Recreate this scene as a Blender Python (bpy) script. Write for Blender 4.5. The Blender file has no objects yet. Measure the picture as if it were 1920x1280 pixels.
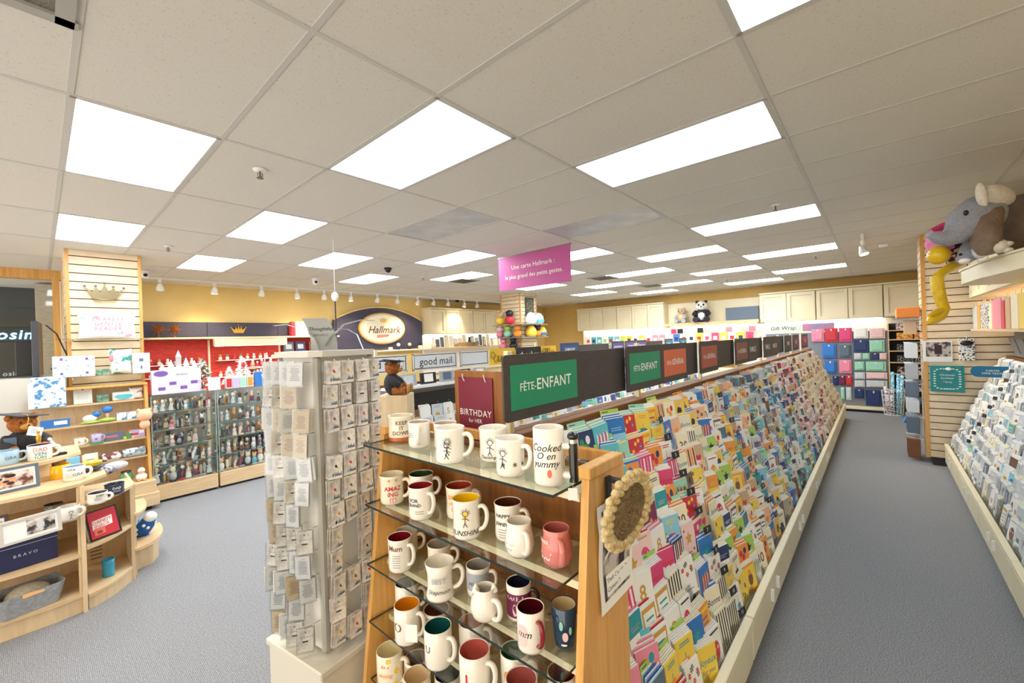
import bpy, bmesh, math, random
from mathutils import Vector, Matrix, Euler
from math import pi, sin, cos, radians as rad
RND = random.Random(7)
C = bpy.context.scene.collection
sc = bpy.context.scene
H = 3.08                                   # ceiling height
# ---------------------------------------------------------------- camera
CAM = Vector((-1.3488, -1.6332, 1.84)); FPX = 782.2
_y, _p, _r = 0.7213240, -0.00096846, -0.03346906
_F = Vector((cos(_y)*cos(_p), sin(_y)*cos(_p), sin(_p))); _R0 = Vector((sin(_y), -cos(_y), 0)); _U0 = _R0.cross(_F)
_R = cos(_r)*_R0 + sin(_r)*_U0; _U = -sin(_r)*_R0 + cos(_r)*_U0
cam_d = bpy.data.cameras.new('camera'); cam = bpy.data.objects.new('camera', cam_d); C.objects.link(cam)
cam.matrix_world = Matrix(((_R.x, _U.x, -_F.x, CAM.x), (_R.y, _U.y, -_F.y, CAM.y), (_R.z, _U.z, -_F.z, CAM.z), (0, 0, 0, 1)))
cam_d.sensor_width = 36; cam_d.lens = FPX/1920*36; cam_d.clip_start = 0.02; cam_d.clip_end = 100
sc.camera = cam
def ray(u, v): return _F + _R*((u-960)/FPX) + _U*((640-v)/FPX)
def pz(u, v, z): r = ray(u, v); return CAM + r*((z-CAM.z)/r.z)
def px(u, v, x): r = ray(u, v); return CAM + r*((x-CAM.x)/r.x)
def py(u, v, y): r = ray(u, v); return CAM + r*((y-CAM.y)/r.y)
def dep(p): return (Vector(p)-CAM).dot(_F)
# ---------------------------------------------------------------- world, exposure
w = bpy.data.worlds.new('world'); sc.world = w; w.use_nodes = True
bg = w.node_tree.nodes['Background']; bg.inputs[0].default_value = (1.0, .93, .84, 1); bg.inputs[1].default_value = 1.1
sc.view_settings.view_transform = 'Standard'; sc.view_settings.look = 'None'
sc.view_settings.exposure = 1.3; sc.view_settings.gamma = 1.0; sc.view_settings.use_curve_mapping = False
TROFFER = 6.6
sc.cycles.transparent_max_bounces = 24
# ---------------------------------------------------------------- colour and materials
def lin(h):
    h = h.lstrip('#'); o = []
    for i in (0, 2, 4):
        c = int(h[i:i+2], 16)/255; o.append(c/12.92 if c <= .04045 else ((c+.055)/1.055)**2.4)
    return (*o, 1)
_M = {}
def mat(name, col='#808080', rough=.5, metal=0, emit=0, spec=.5, alpha=1, trans=0, coat=0):
    if name in _M: return _M[name]
    m = bpy.data.materials.new(name); m.use_nodes = True; _M[name] = m
    b = m.node_tree.nodes['Principled BSDF']; c = lin(col) if isinstance(col, str) else col
    b.inputs['Base Color'].default_value = c; b.inputs['Roughness'].default_value = rough; b.inputs['Metallic'].default_value = metal
    b.inputs['Specular IOR Level'].default_value = spec; b.inputs['Alpha'].default_value = alpha
    b.inputs['Transmission Weight'].default_value = trans; b.inputs['Coat Weight'].default_value = coat
    if emit: b.inputs['Emission Color'].default_value = c; b.inputs['Emission Strength'].default_value = emit
    m.diffuse_color = c
    return m
def nz(m): return m.node_tree.nodes, m.node_tree.links, m.node_tree.nodes['Principled BSDF']
def tex_mat(name, c1, c2, scale=(1, 1, 1), nscale=5, detail=4, rough=.5, bump=0, bscale=None, lo=.3, hi=.7, distortion=0, space='Object', spec=.5):
    if name in _M: return _M[name]
    m = mat(name, c1, rough, spec=spec); N, L, b = nz(m)
    tc = N.new('ShaderNodeTexCoord'); mp = N.new('ShaderNodeMapping'); no = N.new('ShaderNodeTexNoise'); cr = N.new('ShaderNodeValToRGB')
    mp.inputs['Scale'].default_value = scale; no.inputs['Scale'].default_value = nscale; no.inputs['Detail'].default_value = detail
    no.inputs['Distortion'].default_value = distortion
    cr.color_ramp.elements[0].position = lo; cr.color_ramp.elements[0].color = lin(c1); cr.color_ramp.elements[1].position = hi; cr.color_ramp.elements[1].color = lin(c2)
    L.new(tc.outputs[space], mp.inputs[0]); L.new(mp.outputs[0], no.inputs[0]); L.new(no.outputs[0], cr.inputs[0]); L.new(cr.outputs[0], b.inputs['Base Color'])
    if bump:
        bp = N.new('ShaderNodeBump'); bp.inputs['Strength'].default_value = bump; bp.inputs['Distance'].default_value = .01
        n2 = N.new('ShaderNodeTexNoise'); n2.inputs['Scale'].default_value = bscale or nscale*4; L.new(mp.outputs[0], n2.inputs[0])
        L.new(n2.outputs[0], bp.inputs['Height']); L.new(bp.outputs[0], b.inputs['Normal'])
    return m
def glass_mat(name, tint, fac=.12, rough=.03):
    # thin clear sheet: mostly transparent with a glossy share
    if name in _M: return _M[name]
    m = bpy.data.materials.new(name); m.use_nodes = True; _M[name] = m; N = m.node_tree.nodes; L = m.node_tree.links; N.clear()
    o = N.new('ShaderNodeOutputMaterial'); mx = N.new('ShaderNodeMixShader'); t = N.new('ShaderNodeBsdfTransparent'); g = N.new('ShaderNodeBsdfGlossy')
    fr = N.new('ShaderNodeLayerWeight'); fr.inputs[0].default_value = .2; ad = N.new('ShaderNodeMath'); ad.operation = 'MULTIPLY_ADD'; ad.inputs[1].default_value = .55; ad.inputs[2].default_value = fac
    ad.use_clamp = True; t.inputs[0].default_value = lin(tint); g.inputs['Roughness'].default_value = rough
    L.new(fr.outputs['Facing'], ad.inputs[0]); L.new(ad.outputs[0], mx.inputs[0]); L.new(t.outputs[0], mx.inputs[1]); L.new(g.outputs[0], mx.inputs[2]); L.new(mx.outputs[0], o.inputs[0])
    return m
MAPLE = tex_mat('maple wood', '#e3c9a0', '#d2b184', (1, 1, 9), 3.2, 5, .42, distortion=.6)
MAPLEV = tex_mat('maple wood upright', '#e6cda6', '#d6b88c', (9, 9, 1), 3, 5, .42, distortion=.6)
OAK = tex_mat('golden oak', '#d49a4a', '#b47832', (14, 14, 1), 2.6, 5, .38, distortion=.8)
OAKL = tex_mat('pale oak', '#e3b066', '#cf964a', (14, 14, 1), 2.4, 5, .38, distortion=.8)
BROWN = tex_mat('brown panel wood', '#a3692c', '#85501f', (10, 10, 1), 3, 5, .5, distortion=.8)
SLAT = tex_mat('slatwall laminate', '#f2dfc0', '#e6cfab', (3, 3, 8), 2.5, 4, .4)
CREAM = mat('cream laminate', '#eee2be', .42)
CREAMW = tex_mat('cream cabinet', '#f1e6c6', '#e9dbb6', (1, 1, 1), 1.5, 3, .5)
WHITE = mat('white plastic', '#f1f0ec', .35)
GREYW = mat('light grey metal', '#d9d7cf', .4)
GREYM = mat('grey metal trim', '#a9a7a0', .35)
DARK = tex_mat('dark brown board', '#4a403b', '#3f3733', (1, 1, 12), 12, 4, .55)
BLACK = mat('black plastic', '#17161a', .4)
NAVY = tex_mat('navy board', '#454258', '#3c394e', (1, 1, 1), 30, 4, .6)
CHROME = mat('chrome', '#d8d8d8', .15, 1)
GLASS = glass_mat('shelf glass', '#f8fbf9', .03)
GEDGE = mat('glass edge', '#1d2c29', .15)
CLEAR = glass_mat('clear acrylic', '#f4f6f6', .10, .12)
CASEG = glass_mat('case glass', '#fafcfb', .03, .04)
GOLD = mat('gold', '#d9a441', .3, .6)
_pal = {'white': '#f6f4ee', 'cream': '#f4e9c8', 'pink': '#ee8fa6', 'hot pink': '#e0457c', 'red': '#cf2f3c', 'coral': '#ef6f62', 'orange': '#f2993a', 'yellow': '#f5d24c',
        'lime': '#a8cf5a', 'green': '#3f9a62', 'mint': '#9fd9bd', 'teal': '#2b9aa5', 'sky': '#8ccbe6', 'blue': '#3478c4', 'navy': '#26386b', 'purple': '#7a5aa8',
        'lilac': '#c7b3dc', 'brown': '#7d5236', 'tan': '#cfae86', 'grey': '#a9aeb4', 'slate': '#5f6f80', 'black': '#22222a', 'blush': '#f5cfcb', 'aqua': '#5fc3d2', 'plum': '#7c2a50', 'gold': '#cfa14a', 'peach': '#f7bd94', 'silver': '#cfd4d6'}
def P(n, r=.38): return mat('paper '+n, _pal[n], r)
# ---------------------------------------------------------------- mesh builder
class MB:
    def __init__(s): s.v = []; s.f = []; s.m = []; s.mats = []; s.sm = []
    def mi(s, m):
        if m is None: m = s.mats[0] if s.mats else WHITE
        if m not in s.mats: s.mats.append(m)
        return s.mats.index(m)
    def add(s, vs, fs, m=None, M=None, smooth=False):
        o = len(s.v); k = s.mi(m)
        s.v += [tuple(M @ Vector(v)) for v in vs] if M is not None else [tuple(v) for v in vs]
        for f in fs: s.f.append(tuple(i+o for i in f)); s.m.append(k); s.sm.append(smooth)
        return s
    def mb(s, o, M=None):
        off = len(s.v); s.v += [tuple(M @ Vector(v)) for v in o.v] if M is not None else o.v
        ks = [s.mi(m) for m in o.mats]
        for f, k, sm in zip(o.f, o.m, o.sm): s.f.append(tuple(i+off for i in f)); s.m.append(ks[k]); s.sm.append(sm)
        return s
    def box(s, x0, x1, y0, y1, z0, z1, m=None, M=None):
        v = [(x, y, z) for x in (x0, x1) for y in (y0, y1) for z in (z0, z1)]
        return s.add(v, [(0, 1, 3, 2), (4, 6, 7, 5), (0, 4, 5, 1), (2, 3, 7, 6), (0, 2, 6, 4), (1, 5, 7, 3)], m, M)
    def bbox(s, x0, x1, y0, y1, z0, z1, b=.004, m=None, M=None):
        # box with chamfered edges
        b = min(b, (x1-x0)*.45, (y1-y0)*.45, (z1-z0)*.45); vs = []; idx = {}
        for i, x in enumerate((x0, x1)):
            for j, y in enumerate((y0, y1)):
                for k, z in enumerate((z0, z1)):
                    sx, sy, sz = (1 if i == 0 else -1), (1 if j == 0 else -1), (1 if k == 0 else -1)
                    idx[i, j, k] = len(vs); vs += [(x, y+sy*b, z+sz*b), (x+sx*b, y, z+sz*b), (x+sx*b, y+sy*b, z)]
        g = lambda i, j, k, a: idx[i, j, k]+a
        fs = []
        for i in (0, 1):
            q = [g(i, 0, 0, 0), g(i, 0, 1, 0), g(i, 1, 1, 0), g(i, 1, 0, 0)]; fs.append(q if i == 0 else q[::-1])
        for j in (0, 1):
            q = [g(0, j, 0, 1), g(1, j, 0, 1), g(1, j, 1, 1), g(0, j, 1, 1)]; fs.append(q if j == 0 else q[::-1])
        for k in (0, 1):
            q = [g(0, 0, k, 2), g(0, 1, k, 2), g(1, 1, k, 2), g(1, 0, k, 2)]; fs.append(q if k == 0 else q[::-1])
        for a in (0, 1):
            for c in (0, 1):
                fs += [(g(0, a, c, 1), g(1, a, c, 1), g(1, a, c, 2), g(0, a, c, 2)), (g(a, 0, c, 0), g(a, 1, c, 0), g(a, 1, c, 2), g(a, 0, c, 2)), (g(a, c, 0, 0), g(a, c, 1, 0), g(a, c, 1, 1), g(a, c, 0, 1))]
        for i in (0, 1):
            for j in (0, 1):
                for k in (0, 1): fs.append((g(i, j, k, 0), g(i, j, k, 1), g(i, j, k, 2)))
        return s.add(vs, fs, m, M)
    def poly(s, pts, m=None, M=None): return s.add(pts, [tuple(range(len(pts)))], m, M)
    def prism(s, pts, z0, z1, m=None, M=None, smooth=False):
        n = len(pts); v = [(x, y, z0) for x, y in pts]+[(x, y, z1) for x, y in pts]
        s.add(v, [tuple(range(n))[::-1], tuple(range(n, 2*n))], m, M)
        return s.add(v, [(i, (i+1) % n, n+(i+1) % n, n+i) for i in range(n)], m, M, smooth)
    def lathe(s, prof, n=24, m=None, M=None, cap=True):
        v = []; k = len(prof)
        for i in range(n):
            a = 2*pi*i/n; v += [(r*cos(a), r*sin(a), z) for r, z in prof]
        f = [(i*k+j, ((i+1) % n)*k+j, ((i+1) % n)*k+j+1, i*k+j+1) for i in range(n) for j in range(k-1)]
        s.add(v, f, m, M, True)
        if cap:
            if prof[0][0] > 1e-5: s.add([v[i*k] for i in range(n)], [tuple(range(n))[::-1]], m, M)
            if prof[-1][0] > 1e-5: s.add([v[i*k+k-1] for i in range(n)], [tuple(range(n))], m, M)
        return s
    def cyl(s, p, r, h, m=None, n=16, r2=None): return s.lathe([(r, 0), (r if r2 is None else r2, h)], n, m, Matrix.Translation(p))
    def tube(s, pts, r, m=None, n=8, M=None, closed=False, caps=True, sx=1):
        pts = [Vector(p) for p in pts]; K = len(pts); rs = r if isinstance(r, (list, tuple)) else [r]*K; v = []; up = None
        for i, p in enumerate(pts):
            a = pts[(i-1) % K] if (closed or i) else p; b = pts[(i+1) % K] if (closed or i < K-1) else p
            t = (b-a).normalized() if (b-a).length > 1e-9 else Vector((0, 0, 1))
            if up is None: up = Vector((0, 0, 1)) if abs(t.z) < .9 else Vector((1, 0, 0))
            e = t.cross(up)
            e = e.normalized() if e.length > 1e-6 else Vector((1, 0, 0)); up = e.cross(t).normalized()
            v += [p+e*cos(2*pi*j/n)*rs[i]*sx+up*sin(2*pi*j/n)*rs[i] for j in range(n)]
        R = K if closed else K-1
        f = [(i*n+j, i*n+(j+1) % n, ((i+1) % K)*n+(j+1) % n, ((i+1) % K)*n+j) for i in range(R) for j in range(n)]
        s.add(v, f, m, M, True)
        if caps and not closed: s.add(v[:n], [tuple(range(n))[::-1]], m, M); s.add(v[-n:], [tuple(range(n))], m, M)
        return s
    def ell(s, c, r, m=None, n=14, k=9, M=None):
        if not isinstance(r, (tuple, list)): r = (r, r, r)
        T = Matrix.Translation(c) @ Matrix.Diagonal((*r, 1)); T = (M @ T) if M is not None else T
        return s.lathe([(max(0, sin(pi*j/k)), -cos(pi*j/k)) for j in range(k+1)], n, m, T, cap=False)
    def disc(s, c, r, m=None, n=16, M=None, ax='y'):
        rx, rz = r if isinstance(r, tuple) else (r, r)
        q = [(c[0]+rx*cos(2*pi*i/n), c[1], c[2]+rz*sin(2*pi*i/n)) for i in range(n)]
        if ax == 'z': q = [(c[0]+rx*cos(2*pi*i/n), c[1]+rz*sin(2*pi*i/n), c[2]) for i in range(n)]
        return s.poly(q, m, M)
    def mesh(s, name):
        me = bpy.data.meshes.new(name); me.from_pydata(s.v, [], s.f)
        for m in (s.mats or [WHITE]): me.materials.append(m)
        me.polygons.foreach_set('material_index', s.m); me.polygons.foreach_set('use_smooth', s.sm); me.update()
        return me
    def build(s, name, parent=None, loc=None, rot=None, M=None):
        return put(name, s.mesh(name), parent, loc, rot, M)
def put(name, me, parent=None, loc=None, rot=None, M=None):
    o = bpy.data.objects.new(name, me); C.objects.link(o)
    if parent is not None: o.parent = parent
    if M is not None: o.matrix_local = M
    if loc is not None: o.location = loc
    if rot is not None: o.rotation_euler = rot
    return o
def tag(o, label, cat, group=None, kind=None):
    o['label'] = label; o['category'] = cat
    if group: o['group'] = group
    if kind: o['kind'] = kind
    return o
def thing(name, label, cat, loc=(0, 0, 0), rz=0, group=None, rot=None):
    o = bpy.data.objects.new(name, None); C.objects.link(o); o.location = loc; o.rotation_euler = rot if rot else (0, 0, rz); o.empty_display_size = .05
    return tag(o, label, cat, group)
def struct(o): o['kind'] = 'structure'; return o
def T(x, y, z): return Matrix.Translation((x, y, z))
def R(a, ax): return Matrix.Rotation(a, 4, ax)
ORD = ['first', 'second', 'third', 'fourth', 'fifth', 'sixth', 'seventh', 'eighth', 'ninth', 'tenth', 'eleventh', 'twelfth', 'thirteenth', 'fourteenth', 'fifteenth', 'sixteenth',
       'seventeenth', 'eighteenth', 'nineteenth', 'twentieth', '21st', '22nd', '23rd', '24th', '25th', '26th', '27th', '28th', '29th', '30th', '31st', '32nd', '33rd', '34th', '35th', '36th', '37th', '38th', '39th', '40th']
# text as mesh: lies in XZ plane facing -Y, centred
_tc = {}
def text_mb(s, size, m, bold=0, shear=0, spacing=1.0, align='CENTER', ext=.0006):
    key = (s, bold, shear, spacing, align)
    if key not in _tc:
        cu = bpy.data.curves.new('t', 'FONT'); cu.body = s; cu.size = 1; cu.align_x = align; cu.align_y = 'CENTER'; cu.offset = bold; cu.shear = shear; cu.space_character = spacing
        cu.resolution_u = 2
        o = bpy.data.objects.new('t', cu); me = bpy.data.meshes.new_from_object(o)
        _tc[key] = ([tuple(v.co) for v in me.vertices], [tuple(p.vertices) for p in me.polygons])
        bpy.data.objects.remove(o); bpy.data.meshes.remove(me); bpy.data.curves.remove(cu)
    v, f = _tc[key]; b = MB(); b.add([(x*size, 0, y*size) for x, y, z in v], f, m); return b
def text_cyl(b, s, size, m, r, z, ang, bold=0, shear=0, slope=0):
    t = text_mb(s, size, m, bold, shear)
    t.v = [((r+slope*(z+vz)+.0007)*cos(ang+vx/r), (r+slope*(z+vz)+.0007)*sin(ang+vx/r), z+vz) for vx, vy, vz in t.v]
    return b.mb(t)
# ================================================================ ROOM
XW, YW, YR = 11.5, 8.0, -3.0          # far wall, left (back) wall, right wall
carpet = tex_mat('grey blue carpet', '#7d7d80', '#b2b2b5', (1, 1, 1), 150, 3, .95, bump=.5, bscale=220, lo=.35, hi=.65)
def _rib():
    N, L, b = nz(carpet); wv = N.new('ShaderNodeTexWave'); wv.inputs['Scale'].default_value = 40; wv.inputs['Distortion'].default_value = 3; wv.inputs['Detail'].default_value = 2
    wv.inputs['Detail Scale'].default_value = 6
    tc = N.new('ShaderNodeTexCoord'); L.new(tc.outputs['Object'], wv.inputs[0]); old = b.inputs['Base Color'].links[0].from_socket
    mx = N.new('ShaderNodeMixRGB'); mx.blend_type = 'MULTIPLY'; mx.inputs[0].default_value = .38; L.new(old, mx.inputs[1]); L.new(wv.outputs[0], mx.inputs[2]); L.new(mx.outputs[0], b.inputs['Base Color'])
_rib()
MB().box(-4.5, XW, -3.2, 12, -.05, 0, carpet).build('floor')['kind'] = 'structure'
tile = tex_mat('ceiling tile', '#dcd7cd', '#a39b8f', (1, 1, 1), 130, 2, .9, lo=.62, hi=.82)
grid = mat('ceiling grid', '#c9c6bf', .5)
gap = mat('tile shadow gap', '#6d675f', .9)
LIGHTS = []
for i in range(-6, 19):
    for j in range(-3, 8):
        k = i % 4
        on = (j == -2 and i == 0) or (j == -1 and k == 2 and i > 0) or (j in (0, 2, 4) and k == 0 and i >= 0) or (j in (1, 3) and k == 2 and i >= -2)
        if j == 4 and i > 4: on = False
        if on and i*.61 < XW-.7: LIGHTS.append((i, j))
cb = MB(); gb = MB()
VENT = [(-3, 0)]
for i in range(-6, 19):
    for j in range(-3, 8):
        x0, y0 = i*.61, j*1.22
        if (i, j) in LIGHTS or (i, j) in VENT: continue
        cb.box(x0+.012, min(x0+.598, XW), y0+.012, y0+1.208, H, H+.012, tile)
cb.box(-4.5, XW, -3.7, 10, H+.18, H+.2, gap)
for i in range(-6, 20): gb.box(i*.61-.012, i*.61+.012, -3.66, 9.76, H-.003, H+.006, grid)
for j in range(-3, 9): gb.box(-3.66, 11.6, j*1.22-.012, j*1.22+.012, H-.0035, H+.0055, grid)
cb.mb(gb); cb.build('ceiling')['kind'] = 'structure'
glow = mat('lit diffuser', '#f4faff', .5, emit=TROFFER)
glow2 = mat('lit diffuser cool', '#d9ecff', .5, emit=TROFFER*.55)
off = tex_mat('unlit diffuser', '#a9b0b8', '#c9ccd2', (1, 1, 1), 4, 3, .3)
def prismatic(m):
    N, L, b = nz(m); wv = N.new('ShaderNodeTexWave'); wv.inputs['Scale'].default_value = 26; wv.bands_direction = 'Y'; tc = N.new('ShaderNodeTexCoord'); L.new(tc.outputs['Object'], wv.inputs[0])
    bp = N.new('ShaderNodeBump'); bp.inputs['Strength'].default_value = .4; L.new(wv.outputs[0], bp.inputs['Height']); L.new(bp.outputs[0], b.inputs['Normal'])
    if b.inputs['Emission Strength'].default_value > 0:
        mr = N.new('ShaderNodeMapRange'); mr.inputs[3].default_value = .75*b.inputs['Emission Strength'].default_value; mr.inputs[4].default_value = 1.15*b.inputs['Emission Strength'].default_value
        L.new(wv.outputs[0], mr.inputs[0]); L.new(mr.outputs[0], b.inputs['Emission Strength'])
for m_ in (glow2, off): prismatic(m_)
def light_mesh(g):
    f = MB()
    for a in ((0, .61, 0, .022), (0, .61, 1.198, 1.22), (0, .022, 0, 1.22), (.588, .61, 0, 1.22)): f.box(*a, -.004, .03, grid)
    f.box(0, .61, 0, 1.22, .03, .06, grid)
    d = MB().box(.022, .588, .022, 1.198, .002, .012, g); return f.mesh('frame'), d.mesh('diffuser')
LM = {g.name: light_mesh(g) for g in (glow, glow2, off)}
for i, j in LIGHTS:
    g = off if (i, j) in ((2, 1), (4, 0)) else glow2 if (i, j) in ((0, 0), (2, -1), (6, -1), (0, -2)) else glow
    side = {-2: 'right edge', -1: 'aisle side', 0: 'mug rack side', 1: 'middle', 2: 'left middle', 3: 'left side', 4: 'back wall side'}[j]
    st = 'unlit grey' if g is off else 'lit cool-white ribbed' if g is glow2 else 'lit bright white'
    n = sum(1 for a, b_ in LIGHTS if b_ == j and a < i)
    t = thing('ceiling_light', f'{st} rectangular ceiling light, {ORD[n]} from the front in the {side} row', 'ceiling light', (i*.61, j*1.22, H), 0, 'recessed ceiling lights')
    put('frame', LM[g.name][0], t); put('diffuser', LM[g.name][1], t)
# return air vent top left
t = thing('ceiling_vent', 'grey perforated return air vent in the ceiling, far top left', 'ceiling vent', (-3*.61, 0, H))
f = MB()
for a in ((0, .61, 0, .05), (0, .61, .57, .62), (0, .05, 0, .62), (.55, .60, 0, .62)): f.box(*a, -.012, .02, GREYM)
f.build('frame', t)
perf = tex_mat('perforated metal', '#5b564f', '#8d877d', (1, 1, 1), 160, 1, .5)
MB().box(.05, .55, .05, .57, 0, .01, perf).build('grille', t)
struct(MB().box(-1.83+.012, -1.22-.012, .622, 1.208, H, H+.012, tile).build('trim_7'))
# dark round-louvre vents further back
for x, y, lb in ((6.4, 2.6, 'dark slotted air vent in ceiling beyond the pink banner'), (4.3, 4.6, 'dark slotted air vent in ceiling near the track lights'), (8.6, 2.5, 'small dark slotted air vent in the distant ceiling')):
    t = thing('ceiling_vent', lb, 'ceiling vent', (x, y, H))
    b = MB(); b.box(-.25, .25, -.25, .25, -.012, -.004, GREYM); b.build('frame', t)
    b = MB()
    for k in range(7): b.box(-.2, .2, -.21+k*.06, -.18+k*.06, -.018, -.012, BLACK)
    b.build('louvre', t)
# walls
yellow = tex_mat('yellow wall paint', '#e6c881', '#ecd08d', (1, 1, 1), 2, 2, .7)
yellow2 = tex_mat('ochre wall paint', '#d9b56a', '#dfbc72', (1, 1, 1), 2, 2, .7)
MB().box(-1.12, XW, YW, YW+.1, 0, H, yellow).build('wall_back')['kind'] = 'structure'
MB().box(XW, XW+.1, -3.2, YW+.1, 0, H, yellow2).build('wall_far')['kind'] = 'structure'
MB().box(-2.6, XW, -3.2, -3.0, 0, H, yellow).build('wall_right')['kind'] = 'structure'
# storefront: header, jambs, window pane, corridor beyond
MB().box(-4.5, -1.1, 7.3, 7.45, 2.95, H, OAKL).build('trim_1')['kind'] = 'structure'
MB().box(-1.19, -1.12, 7.3, 7.45, 0, 2.95, OAKL).build('trim_2')['kind'] = 'structure'
MB().box(-1.1, -1.0, 7.3, YW, 0, H, SLAT).build('wall_return')['kind'] = 'structure'
wn = MB().box(-4.5, -1.19, 7.37, 7.38, 0, 2.95, CASEG).build('window_1'); struct(wn)
MB().box(-4.5, 3, 11.9, 12, 0, H+.6, mat('shop front dark', '#2d3236', .6)).build('wall_mall')['kind'] = 'structure'
mall = MB(); mall.box(-4.5, -.9, 7.5, 12, H+.5, H+.55, mat('dark void', '#3a342c', .9)); mall.build('ceiling_mall')['kind'] = 'structure'
# slat pillars ------------------------------------------------------
def slatwall(name, parent, w, h, m=SLAT, pitch=.1, trim=True, d=.02):
    """local: x 0..w, z 0..h, front at y=0 facing -y"""
    b = MB(); n = int(h/pitch); dk = mat('slat groove', '#5f4527', .8)
    b.box(0, w, .012, d+.006, 0, h, dk)
    for k in range(n+1):
        z0 = k*pitch+.012; z1 = min((k+1)*pitch, h)
        if z1 > z0: b.box(0, w, 0, .013, z0, z1, m)
    o = b.build(name, parent); return o
def pillar(label, x0, x1, y0, y1, faces=('s', 'e', 'w'), z1=H-.002, z0=.0, pitch=.1):
    t = thing('slatwall_pillar', label, 'pillar', ((x0+x1)/2, (y0+y1)/2, z0)); cx, cy = (x0+x1)/2, (y0+y1)/2
    core = MB().box(x0-cx+.03, x1-cx-.03, y0-cy+.03, y1-cy-.03, 0, z1-z0, MAPLEV).build('core', t)
    hh = z1-z0
    if 's' in faces: o = slatwall('slat_panel', t, x1-x0-.04, hh, pitch=pitch); o.location = (x0-cx+.02, y0-cy, 0)
    if 'w' in faces: o = slatwall('slat_panel', t, y1-y0-.04, hh, pitch=pitch); o.location = (x0-cx, y1-cy-.02, 0); o.rotation_euler = (0, 0, -pi/2)
    if 'e' in faces: o = slatwall('slat_panel', t, y1-y0-.04, hh, pitch=pitch); o.location = (x1-cx, y0-cy+.02, 0); o.rotation_euler = (0, 0, pi/2)
    for px_, py_ in ((x0, y0), (x1-.025, y0), (x0, y1-.025), (x1-.025, y1-.025)):
        MB().box(px_-cx-.004, px_-cx+.029, py_-cy-.004, py_-cy+.029, 0, hh, OAKL).build('corner_trim', t)
    return t
pillar('tall maple slatwall pillar with crown and pillow, at left by the storefront', -1.12, -.46, 5.39, 6.05)
pillar('slatwall column carrying plush toys in the middle of the shop', 6.9, 7.58, 5.3, 5.98)
# partition at right with slatwall on both faces
t = thing('slatwall_partition', 'wide maple slatwall partition at the end of the right card wall', 'partition', (6.5, -2.08, 0))
MB().box(.02, .12, -.9, -.02, .1, H-.004, MAPLEV).build('core', t)
o = slatwall('slat_panel', t, .86, H-.104, pitch=.093); o.location = (0, -.03, .1); o.rotation_euler = (0, 0, -pi/2)
o = slatwall('slat_panel', t, .6, H-.104, pitch=.093); o.location = (.62, 0, .1); o.rotation_euler = (0, 0, pi)
MB().box(.125, .615, -.11, -.03, .1, H-.004, MAPLEV).build('side_core', t)
MB().box(-.006, .03, -.035, .006, 0.1, H-.004, OAKL).build('corner_trim', t)
MB().box(.03, .6, -.85, -.06, 0, .1, mat('vinyl skirting', '#3a3838', .5)).build('skirting', t)
# ---------------------------------------------------------------- track lights
track = tag(MB().box(0, 10.6, -.018, .018, 0, .03, WHITE).build('light_track', loc=(-.3, 7.2, H-.033), rot=(0, 0, .0)), 'long white lighting track along the back wall ceiling', 'light track')
warm = mat('warm lamp', '#fff3d6', .4, emit=22)
lampoff = mat('lamp face off', '#8e8a80', .3)
def track_head(x, y, lit, rz, label, tilt=.3, zt=H-.033):
    t = thing('track_light', label, 'track light', (x, y, zt), rz, 'track spotlights')
    MB().box(-.02, .02, -.02, .02, -.05, 0, WHITE).build('adapter', t)
    MB().tube([(0, 0, -.04), (0, 0, -.1)], .008, WHITE).build('stem', t)
    b = MB().lathe([(.028, .07), (.034, .04), (.05, 0), (.055, -.045), (.05, -.05)], 16, WHITE, R(tilt, 'X'), cap=True)
    b.build('lamp_body', t, (0, 0, -.14)); MB().lathe([(0, 0), (.047, 0)], 16, warm if lit else lampoff, T(0, 0, -.14) @ R(tilt, 'X') @ T(0, 0, -.0515)).build('lamp_face', t)
    if lit:
        l = bpy.data.lights.new('spot', 'SPOT'); l.energy = 26; l.color = (1, .82, .55); l.spot_size = 1.5; l.spot_blend = .8; l.shadow_soft_size = .05
        o = bpy.data.objects.new('bulb', l); C.objects.link(o); o.parent = t; o.location = (0, .02, -.22); o.rotation_euler = (.55, 0, 0)
xs = [.0, .75, 1.5, 2.15, 2.7, 3.3, 3.95, 4.5, 5.1, 5.6, 6.1, 6.7, 7.2, 8.4, 8.9, 9.4, 9.9]
for k, x in enumerate(xs):
    lit = k in (1, 3, 5, 11, 14, 8)
    track_head(x, 7.2, lit, RND.uniform(-.5, .5), f"{'glowing' if lit else 'unlit'} white track spotlight, {ORD[k]} from the left along the back wall", RND.uniform(.2, .6))
tag(MB().box(-.3, .5, -.018, .018, 0, .03, WHITE).build('light_track', loc=(6.0, -1.5, H-.033)), 'short white lighting track over the right aisle', 'light track')
track_head(6.1, -1.5, True, 2.6, 'glowing white track spotlight alone above the right aisle', .3)
for x, y, lb in ((-2.1, -.9, 'glowing white track spotlight behind the viewer aimed at the mug rack'), (-2.2, 1.6, 'glowing white track spotlight near the left shelves')):
    track_head(x, y, True, -pi/2, lb, .45, H-.01); l_ = [o for o in C.objects if o.name.startswith('bulb')][-1]; l_.data.energy = 24; l_.data.color = (1, .86, .62)
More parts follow.
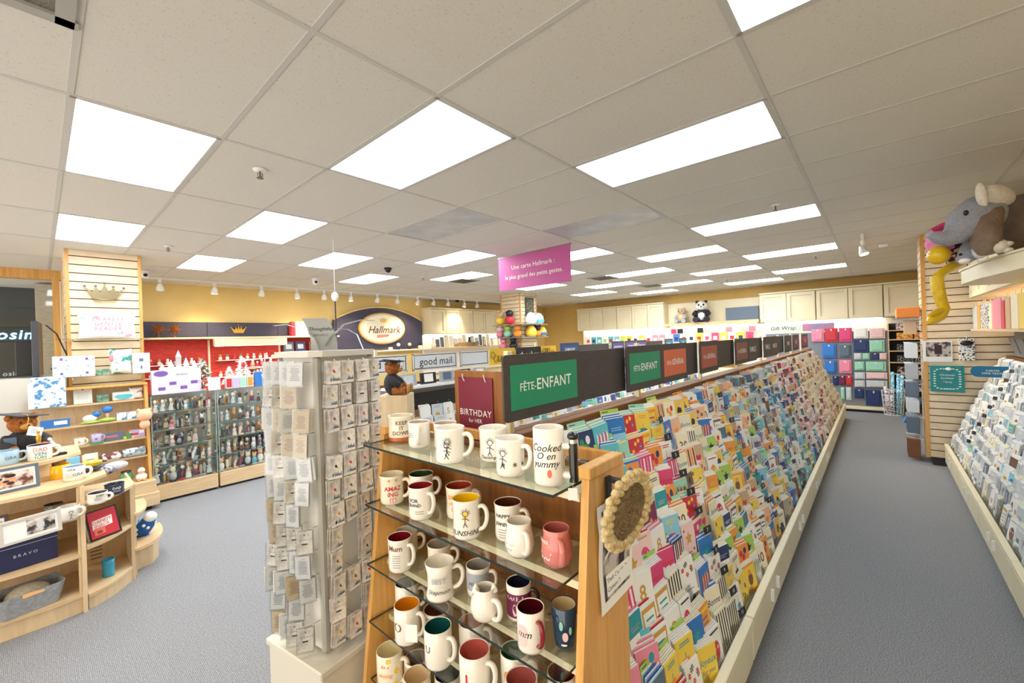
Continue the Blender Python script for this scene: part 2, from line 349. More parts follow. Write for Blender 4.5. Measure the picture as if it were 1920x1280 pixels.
# sprinklers / domes
brass = mat('brushed steel', '#77726a', .35, .8)
for k, (x, y, lb) in enumerate(((-.31, 1.54, 'steel fire sprinkler nearest the big left ceiling light'), (-.32, 4.55, 'steel fire sprinkler above the left pillar'), (3.41, -.91, 'steel fire sprinkler above the right aisle signs'), (7.09, -.89, 'small steel fire sprinkler far down the right aisle'), (3.35, 4.62, 'small steel fire sprinkler near the dark dome camera'), (8.9, .9, 'tiny steel fire sprinkler near the far cabinets'))):
    t = thing('fire_sprinkler', lb, 'sprinkler', (x, y, H-.003), 0, 'ceiling sprinklers')
    MB().lathe([(.045, 0), (.04, -.008), (.012, -.012)], 16, WHITE).build('escutcheon', t)
    b = MB().tube([(0, 0, -.01), (0, 0, -.05)], .006, brass, 6); b.tube([(-.012, 0, -.02), (-.016, 0, -.04), (0, 0, -.055)], .003, brass, 5); b.tube([(.012, 0, -.02), (.016, 0, -.04), (0, 0, -.055)], .003, brass, 5)
    b.lathe([(.022, -.056), (.022, -.059)], 12, brass); b.build('sprinkler_head', t)
def dome(x, y, dark, lb):
    t = thing('security_camera', lb, 'security camera', (x, y, H-.003))
    MB().lathe([(.06, 0), (.06, -.02), (.05, -.025)], 20, WHITE if not dark else BLACK).build('base', t)
    if dark: MB().ell((0, 0, -.025), (.05, .05, .05), mat('smoked dome', '#15141a', .1)).build('dome', t)
    else:
        MB().ell((0, 0, -.06), (.048, .048, .058), WHITE).build('body', t); MB().ell((0, -.028, -.066), (.03, .025, .03), mat('smoked dome', '#15141a', .1)).build('lens', t)
dome(-.26, 6.6, False, 'white ball security camera beside the left pillar')
dome(2.39, 4.25, True, 'black dome security camera on the ceiling at centre left')
dome(1.95, 5.9, False, 'small white security camera above the spinner rack')
dome(6.7, 7.5, True, 'small black dome camera over the back wall cabinets')
t = thing('smoke_detector', 'round white smoke detector beside the right pillar', 'smoke detector', (6.9, -1.72, H-.003)); MB().lathe([(.06, 0), (.055, -.03), (.03, -.04)], 20, WHITE).build('body', t)
# ---------------------------------------------------------------- pink banner
pinkm = mat('magenta banner', '#b8528f', .6)
t = thing('hanging_banner', 'magenta hanging banner with white French writing over the shop floor', 'banner', (3.05, 1.83, 2.56), -pi/2)
MB().box(-.61, .61, 0, .004, 0, .46, pinkm).build('banner_sheet', t)
MB().box(-.62, .62, -.006, .01, .455, .475, mat('banner rail', '#8c6f80', .4)).build('rail', t)
b = MB(); b.mb(text_mb('Une carte Hallmark :', .088, WHITE, .0), T(0, -.003, .30)); b.mb(text_mb('le plus grand des petits gestes.', .08, WHITE, .0), T(0, -.003, .17)); b.build('lettering', t)
b = MB()
for x in (-.6, .6): b.tube([(x, 0, .47), (x, 0, H-2.56)], .0015, GREYM, 4)
b.build('hanging_wires', t)
# ================================================================ CARD FIXTURES
NT = 11                                     # tiers of pockets
def tier_y(t): return .06+.04*t             # behind the base front
def tier_z(t): return .27+.0965*t
slopeback = mat('grey slope back', '#c3c0ba', .5)
def fixture_meshes(W=1.22, both=True):
    """one 4 ft unit; local x 0..W, front face at y=0 facing -y, ridge at y=.58"""
    P_ = {}
    P_['kick'] = MB().box(.0, W, .03, .5, 0, .05, mat('dark kick', '#2b2926', .6)).mesh('kick')
    b = MB().bbox(.002, W-.002, .012, .56, .05, .285, .003, CREAM); P_['base'] = b.mesh('base')
    b = MB().bbox(.004, W-.004, -.012, .03, .285, .315, .004, CREAM); P_['ledge'] = b.mesh('ledge')
    b = MB().bbox(.008, W/2-.004, -.006, .012, .075, .272, .004, CREAM); P_['drawer'] = b.mesh('drawer')
    b = MB().bbox(-.009, .009, -.02, 0, 0, .075, .002, WHITE); P_['handle'] = b.mesh('handle')
    # slope: stepped shelves carrying the cards
    b = MB(); prof = [(.04, .285)]
    for k in range(NT): prof += [(tier_y(k)+.012, tier_z(k)-.004), (tier_y(k+1)+.012, tier_z(k)-.004)]
    prof += [(.53, 1.24), (.555, 1.43), (.575, 1.43), (.575, .285)]
    n = len(prof); v = [(0, y, z) for y, z in prof]+[(W, y, z) for y, z in prof]
    b.add(v, [tuple(range(n)), tuple(range(n, 2*n))[::-1]]+[(i, n+i, n+(i+1) % n, (i+1) % n) for i in range(n)], slopeback); P_['tiered_back'] = b.mesh('tiered_back')
    b = MB()
    for k in range(NT):
        M = T(0, tier_y(k)-.022, tier_z(k)-.002) @ R(-.25, 'X'); b.box(.002, W-.002, 0, .0018, 0, .065, CLEAR, M)
    for k in range(NT):
        for c in range(9):
            x, y, z = .01+c*.1435, tier_y(k)-.026, tier_z(k)+.012; s_ = .008
            if x < W: b.add([(x-s_, y, z), (x+s_, y, z), (x, y-s_, z), (x, y+s_*.5, z), (x, y, z+s_*1.6), (x, y, z-s_)], [(0, 2, 4), (2, 1, 4), (1, 3, 4), (3, 0, 4), (2, 0, 5), (1, 2, 5), (3, 1, 5), (0, 3, 5)], mat('pocket glint', '#f4f6f8', .1))  # small white nubs added as painted glints along the clear pockets
    P_['clear_pocket'] = b.mesh('clear_pocket')
    P_['top_rail'] = MB().bbox(0, W, .545, .60, 1.43, 1.462, .003, mat('mid oak rail', '#7d4f22', .6, spec=.25)).mesh('top_rail')
    b = MB().bbox(-.014, .014, .585, .61, 1.2, 1.8, .002, mat('cream post', '#e9dcb8', .45)); P_['post'] = b.mesh('post')
    return P_
FX = fixture_meshes()
def fixture(x, y, rz, label, group, back=True, post=True):
    t = thing('card_fixture', label, 'card rack', (x, y, 0), rz, group)
    for k in ('kick', 'base', 'ledge', 'tiered_back', 'clear_pocket', 'top_rail'): put(k, FX[k], t)
    for q in (0, 1):
        d = put('drawer', FX['drawer'], t, (q*.606, 0, 0)); put('handle', FX['handle'], d, (.5 if q == 0 else .08, -.005, .16))
    if post: put('post', FX['post'], t)
    return t
G1X, G1Y = -.07, -1.08
NU = 8; UW = 1.22
for k in range(NU):
    fixture(G1X+k*UW, G1Y, 0, f"cream card rack section with drawers, {ORD[k]} along the aisle from the mug rack", 'card racks of the long middle gondola')
    # the gondola's other side
    fixture(G1X+(k+1)*UW, .121, pi, f"cream card rack section behind the long header signs, {ORD[k]} from mug rack", 'card racks of the long middle gondola', post=False)
# ---------------------------------------------------------------- cards
CW, CH = .128, .182
def card_mb(base, kind, c1, c2, r, wd=CW, h=CH):
    """front at y=0 facing -y, bottom at z=0, centred on x"""
    b = MB(); B = P(base); b.box(-wd/2, wd/2, 0, .0035, 0, h, B); e = -.0006; m1, m2 = P(c1), P(c2); W2 = wd/2
    def lines(z, n, m, wmax=.6, th=.0035):
        for i in range(n):
            l = wd*wmax*r.uniform(.6, 1); b.poly([(-l/2, e, z-i*.011), (l/2, e, z-i*.011), (l/2, e, z-i*.011+th), (-l/2, e, z-i*.011+th)], m)
    def star(cx, cz, ra, m, n=5, ri=.45, rot=0):
        b.poly([(cx+(ra if i % 2 == 0 else ra*ri)*sin(pi*i/n+rot), e, cz+(ra if i % 2 == 0 else ra*ri)*cos(pi*i/n+rot)) for i in range(2*n)][::-1], m)
    def heart(cx, cz, s_, m):
        q = []
        for i in range(20):
            a = 2*pi*i/20; q.append((cx+s_*.062*16*sin(a)**3, e, cz+s_*.062*(13*cos(a)-5*cos(2*a)-2*cos(3*a)-cos(4*a))))
        b.poly(q[::-1], m)
    def rect(x0, x1, z0, z1, m, ee=0): b.poly([(x0, e-ee, z0), (x1, e-ee, z0), (x1, e-ee, z1), (x0, e-ee, z1)], m)
    if kind == 'heart': heart(0, h*.55, .03, m1); lines(h*.2, 2, m2)
    elif kind == 'balloons':
        for x, z, m in ((-.025, .13, m1), (.02, .14, m2), (.0, .105, m1)):
            b.disc((x, e, z), (.016, .02), m, 12); rect(x-.0008, x+.0008, .04, z-.02, m)
        lines(.03, 2, m2)
    elif kind == 'band': rect(-W2, W2, h*.58, h, m1); lines(h*.72, 2, B, .7, .006); lines(h*.35, 3, m2)
    elif kind == 'stripes':
        for i in range(5): rect(-W2+wd*(i*.2+.03), -W2+wd*(i*.2+.12), .01, h-.01, m1 if i % 2 else m2)
    elif kind == 'cake':
        rect(-.035, .035, .03, .065, m1); rect(-.025, .025, .066, .095, m2); rect(-.0025, .0025, .096, .118, m1); star(0, .128, .01, P('yellow'), 4, .4); lines(.16, 2, m1, .7, .005)
    elif kind == 'star':
        star(0, h*.6, .036, m1); star(0, h*.6, .02, m2) if False else None; star(-.04, .15, .01, m2); star(.042, .05, .012, m2); lines(.04, 2, m2, .5)
    elif kind == 'frame':
        rect(-W2+.01, W2-.01, .012, h-.012, m1); rect(-W2+.02, W2-.02, .03, h-.03, B, .0003)
        for i in range(3): b.poly([(x, e-.0008, z) for x, z in ((-.03, .12-i*.025), (.03, .12-i*.025), (.03, .128-i*.025), (-.03, .128-i*.025))], m2)
    elif kind == 'photo': rect(-W2+.006, W2-.006, .045, h-.01, m1); b.disc((r.uniform(-.02, .02), e-.0004, .10), (.026, .034), m2, 12); b.disc((r.uniform(-.02, .02), e-.0007, .14), .016, B, 12); lines(.034, 2, m2, .7)
    elif kind == 'number':
        b.mb(text_mb(r.choice(['40', '50', '30', '10', '60', '5', '8', '1']), .085, m1, .015), T(0, e, h*.55)); lines(.03, 2, m2)
    elif kind == 'flowers':
        for i in range(6):
            x, z = r.uniform(-.045, .045), r.uniform(.05, .165); star(x, z, .015, (m1, m2)[i % 2], 6, .55, r.random()); b.disc((x, e-.0004, z), .004, P('yellow'), 6)
        lines(.03, 1, m2)
    elif kind == 'word':
        b.mb(text_mb(r.choice(['Happy', 'Merci', 'Love', 'Bonne', 'Hello', 'Joyeux']), .042, m1, .006, .3), T(0, e, h*.66)); b.mb(text_mb(r.choice(['Birthday', 'Fête', 'to you', 'amour', 'for you']), .030, m2, .004, .2), T(0, e, h*.42))
    elif kind == 'creature':
        b.disc((0, e, h*.45), (.036, .045), m1, 14); b.disc((-.016, e-.0004, h*.52), .008, P('white'), 8); b.disc((.016, e-.0004, h*.52), .008, P('white'), 8)
        b.disc((-.016, e-.0007, h*.52), .0035, P('black'), 6); b.disc((.016, e-.0007, h*.52), .0035, P('black'), 6); rect(-.012, .012, h*.36, h*.375, m2, .0004); lines(h*.9, 1, m2, .8, .008)
    elif kind == 'scribble':
        for i in range(7): x = -.045+i*.014; b.poly([(x, e, .06+r.random()*.02), (x+.006, e, .06), (x+.012+r.random()*.006, e, .13), (x+.004, e, .14+r.random()*.02)], (m1, m2)[i % 2])
    return b
KINDS = ['heart', 'balloons', 'band', 'stripes', 'cake', 'star', 'frame', 'photo', 'number', 'flowers', 'word', 'creature', 'scribble']
KW = {'heart': 'a big heart', 'balloons': 'three balloons', 'band': 'a coloured top band', 'stripes': 'vertical stripes', 'cake': 'a small cake', 'star': 'a large star', 'frame': 'a framed verse', 'photo': 'a picture panel', 'number': 'a large number', 'flowers': 'scattered flowers', 'word': 'hand lettering', 'creature': 'a round smiling face', 'scribble': 'inky brush strokes'}
ZONES = {  # bases, accents
 'kids': (['sky', 'blue', 'aqua', 'yellow', 'red', 'navy', 'mint', 'cream', 'white', 'purple'], ['red', 'yellow', 'blue', 'orange', 'white', 'hot pink', 'green']),
 'pinkgirl': (['pink', 'white', 'blush', 'hot pink', 'white', 'cream', 'mint', 'pink', 'plum'], ['hot pink', 'pink', 'plum', 'teal', 'gold', 'white', 'red']),
 'warm': (['cream', 'yellow', 'orange', 'white', 'white', 'peach', 'cream', 'tan', 'lime'], ['orange', 'brown', 'black', 'teal', 'navy', 'red', 'yellow']),
 'mixed': (['white', 'cream', 'sky', 'peach', 'blue', 'yellow', 'white', 'brown', 'orange'], ['navy', 'orange', 'black', 'teal', 'red', 'yellow', 'slate']),
 'cool': (['slate', 'grey', 'silver', 'mint', 'sky', 'blue', 'white', 'tan', 'teal', 'silver'], ['navy', 'slate', 'teal', 'black', 'brown', 'white', 'plum']),
 'rose': (['blush', 'pink', 'white', 'lilac', 'blush', 'cream', 'plum', 'white'], ['pink', 'plum', 'gold', 'grey', 'hot pink', 'white']),
 'ivory': (['cream', 'white', 'tan', 'blush', 'white', 'silver', 'cream'], ['gold', 'tan', 'grey', 'blush', 'brown', 'mint'])}
_r = random.Random(3); VAR = {}
for z, (bs, ac) in ZONES.items():
    L_ = []
    for i in range(16):
        k = KINDS[(i*5+len(z)) % len(KINDS)]; base = bs[i % len(bs)]; c1 = _r.choice([a for a in ac if a != base]); c2 = _r.choice([a for a in ac if a not in (base, c1)])
        b = card_mb(base, k, c1, c2, _r); L_.append((base, k, c1, b, b.mesh('greeting_card')))
    VAR[z] = L_
def env_mb(c, n=5, wd=CW):
    b = MB()
    for i in range(n): b.box(-wd/2+.001*(i % 2), wd/2-.001*(i % 2), .0052+i*.0062, .0076+i*.0062, .0, CH+.003+.0055*i, P(c if i % 2 else 'white'))
    return b
ENVB = {c: env_mb(c) for c in ('white', 'cream', 'pink', 'blue', 'yellow', 'red', 'mint', 'orange')}; ENV = {c: b.mesh('envelope_stack') for c, b in ENVB.items()}
def tab_mb(c): b = MB(); b.box(-.066, .066, .034, .0355, .1, CH+.045, P(c)); b.poly([(-.055, .0335, CH+.032), (-.01, .0335, CH+.032), (-.01, .0335, CH+.036), (-.055, .0335, CH+.036)], P('black')); return b
TABB = {c: tab_mb(c) for c in ('green', 'orange', 'lime', 'mint', 'aqua')}; TABB['green'] = tab_mb('lime'); TAB = {c: b.mesh('category_tab') for c, b in TABB.items()}
def zone_of(x, t, r):
    if x < .55: z = 'kids' if t > 6 else 'pinkgirl' if (t > 1 or x < .3) else 'mixed'
    elif x < 1.15: z = 'kids' if t > 8 else r.choice(['kids', 'pinkgirl', 'pinkgirl', 'warm']) if t > 3 else 'mixed'
    elif x < 2.2: z = 'warm' if r.random() < .75 else 'mixed'
    elif x < 3.2: z = r.choice(['mixed', 'warm', 'cool', 'mixed'])
    elif x < 4.7: z = r.choice(['cool', 'cool', 'cool', 'mixed'])
    elif x < 6.1: z = 'rose' if r.random() < .8 else 'cool'
    else: z = 'ivory' if r.random() < .8 else 'rose'
    return z
LEAN = -.16
def card_M(x, t, yb, r, s=1): return T(x, yb+s*(tier_y(t)-.016), tier_z(t)) @ (R(0, 'Z') if s == 1 else R(pi, 'Z')) @ R(r.uniform(-.34, -.02), 'Z') @ R(LEAN+r.uniform(-.05, .06), 'X') @ R(r.uniform(-.06, .06), 'Y') @ T(0, 0, r.uniform(-.006, .016)) @ Matrix.Diagonal((r.choice([1, 1, .96, .82, .88]), 1, r.uniform(.92, 1.04), 1))
far = MB(); r = random.Random(11); ncard = 0; PITCH = .1435; names = set()
cols = int((NU*UW-.1)/PITCH); todo = []
for c in range(cols):
    for t_ in range(NT):
        x = G1X+.085+c*PITCH; todo.append((dep((x, G1Y, .8)), c, t_, x))
todo.sort(); 
for _, c, t_, x in todo:
    if r.random() < .03: continue
    z = zone_of(x+r.uniform(-.15, .15), t_, r); base, k, c1, mbv, me = r.choice(VAR[z]); M = card_M(x+r.uniform(-.006, .006), t_, G1Y, r)
    ec = r.choice({'kids': ['blue', 'yellow', 'white', 'mint'], 'pinkgirl': ['pink', 'red', 'white'], 'warm': ['cream', 'yellow', 'orange', 'white'], 'mixed': ['white', 'cream', 'blue'], 'cool': ['white', 'mint', 'blue', 'cream'], 'rose': ['pink', 'white', 'white'], 'ivory': ['cream', 'white']}[z])
    tc = None
    if r.random() < (.55 if x < 1.2 else .4 if x < 2.6 else .12): tc = r.choice(['green', 'green', 'lime', 'mint', 'aqua']) if x < 1.0 else r.choice(['orange', 'orange', 'orange', 'aqua', 'lime'])
    if ncard < 300:
        o = put('greeting_card', me, None, M=M); put('envelope_stack', ENV[ec], o)
        if tc: put('category_tab', TAB[tc], o)
        tag(o, f"{base} card with {c1} {KW[k].replace('a ', '', 1) if KW[k].startswith('a ') else KW[k]}, {ORD[c]} column from mug rack, {ORD[t_]} tier up", 'greeting card', 'greeting cards on the aisle side of the long gondola'); ncard += 1
    else:
        far.mb(mbv, M); far.mb(ENVB[ec], M)
        if tc: far.mb(TABB[tc], M)
tag(far.build('greeting_cards'), 'mass of pastel and ivory greeting cards filling the far end of the long rack', 'greeting cards', kind='stuff')
b3 = MB(); r3 = random.Random(55)
for c in range(cols):
    for t_ in range(NT):
        _, _, _, mbv, me = r3.choice(VAR[r3.choice(['warm', 'mixed', 'cool', 'kids'])]); b3.mb(mbv, T(G1X+.085+c*PITCH, .121-(tier_y(t_)-.016), tier_z(t_)) @ R(pi, 'Z') @ R(LEAN, 'X'))
tag(b3.build('greeting_cards'), 'greeting cards on the left-hand side of the long gondola behind its header signs', 'greeting cards', kind='stuff')
# little black number flags clipped in front of the cards
flag = MB(); flag.box(-.034, .034, -.012, -.010, -.004, .034, BLACK); flag.box(-.004, .004, -.010, .012, .012, .016, BLACK)
FL = flag.mesh('number_flag'); NUMM = {k: text_mb(str(k), .026, P('white'), .01).mesh('number') for k in range(1, 12)}
for j, x in enumerate((1.05, 2.27, 3.49, 4.71, 5.93, 7.15)):
    for t_ in range(NT):
        n = NT-t_
        if j > 3 and t_ % 2: continue
        o = put('number_flag', FL, None, (x-.01*t_*0, G1Y+tier_y(t_)-.035, tier_z(t_)+.10), (-.2, 0, r.uniform(-.3, .1)))
        if j < 2: put('number', NUMM[n], o, (0, -.0125, .015))
        tag(o, f"small black flag numbered {n} in the {ORD[j]} row of flags from the mug rack" if j < 2 else f"small black flag in the {ORD[j]} line of flags, {ORD[t_]} from the bottom", 'number flag', 'black number flags on the card rack')
# ---------------------------------------------------------------- header boards
SG = {'green': '#1f8a60', 'orange': '#dd6b3c', 'rust': '#b5563c', 'brown': '#8f5540', 'none': None}
def rrect(w, h, rad_, n=5):
    q = []
    for cx, cz, a0 in ((w/2-rad_, h/2-rad_, 0), (-w/2+rad_, h/2-rad_, pi/2), (-w/2+rad_, -h/2+rad_, pi), (w/2-rad_, -h/2+rad_, 1.5*pi)):
        q += [(cx+rad_*cos(a0+pi/2*i/n), cz+rad_*sin(a0+pi/2*i/n)) for i in range(n+1)]
    return q
def board_sign(x, y, z, w, h, colr, txt, label, back=DARK, tsz=.05, rz=0, txt2=None, tm=None, parent_cat='sign', th=.008):
    t = thing('category_sign', label, parent_cat, (x, y, z), rz, None)
    MB().prism(rrect(w, h, .02), 0, th, back, R(pi/2, 'X')).build('board', t)
    if colr: MB().box(-w*.43, w*.43, -th-.002, -th, -h*.34, h*.34, mat('sign '+colr, colr, .5)).build('colour_panel', t)
    if txt:
        a, b_ = txt; tm = tm or P('white')
        if a:
            la = text_mb(a, tsz*.8, tm, .004); lb = text_mb(b_, tsz*1.18, tm, .010, 0, 1.05)
            wa = max(v[0] for v in la.v)-min(v[0] for v in la.v); wb = max(v[0] for v in lb.v)-min(v[0] for v in lb.v); tw = wa+wb+.006; sc_ = min(1, w*.66/tw)
            b = MB(); b.mb(la, T((-tw/2+wa/2)*sc_, -th-.003, -.003) @ Matrix.Scale(sc_, 4)); b.mb(lb, T((tw/2-wb/2)*sc_, -th-.003, 0) @ Matrix.Scale(sc_, 4)); b.build('lettering', t)
        else: b = MB(); b.mb(text_mb(b_, tsz, tm, .008), T(0, -th-.003, 0)); b.build('lettering', t)
    return t
ZH = 1.655; YH = G1Y+.565
def hx(u, y=None): return py(u, 650, YH if y is None else y).x
def plain(u0, u1, label, h=.25): return tag(MB().bbox(hx(u0), hx(u1), YH, YH+.008, ZH-h/2, ZH+h/2, .002, DARK).build('header_board'), label, 'header board', 'plain dark header boards')
def hsign(u0, u1, colr, txt, label, tsz, dy=-.028):
    a, b_ = hx(u0, YH+dy), hx(u1, YH+dy); return board_sign((a+b_)/2, YH+dy, ZH, b_-a, .262, colr, txt, label, tsz=tsz)
hsign(939, 1085, SG['green'], ('FÊTE-', 'ENFANT'), 'large dark sign with green panel reading FÊTE-ENFANT, nearest the mug rack', .062)
plain(1078, 1171, 'plain dark brown header board right of the first green sign')
hsign(1171, 1238, SG['green'], ('FÊTE-', 'ENFANT'), 'dark sign with green panel reading FÊTE-ENFANT, second along the gondola', .062)
hsign(1238, 1286, SG['orange'], ('FÊTE-', 'GÉNÉRAL'), 'dark sign with bright orange panel reading FÊTE-GÉNÉRAL', .056)
plain(1286, 1307, 'plain dark header board between the first two orange signs')
hsign(1310, 1344, SG['rust'], ('FÊTE-', 'GÉNÉRAL'), 'dark sign with rust red panel reading FÊTE-GÉNÉRAL in mid row', .056)
plain(1345, 1376, 'plain dark header board before the brown sign')
hsign(1377, 1401, SG['brown'], ('FÊTE-', 'GÉNÉRAL'), 'dark sign with brown panel reading FÊTE-GÉNÉRAL, furthest of its kind', .056)
for q, (a, b_, tx, cl) in enumerate(((1402, 1417, 'FAMILLE', None), (1431, 1444, 'FAMILLE', None), (1445, 1457, 'AMOUR', None), (1471, 1483, 'MERCI', None), (1486, 1497, 'BÉBÉ', '#7c3a52'), (1503, 1514, 'BÉBÉ', '#b03a5c'))):
    hsign(a, b_, cl, ('', tx), f"small distant dark header sign reading {tx}, {ORD[q]} after the brown one" if cl is None else f"distant {'plum' if q == 4 else 'crimson'} panelled header sign near the far end of the gondola", .085)
plain(1418, 1429, 'plain dark header board between two distant signs'); plain(1458, 1469, 'plain dark header board near the far end of the gondola')
# ================================================================ SECOND GONDOLA (behind)
G2Y = 1.33
for k in range(7):
    fixture(.75+k*UW, G2Y, 0, f"cream card rack section of the second gondola, {ORD[k]} from the front", 'card racks of the second gondola', post=k % 2 == 0)
b2 = MB(); r2 = random.Random(5)
for c in range(int(7*UW/PITCH)-1):
    for t_ in range(4, NT):
        x = .85+c*PITCH
        if x < 2.6 and t_ > 8: continue
        base, k, c1, mbv, me = r2.choice(VAR['ivory' if x < 2.6 else r2.choice(['cool', 'kids', 'ivory', 'cool'])]); b2.mb(mbv, card_M(x, t_, G2Y, r2)); 
        if r2.random() < .5: b2.mb(ENVB['white'], card_M(x, t_, G2Y, r2))
tag(b2.build('greeting_cards'), 'rows of pale blue greeting cards on the second gondola, seen behind the header signs', 'greeting cards', kind='stuff')
Y2 = G2Y+.565; Z2 = 1.655
tag(MB().bbox(.76, 2.75, 1.70, 1.89, 1.415, 1.44, .003, WHITE).build('display_ledge'), 'white ledge of framed photos under the good mail signs', 'shelf')
tag(MB().bbox(.76, 2.75, 1.76, 1.80, 1.20, 1.36, .002, BLACK).build('ledge_skirt'), 'black skirt board under the white photo ledge', 'board')
mail = mat('pale sign face', '#dcdfe2', .4)
def mail_sign(x, wd, txt, label):
    t = thing('shelf_sign', label, 'sign', (x, Y2, Z2)); MB().box(-wd/2, wd/2, 0, .012, -.085, .085, BLACK).build('board', t)
    MB().box(-wd/2+.02, wd/2-.02, -.003, 0, -.062, .068, mail).build('face', t)
    f = MB()
    for a in ((-wd/2, wd/2, .075, .085), (-wd/2, wd/2, -.085, -.07), (-wd/2, -wd/2+.01, -.085, .085), (wd/2-.01, wd/2, -.085, .085)): f.box(a[0], a[1], -.008, .0, a[2], a[3], GREYW)
    f.build('frame', t)
    if txt: text_mb(txt, .11, P('black'), .002).build('lettering', t, (.02, -.004, 0))
mail_sign(.77, .60, 'good mail.', 'pale grey sign reading good mail, partly behind the teddy bear')
mail_sign(1.43, .58, 'good mail.', 'pale grey sign reading good mail, right of the teddy bear')
mail_sign(2.0, .44, '', 'blank pale grey sign left of the yellow faces board')
def faces(x, wd, label):
    t = thing('illustrated_board', label, 'sign', (x, Y2-.012, Z2)); MB().box(-wd/2, wd/2, 0, .01, -.1, .1, mat('sign yellow', '#e9bb2c', .5)).build('board', t)
    b = MB(); rr = random.Random(int(x*10)); K = P('black')
    for i in range(7):
        cx = -wd/2+.05+i*(wd-.1)/6; cz = rr.uniform(-.045, .045); ra = rr.uniform(.03, .042)
        q = [(cx+ra*cos(2*pi*j/14), -.003, cz+ra*sin(2*pi*j/14)) for j in range(14)]; b.tube(q, .0028, K, 4, closed=True)
        for sx in (-.012, .012): b.disc((cx+sx, -.0035, cz+.01), .004, K, 6)
        b.tube([(cx-.015, -.003, cz-.01), (cx, -.003, cz-.02), (cx+.015, -.003, cz-.01)], .0025, K, 4)
    b.build('drawing', t)
faces(2.47, .46, 'yellow board of drawn faces left of the shoebox sign'); faces(3.42, .38, 'yellow board of drawn faces right of the shoebox sign')
t = board_sign(2.97, Y2-.02, Z2, .52, .2, None, None, 'black sign reading shoebox in white letters between yellow boards', BLACK)
b = MB(); b.mb(text_mb('sh', .105, P('white'), .012), T(-.155, -.011, 0)); b.mb(text_mb('o', .11, P('yellow'), .016), T(-.058, -.011, 0)); b.mb(text_mb('ebox', .105, P('white'), .012), T(.095, -.011, 0)); b.build('lettering', t)
board_sign(3.95, Y2-.02, Z2+.03, .5, .2, '#2f4a78', ('', 'SYMPATHY'), 'navy blue sign reading SYMPATHY on the second gondola', mat('navy sign', '#2c3f66', .5), tsz=.055)
for q, (x, cl, tx, cn) in enumerate(((5.5, '#5b4a8c', 'ANNIVERSARY', 'purple'), (6.0, '#6b5aa0', 'THINKING', 'violet'), (6.5, '#5b4a8c', 'FRIENDSHIP', 'purple'), (7.9, '#2f7f96', 'HUMOUR', 'teal'), (8.8, '#2f7f96', 'MERCI', 'teal'))):
    board_sign(x, Y2-.02, Z2+.02, .46, .2, cl, ('', tx), f"small {cn} header sign reading {tx} on the second gondola", tsz=.05)
tag(MB().box(4.25, 5.2, Y2, Y2+.01, Z2-.09, Z2+.09, DARK).build('header_board'), 'plain dark header board right of the navy SYMPATHY sign', 'header board')
tag(MB().box(6.8, 7.6, Y2, Y2+.01, Z2-.09, Z2+.09, DARK).build('header_board'), 'plain dark header board between purple and teal signs', 'header board')
# ================================================================ MUG END CAP
RYL, RYR = .045, -.985                       # inner faces of the two side panels
t = thing('mug_display_rack', 'golden oak end display with glass shelves full of mugs', 'display rack', (-.1, -.47, 0))
def side_prof(yo, th, name):
    b = MB(); pr = [(-.50, .06), (-.33, 1.44), (-.12, 1.44), (-.12, .06)]; n = 4
    v = [(x+.1, yo, z) for x, z in pr]+[(x+.1, yo+th, z) for x, z in pr]
    b.add(v, [(0, 1, 2, 3), (7, 6, 5, 4)]+[(i, n+i, n+(i+1) % n, (i+1) % n) for i in range(n)], OAKL); b.build(name, t)
side_prof(RYR+.47-.025, .025, 'side_panel'); side_prof(RYL+.47, .025, 'side_panel')
MB().box(-.035, -.02, RYR+.47, RYL+.47, .08, 1.42, BROWN).build('back_panel', t)
b = MB(); b.bbox(-.235, -.03, -.545, -.505, 1.44, 1.475, .003, OAKL); b.build('end_rail', t)
b = MB(); b.bbox(-.235, -.03, .505, .545, 1.44, 1.475, .003, OAKL); b.build('end_rail', t)
MB().bbox(-.055, -.03, -.505, .505, 1.435, 1.475, .003, OAK).build('back_rail', t)
MB().bbox(-.43, -.02, -.54, .54, 0, .08, .004, OAK).build('plinth', t)
GZ = [1.42, 1.165, .91, .665, .42, .2]
for k, z in enumerate(GZ):
    xf = -.438-.1+.2 if False else -.34-(.0 if k == 0 else .003*k)
    MB().box(-.24, -.036, RYR+.47+.004, RYL+.47-.004, z-.045, z-.022, CREAM).build('cream_ledge', t)
    g = MB().box(-.338, -.04, -.49, .505, z-.008, z, GLASS)
    e = .0008; g.box(-.338-e, -.338, -.49, .505, z-.008, z, GEDGE); g.box(-.338, -.04, -.49-e, -.49, z-.008, z, GEDGE); g.box(-.338, -.04, .505, .505+e, z-.008, z, GEDGE)
    g.build('glass_shelf', t)
    MB().box(-.12, -.105, -.3, -.285, z-.022, z-.008, CHROME).build('shelf_clip', t)
mugw = mat('white glazed ceramic', '#f3ede2', .18, coat=.5); mugc = mat('cream glazed ceramic', '#f0e6cf', .18, coat=.5)
def glz(c): return mat('glaze '+c, c, .15, coat=.6)
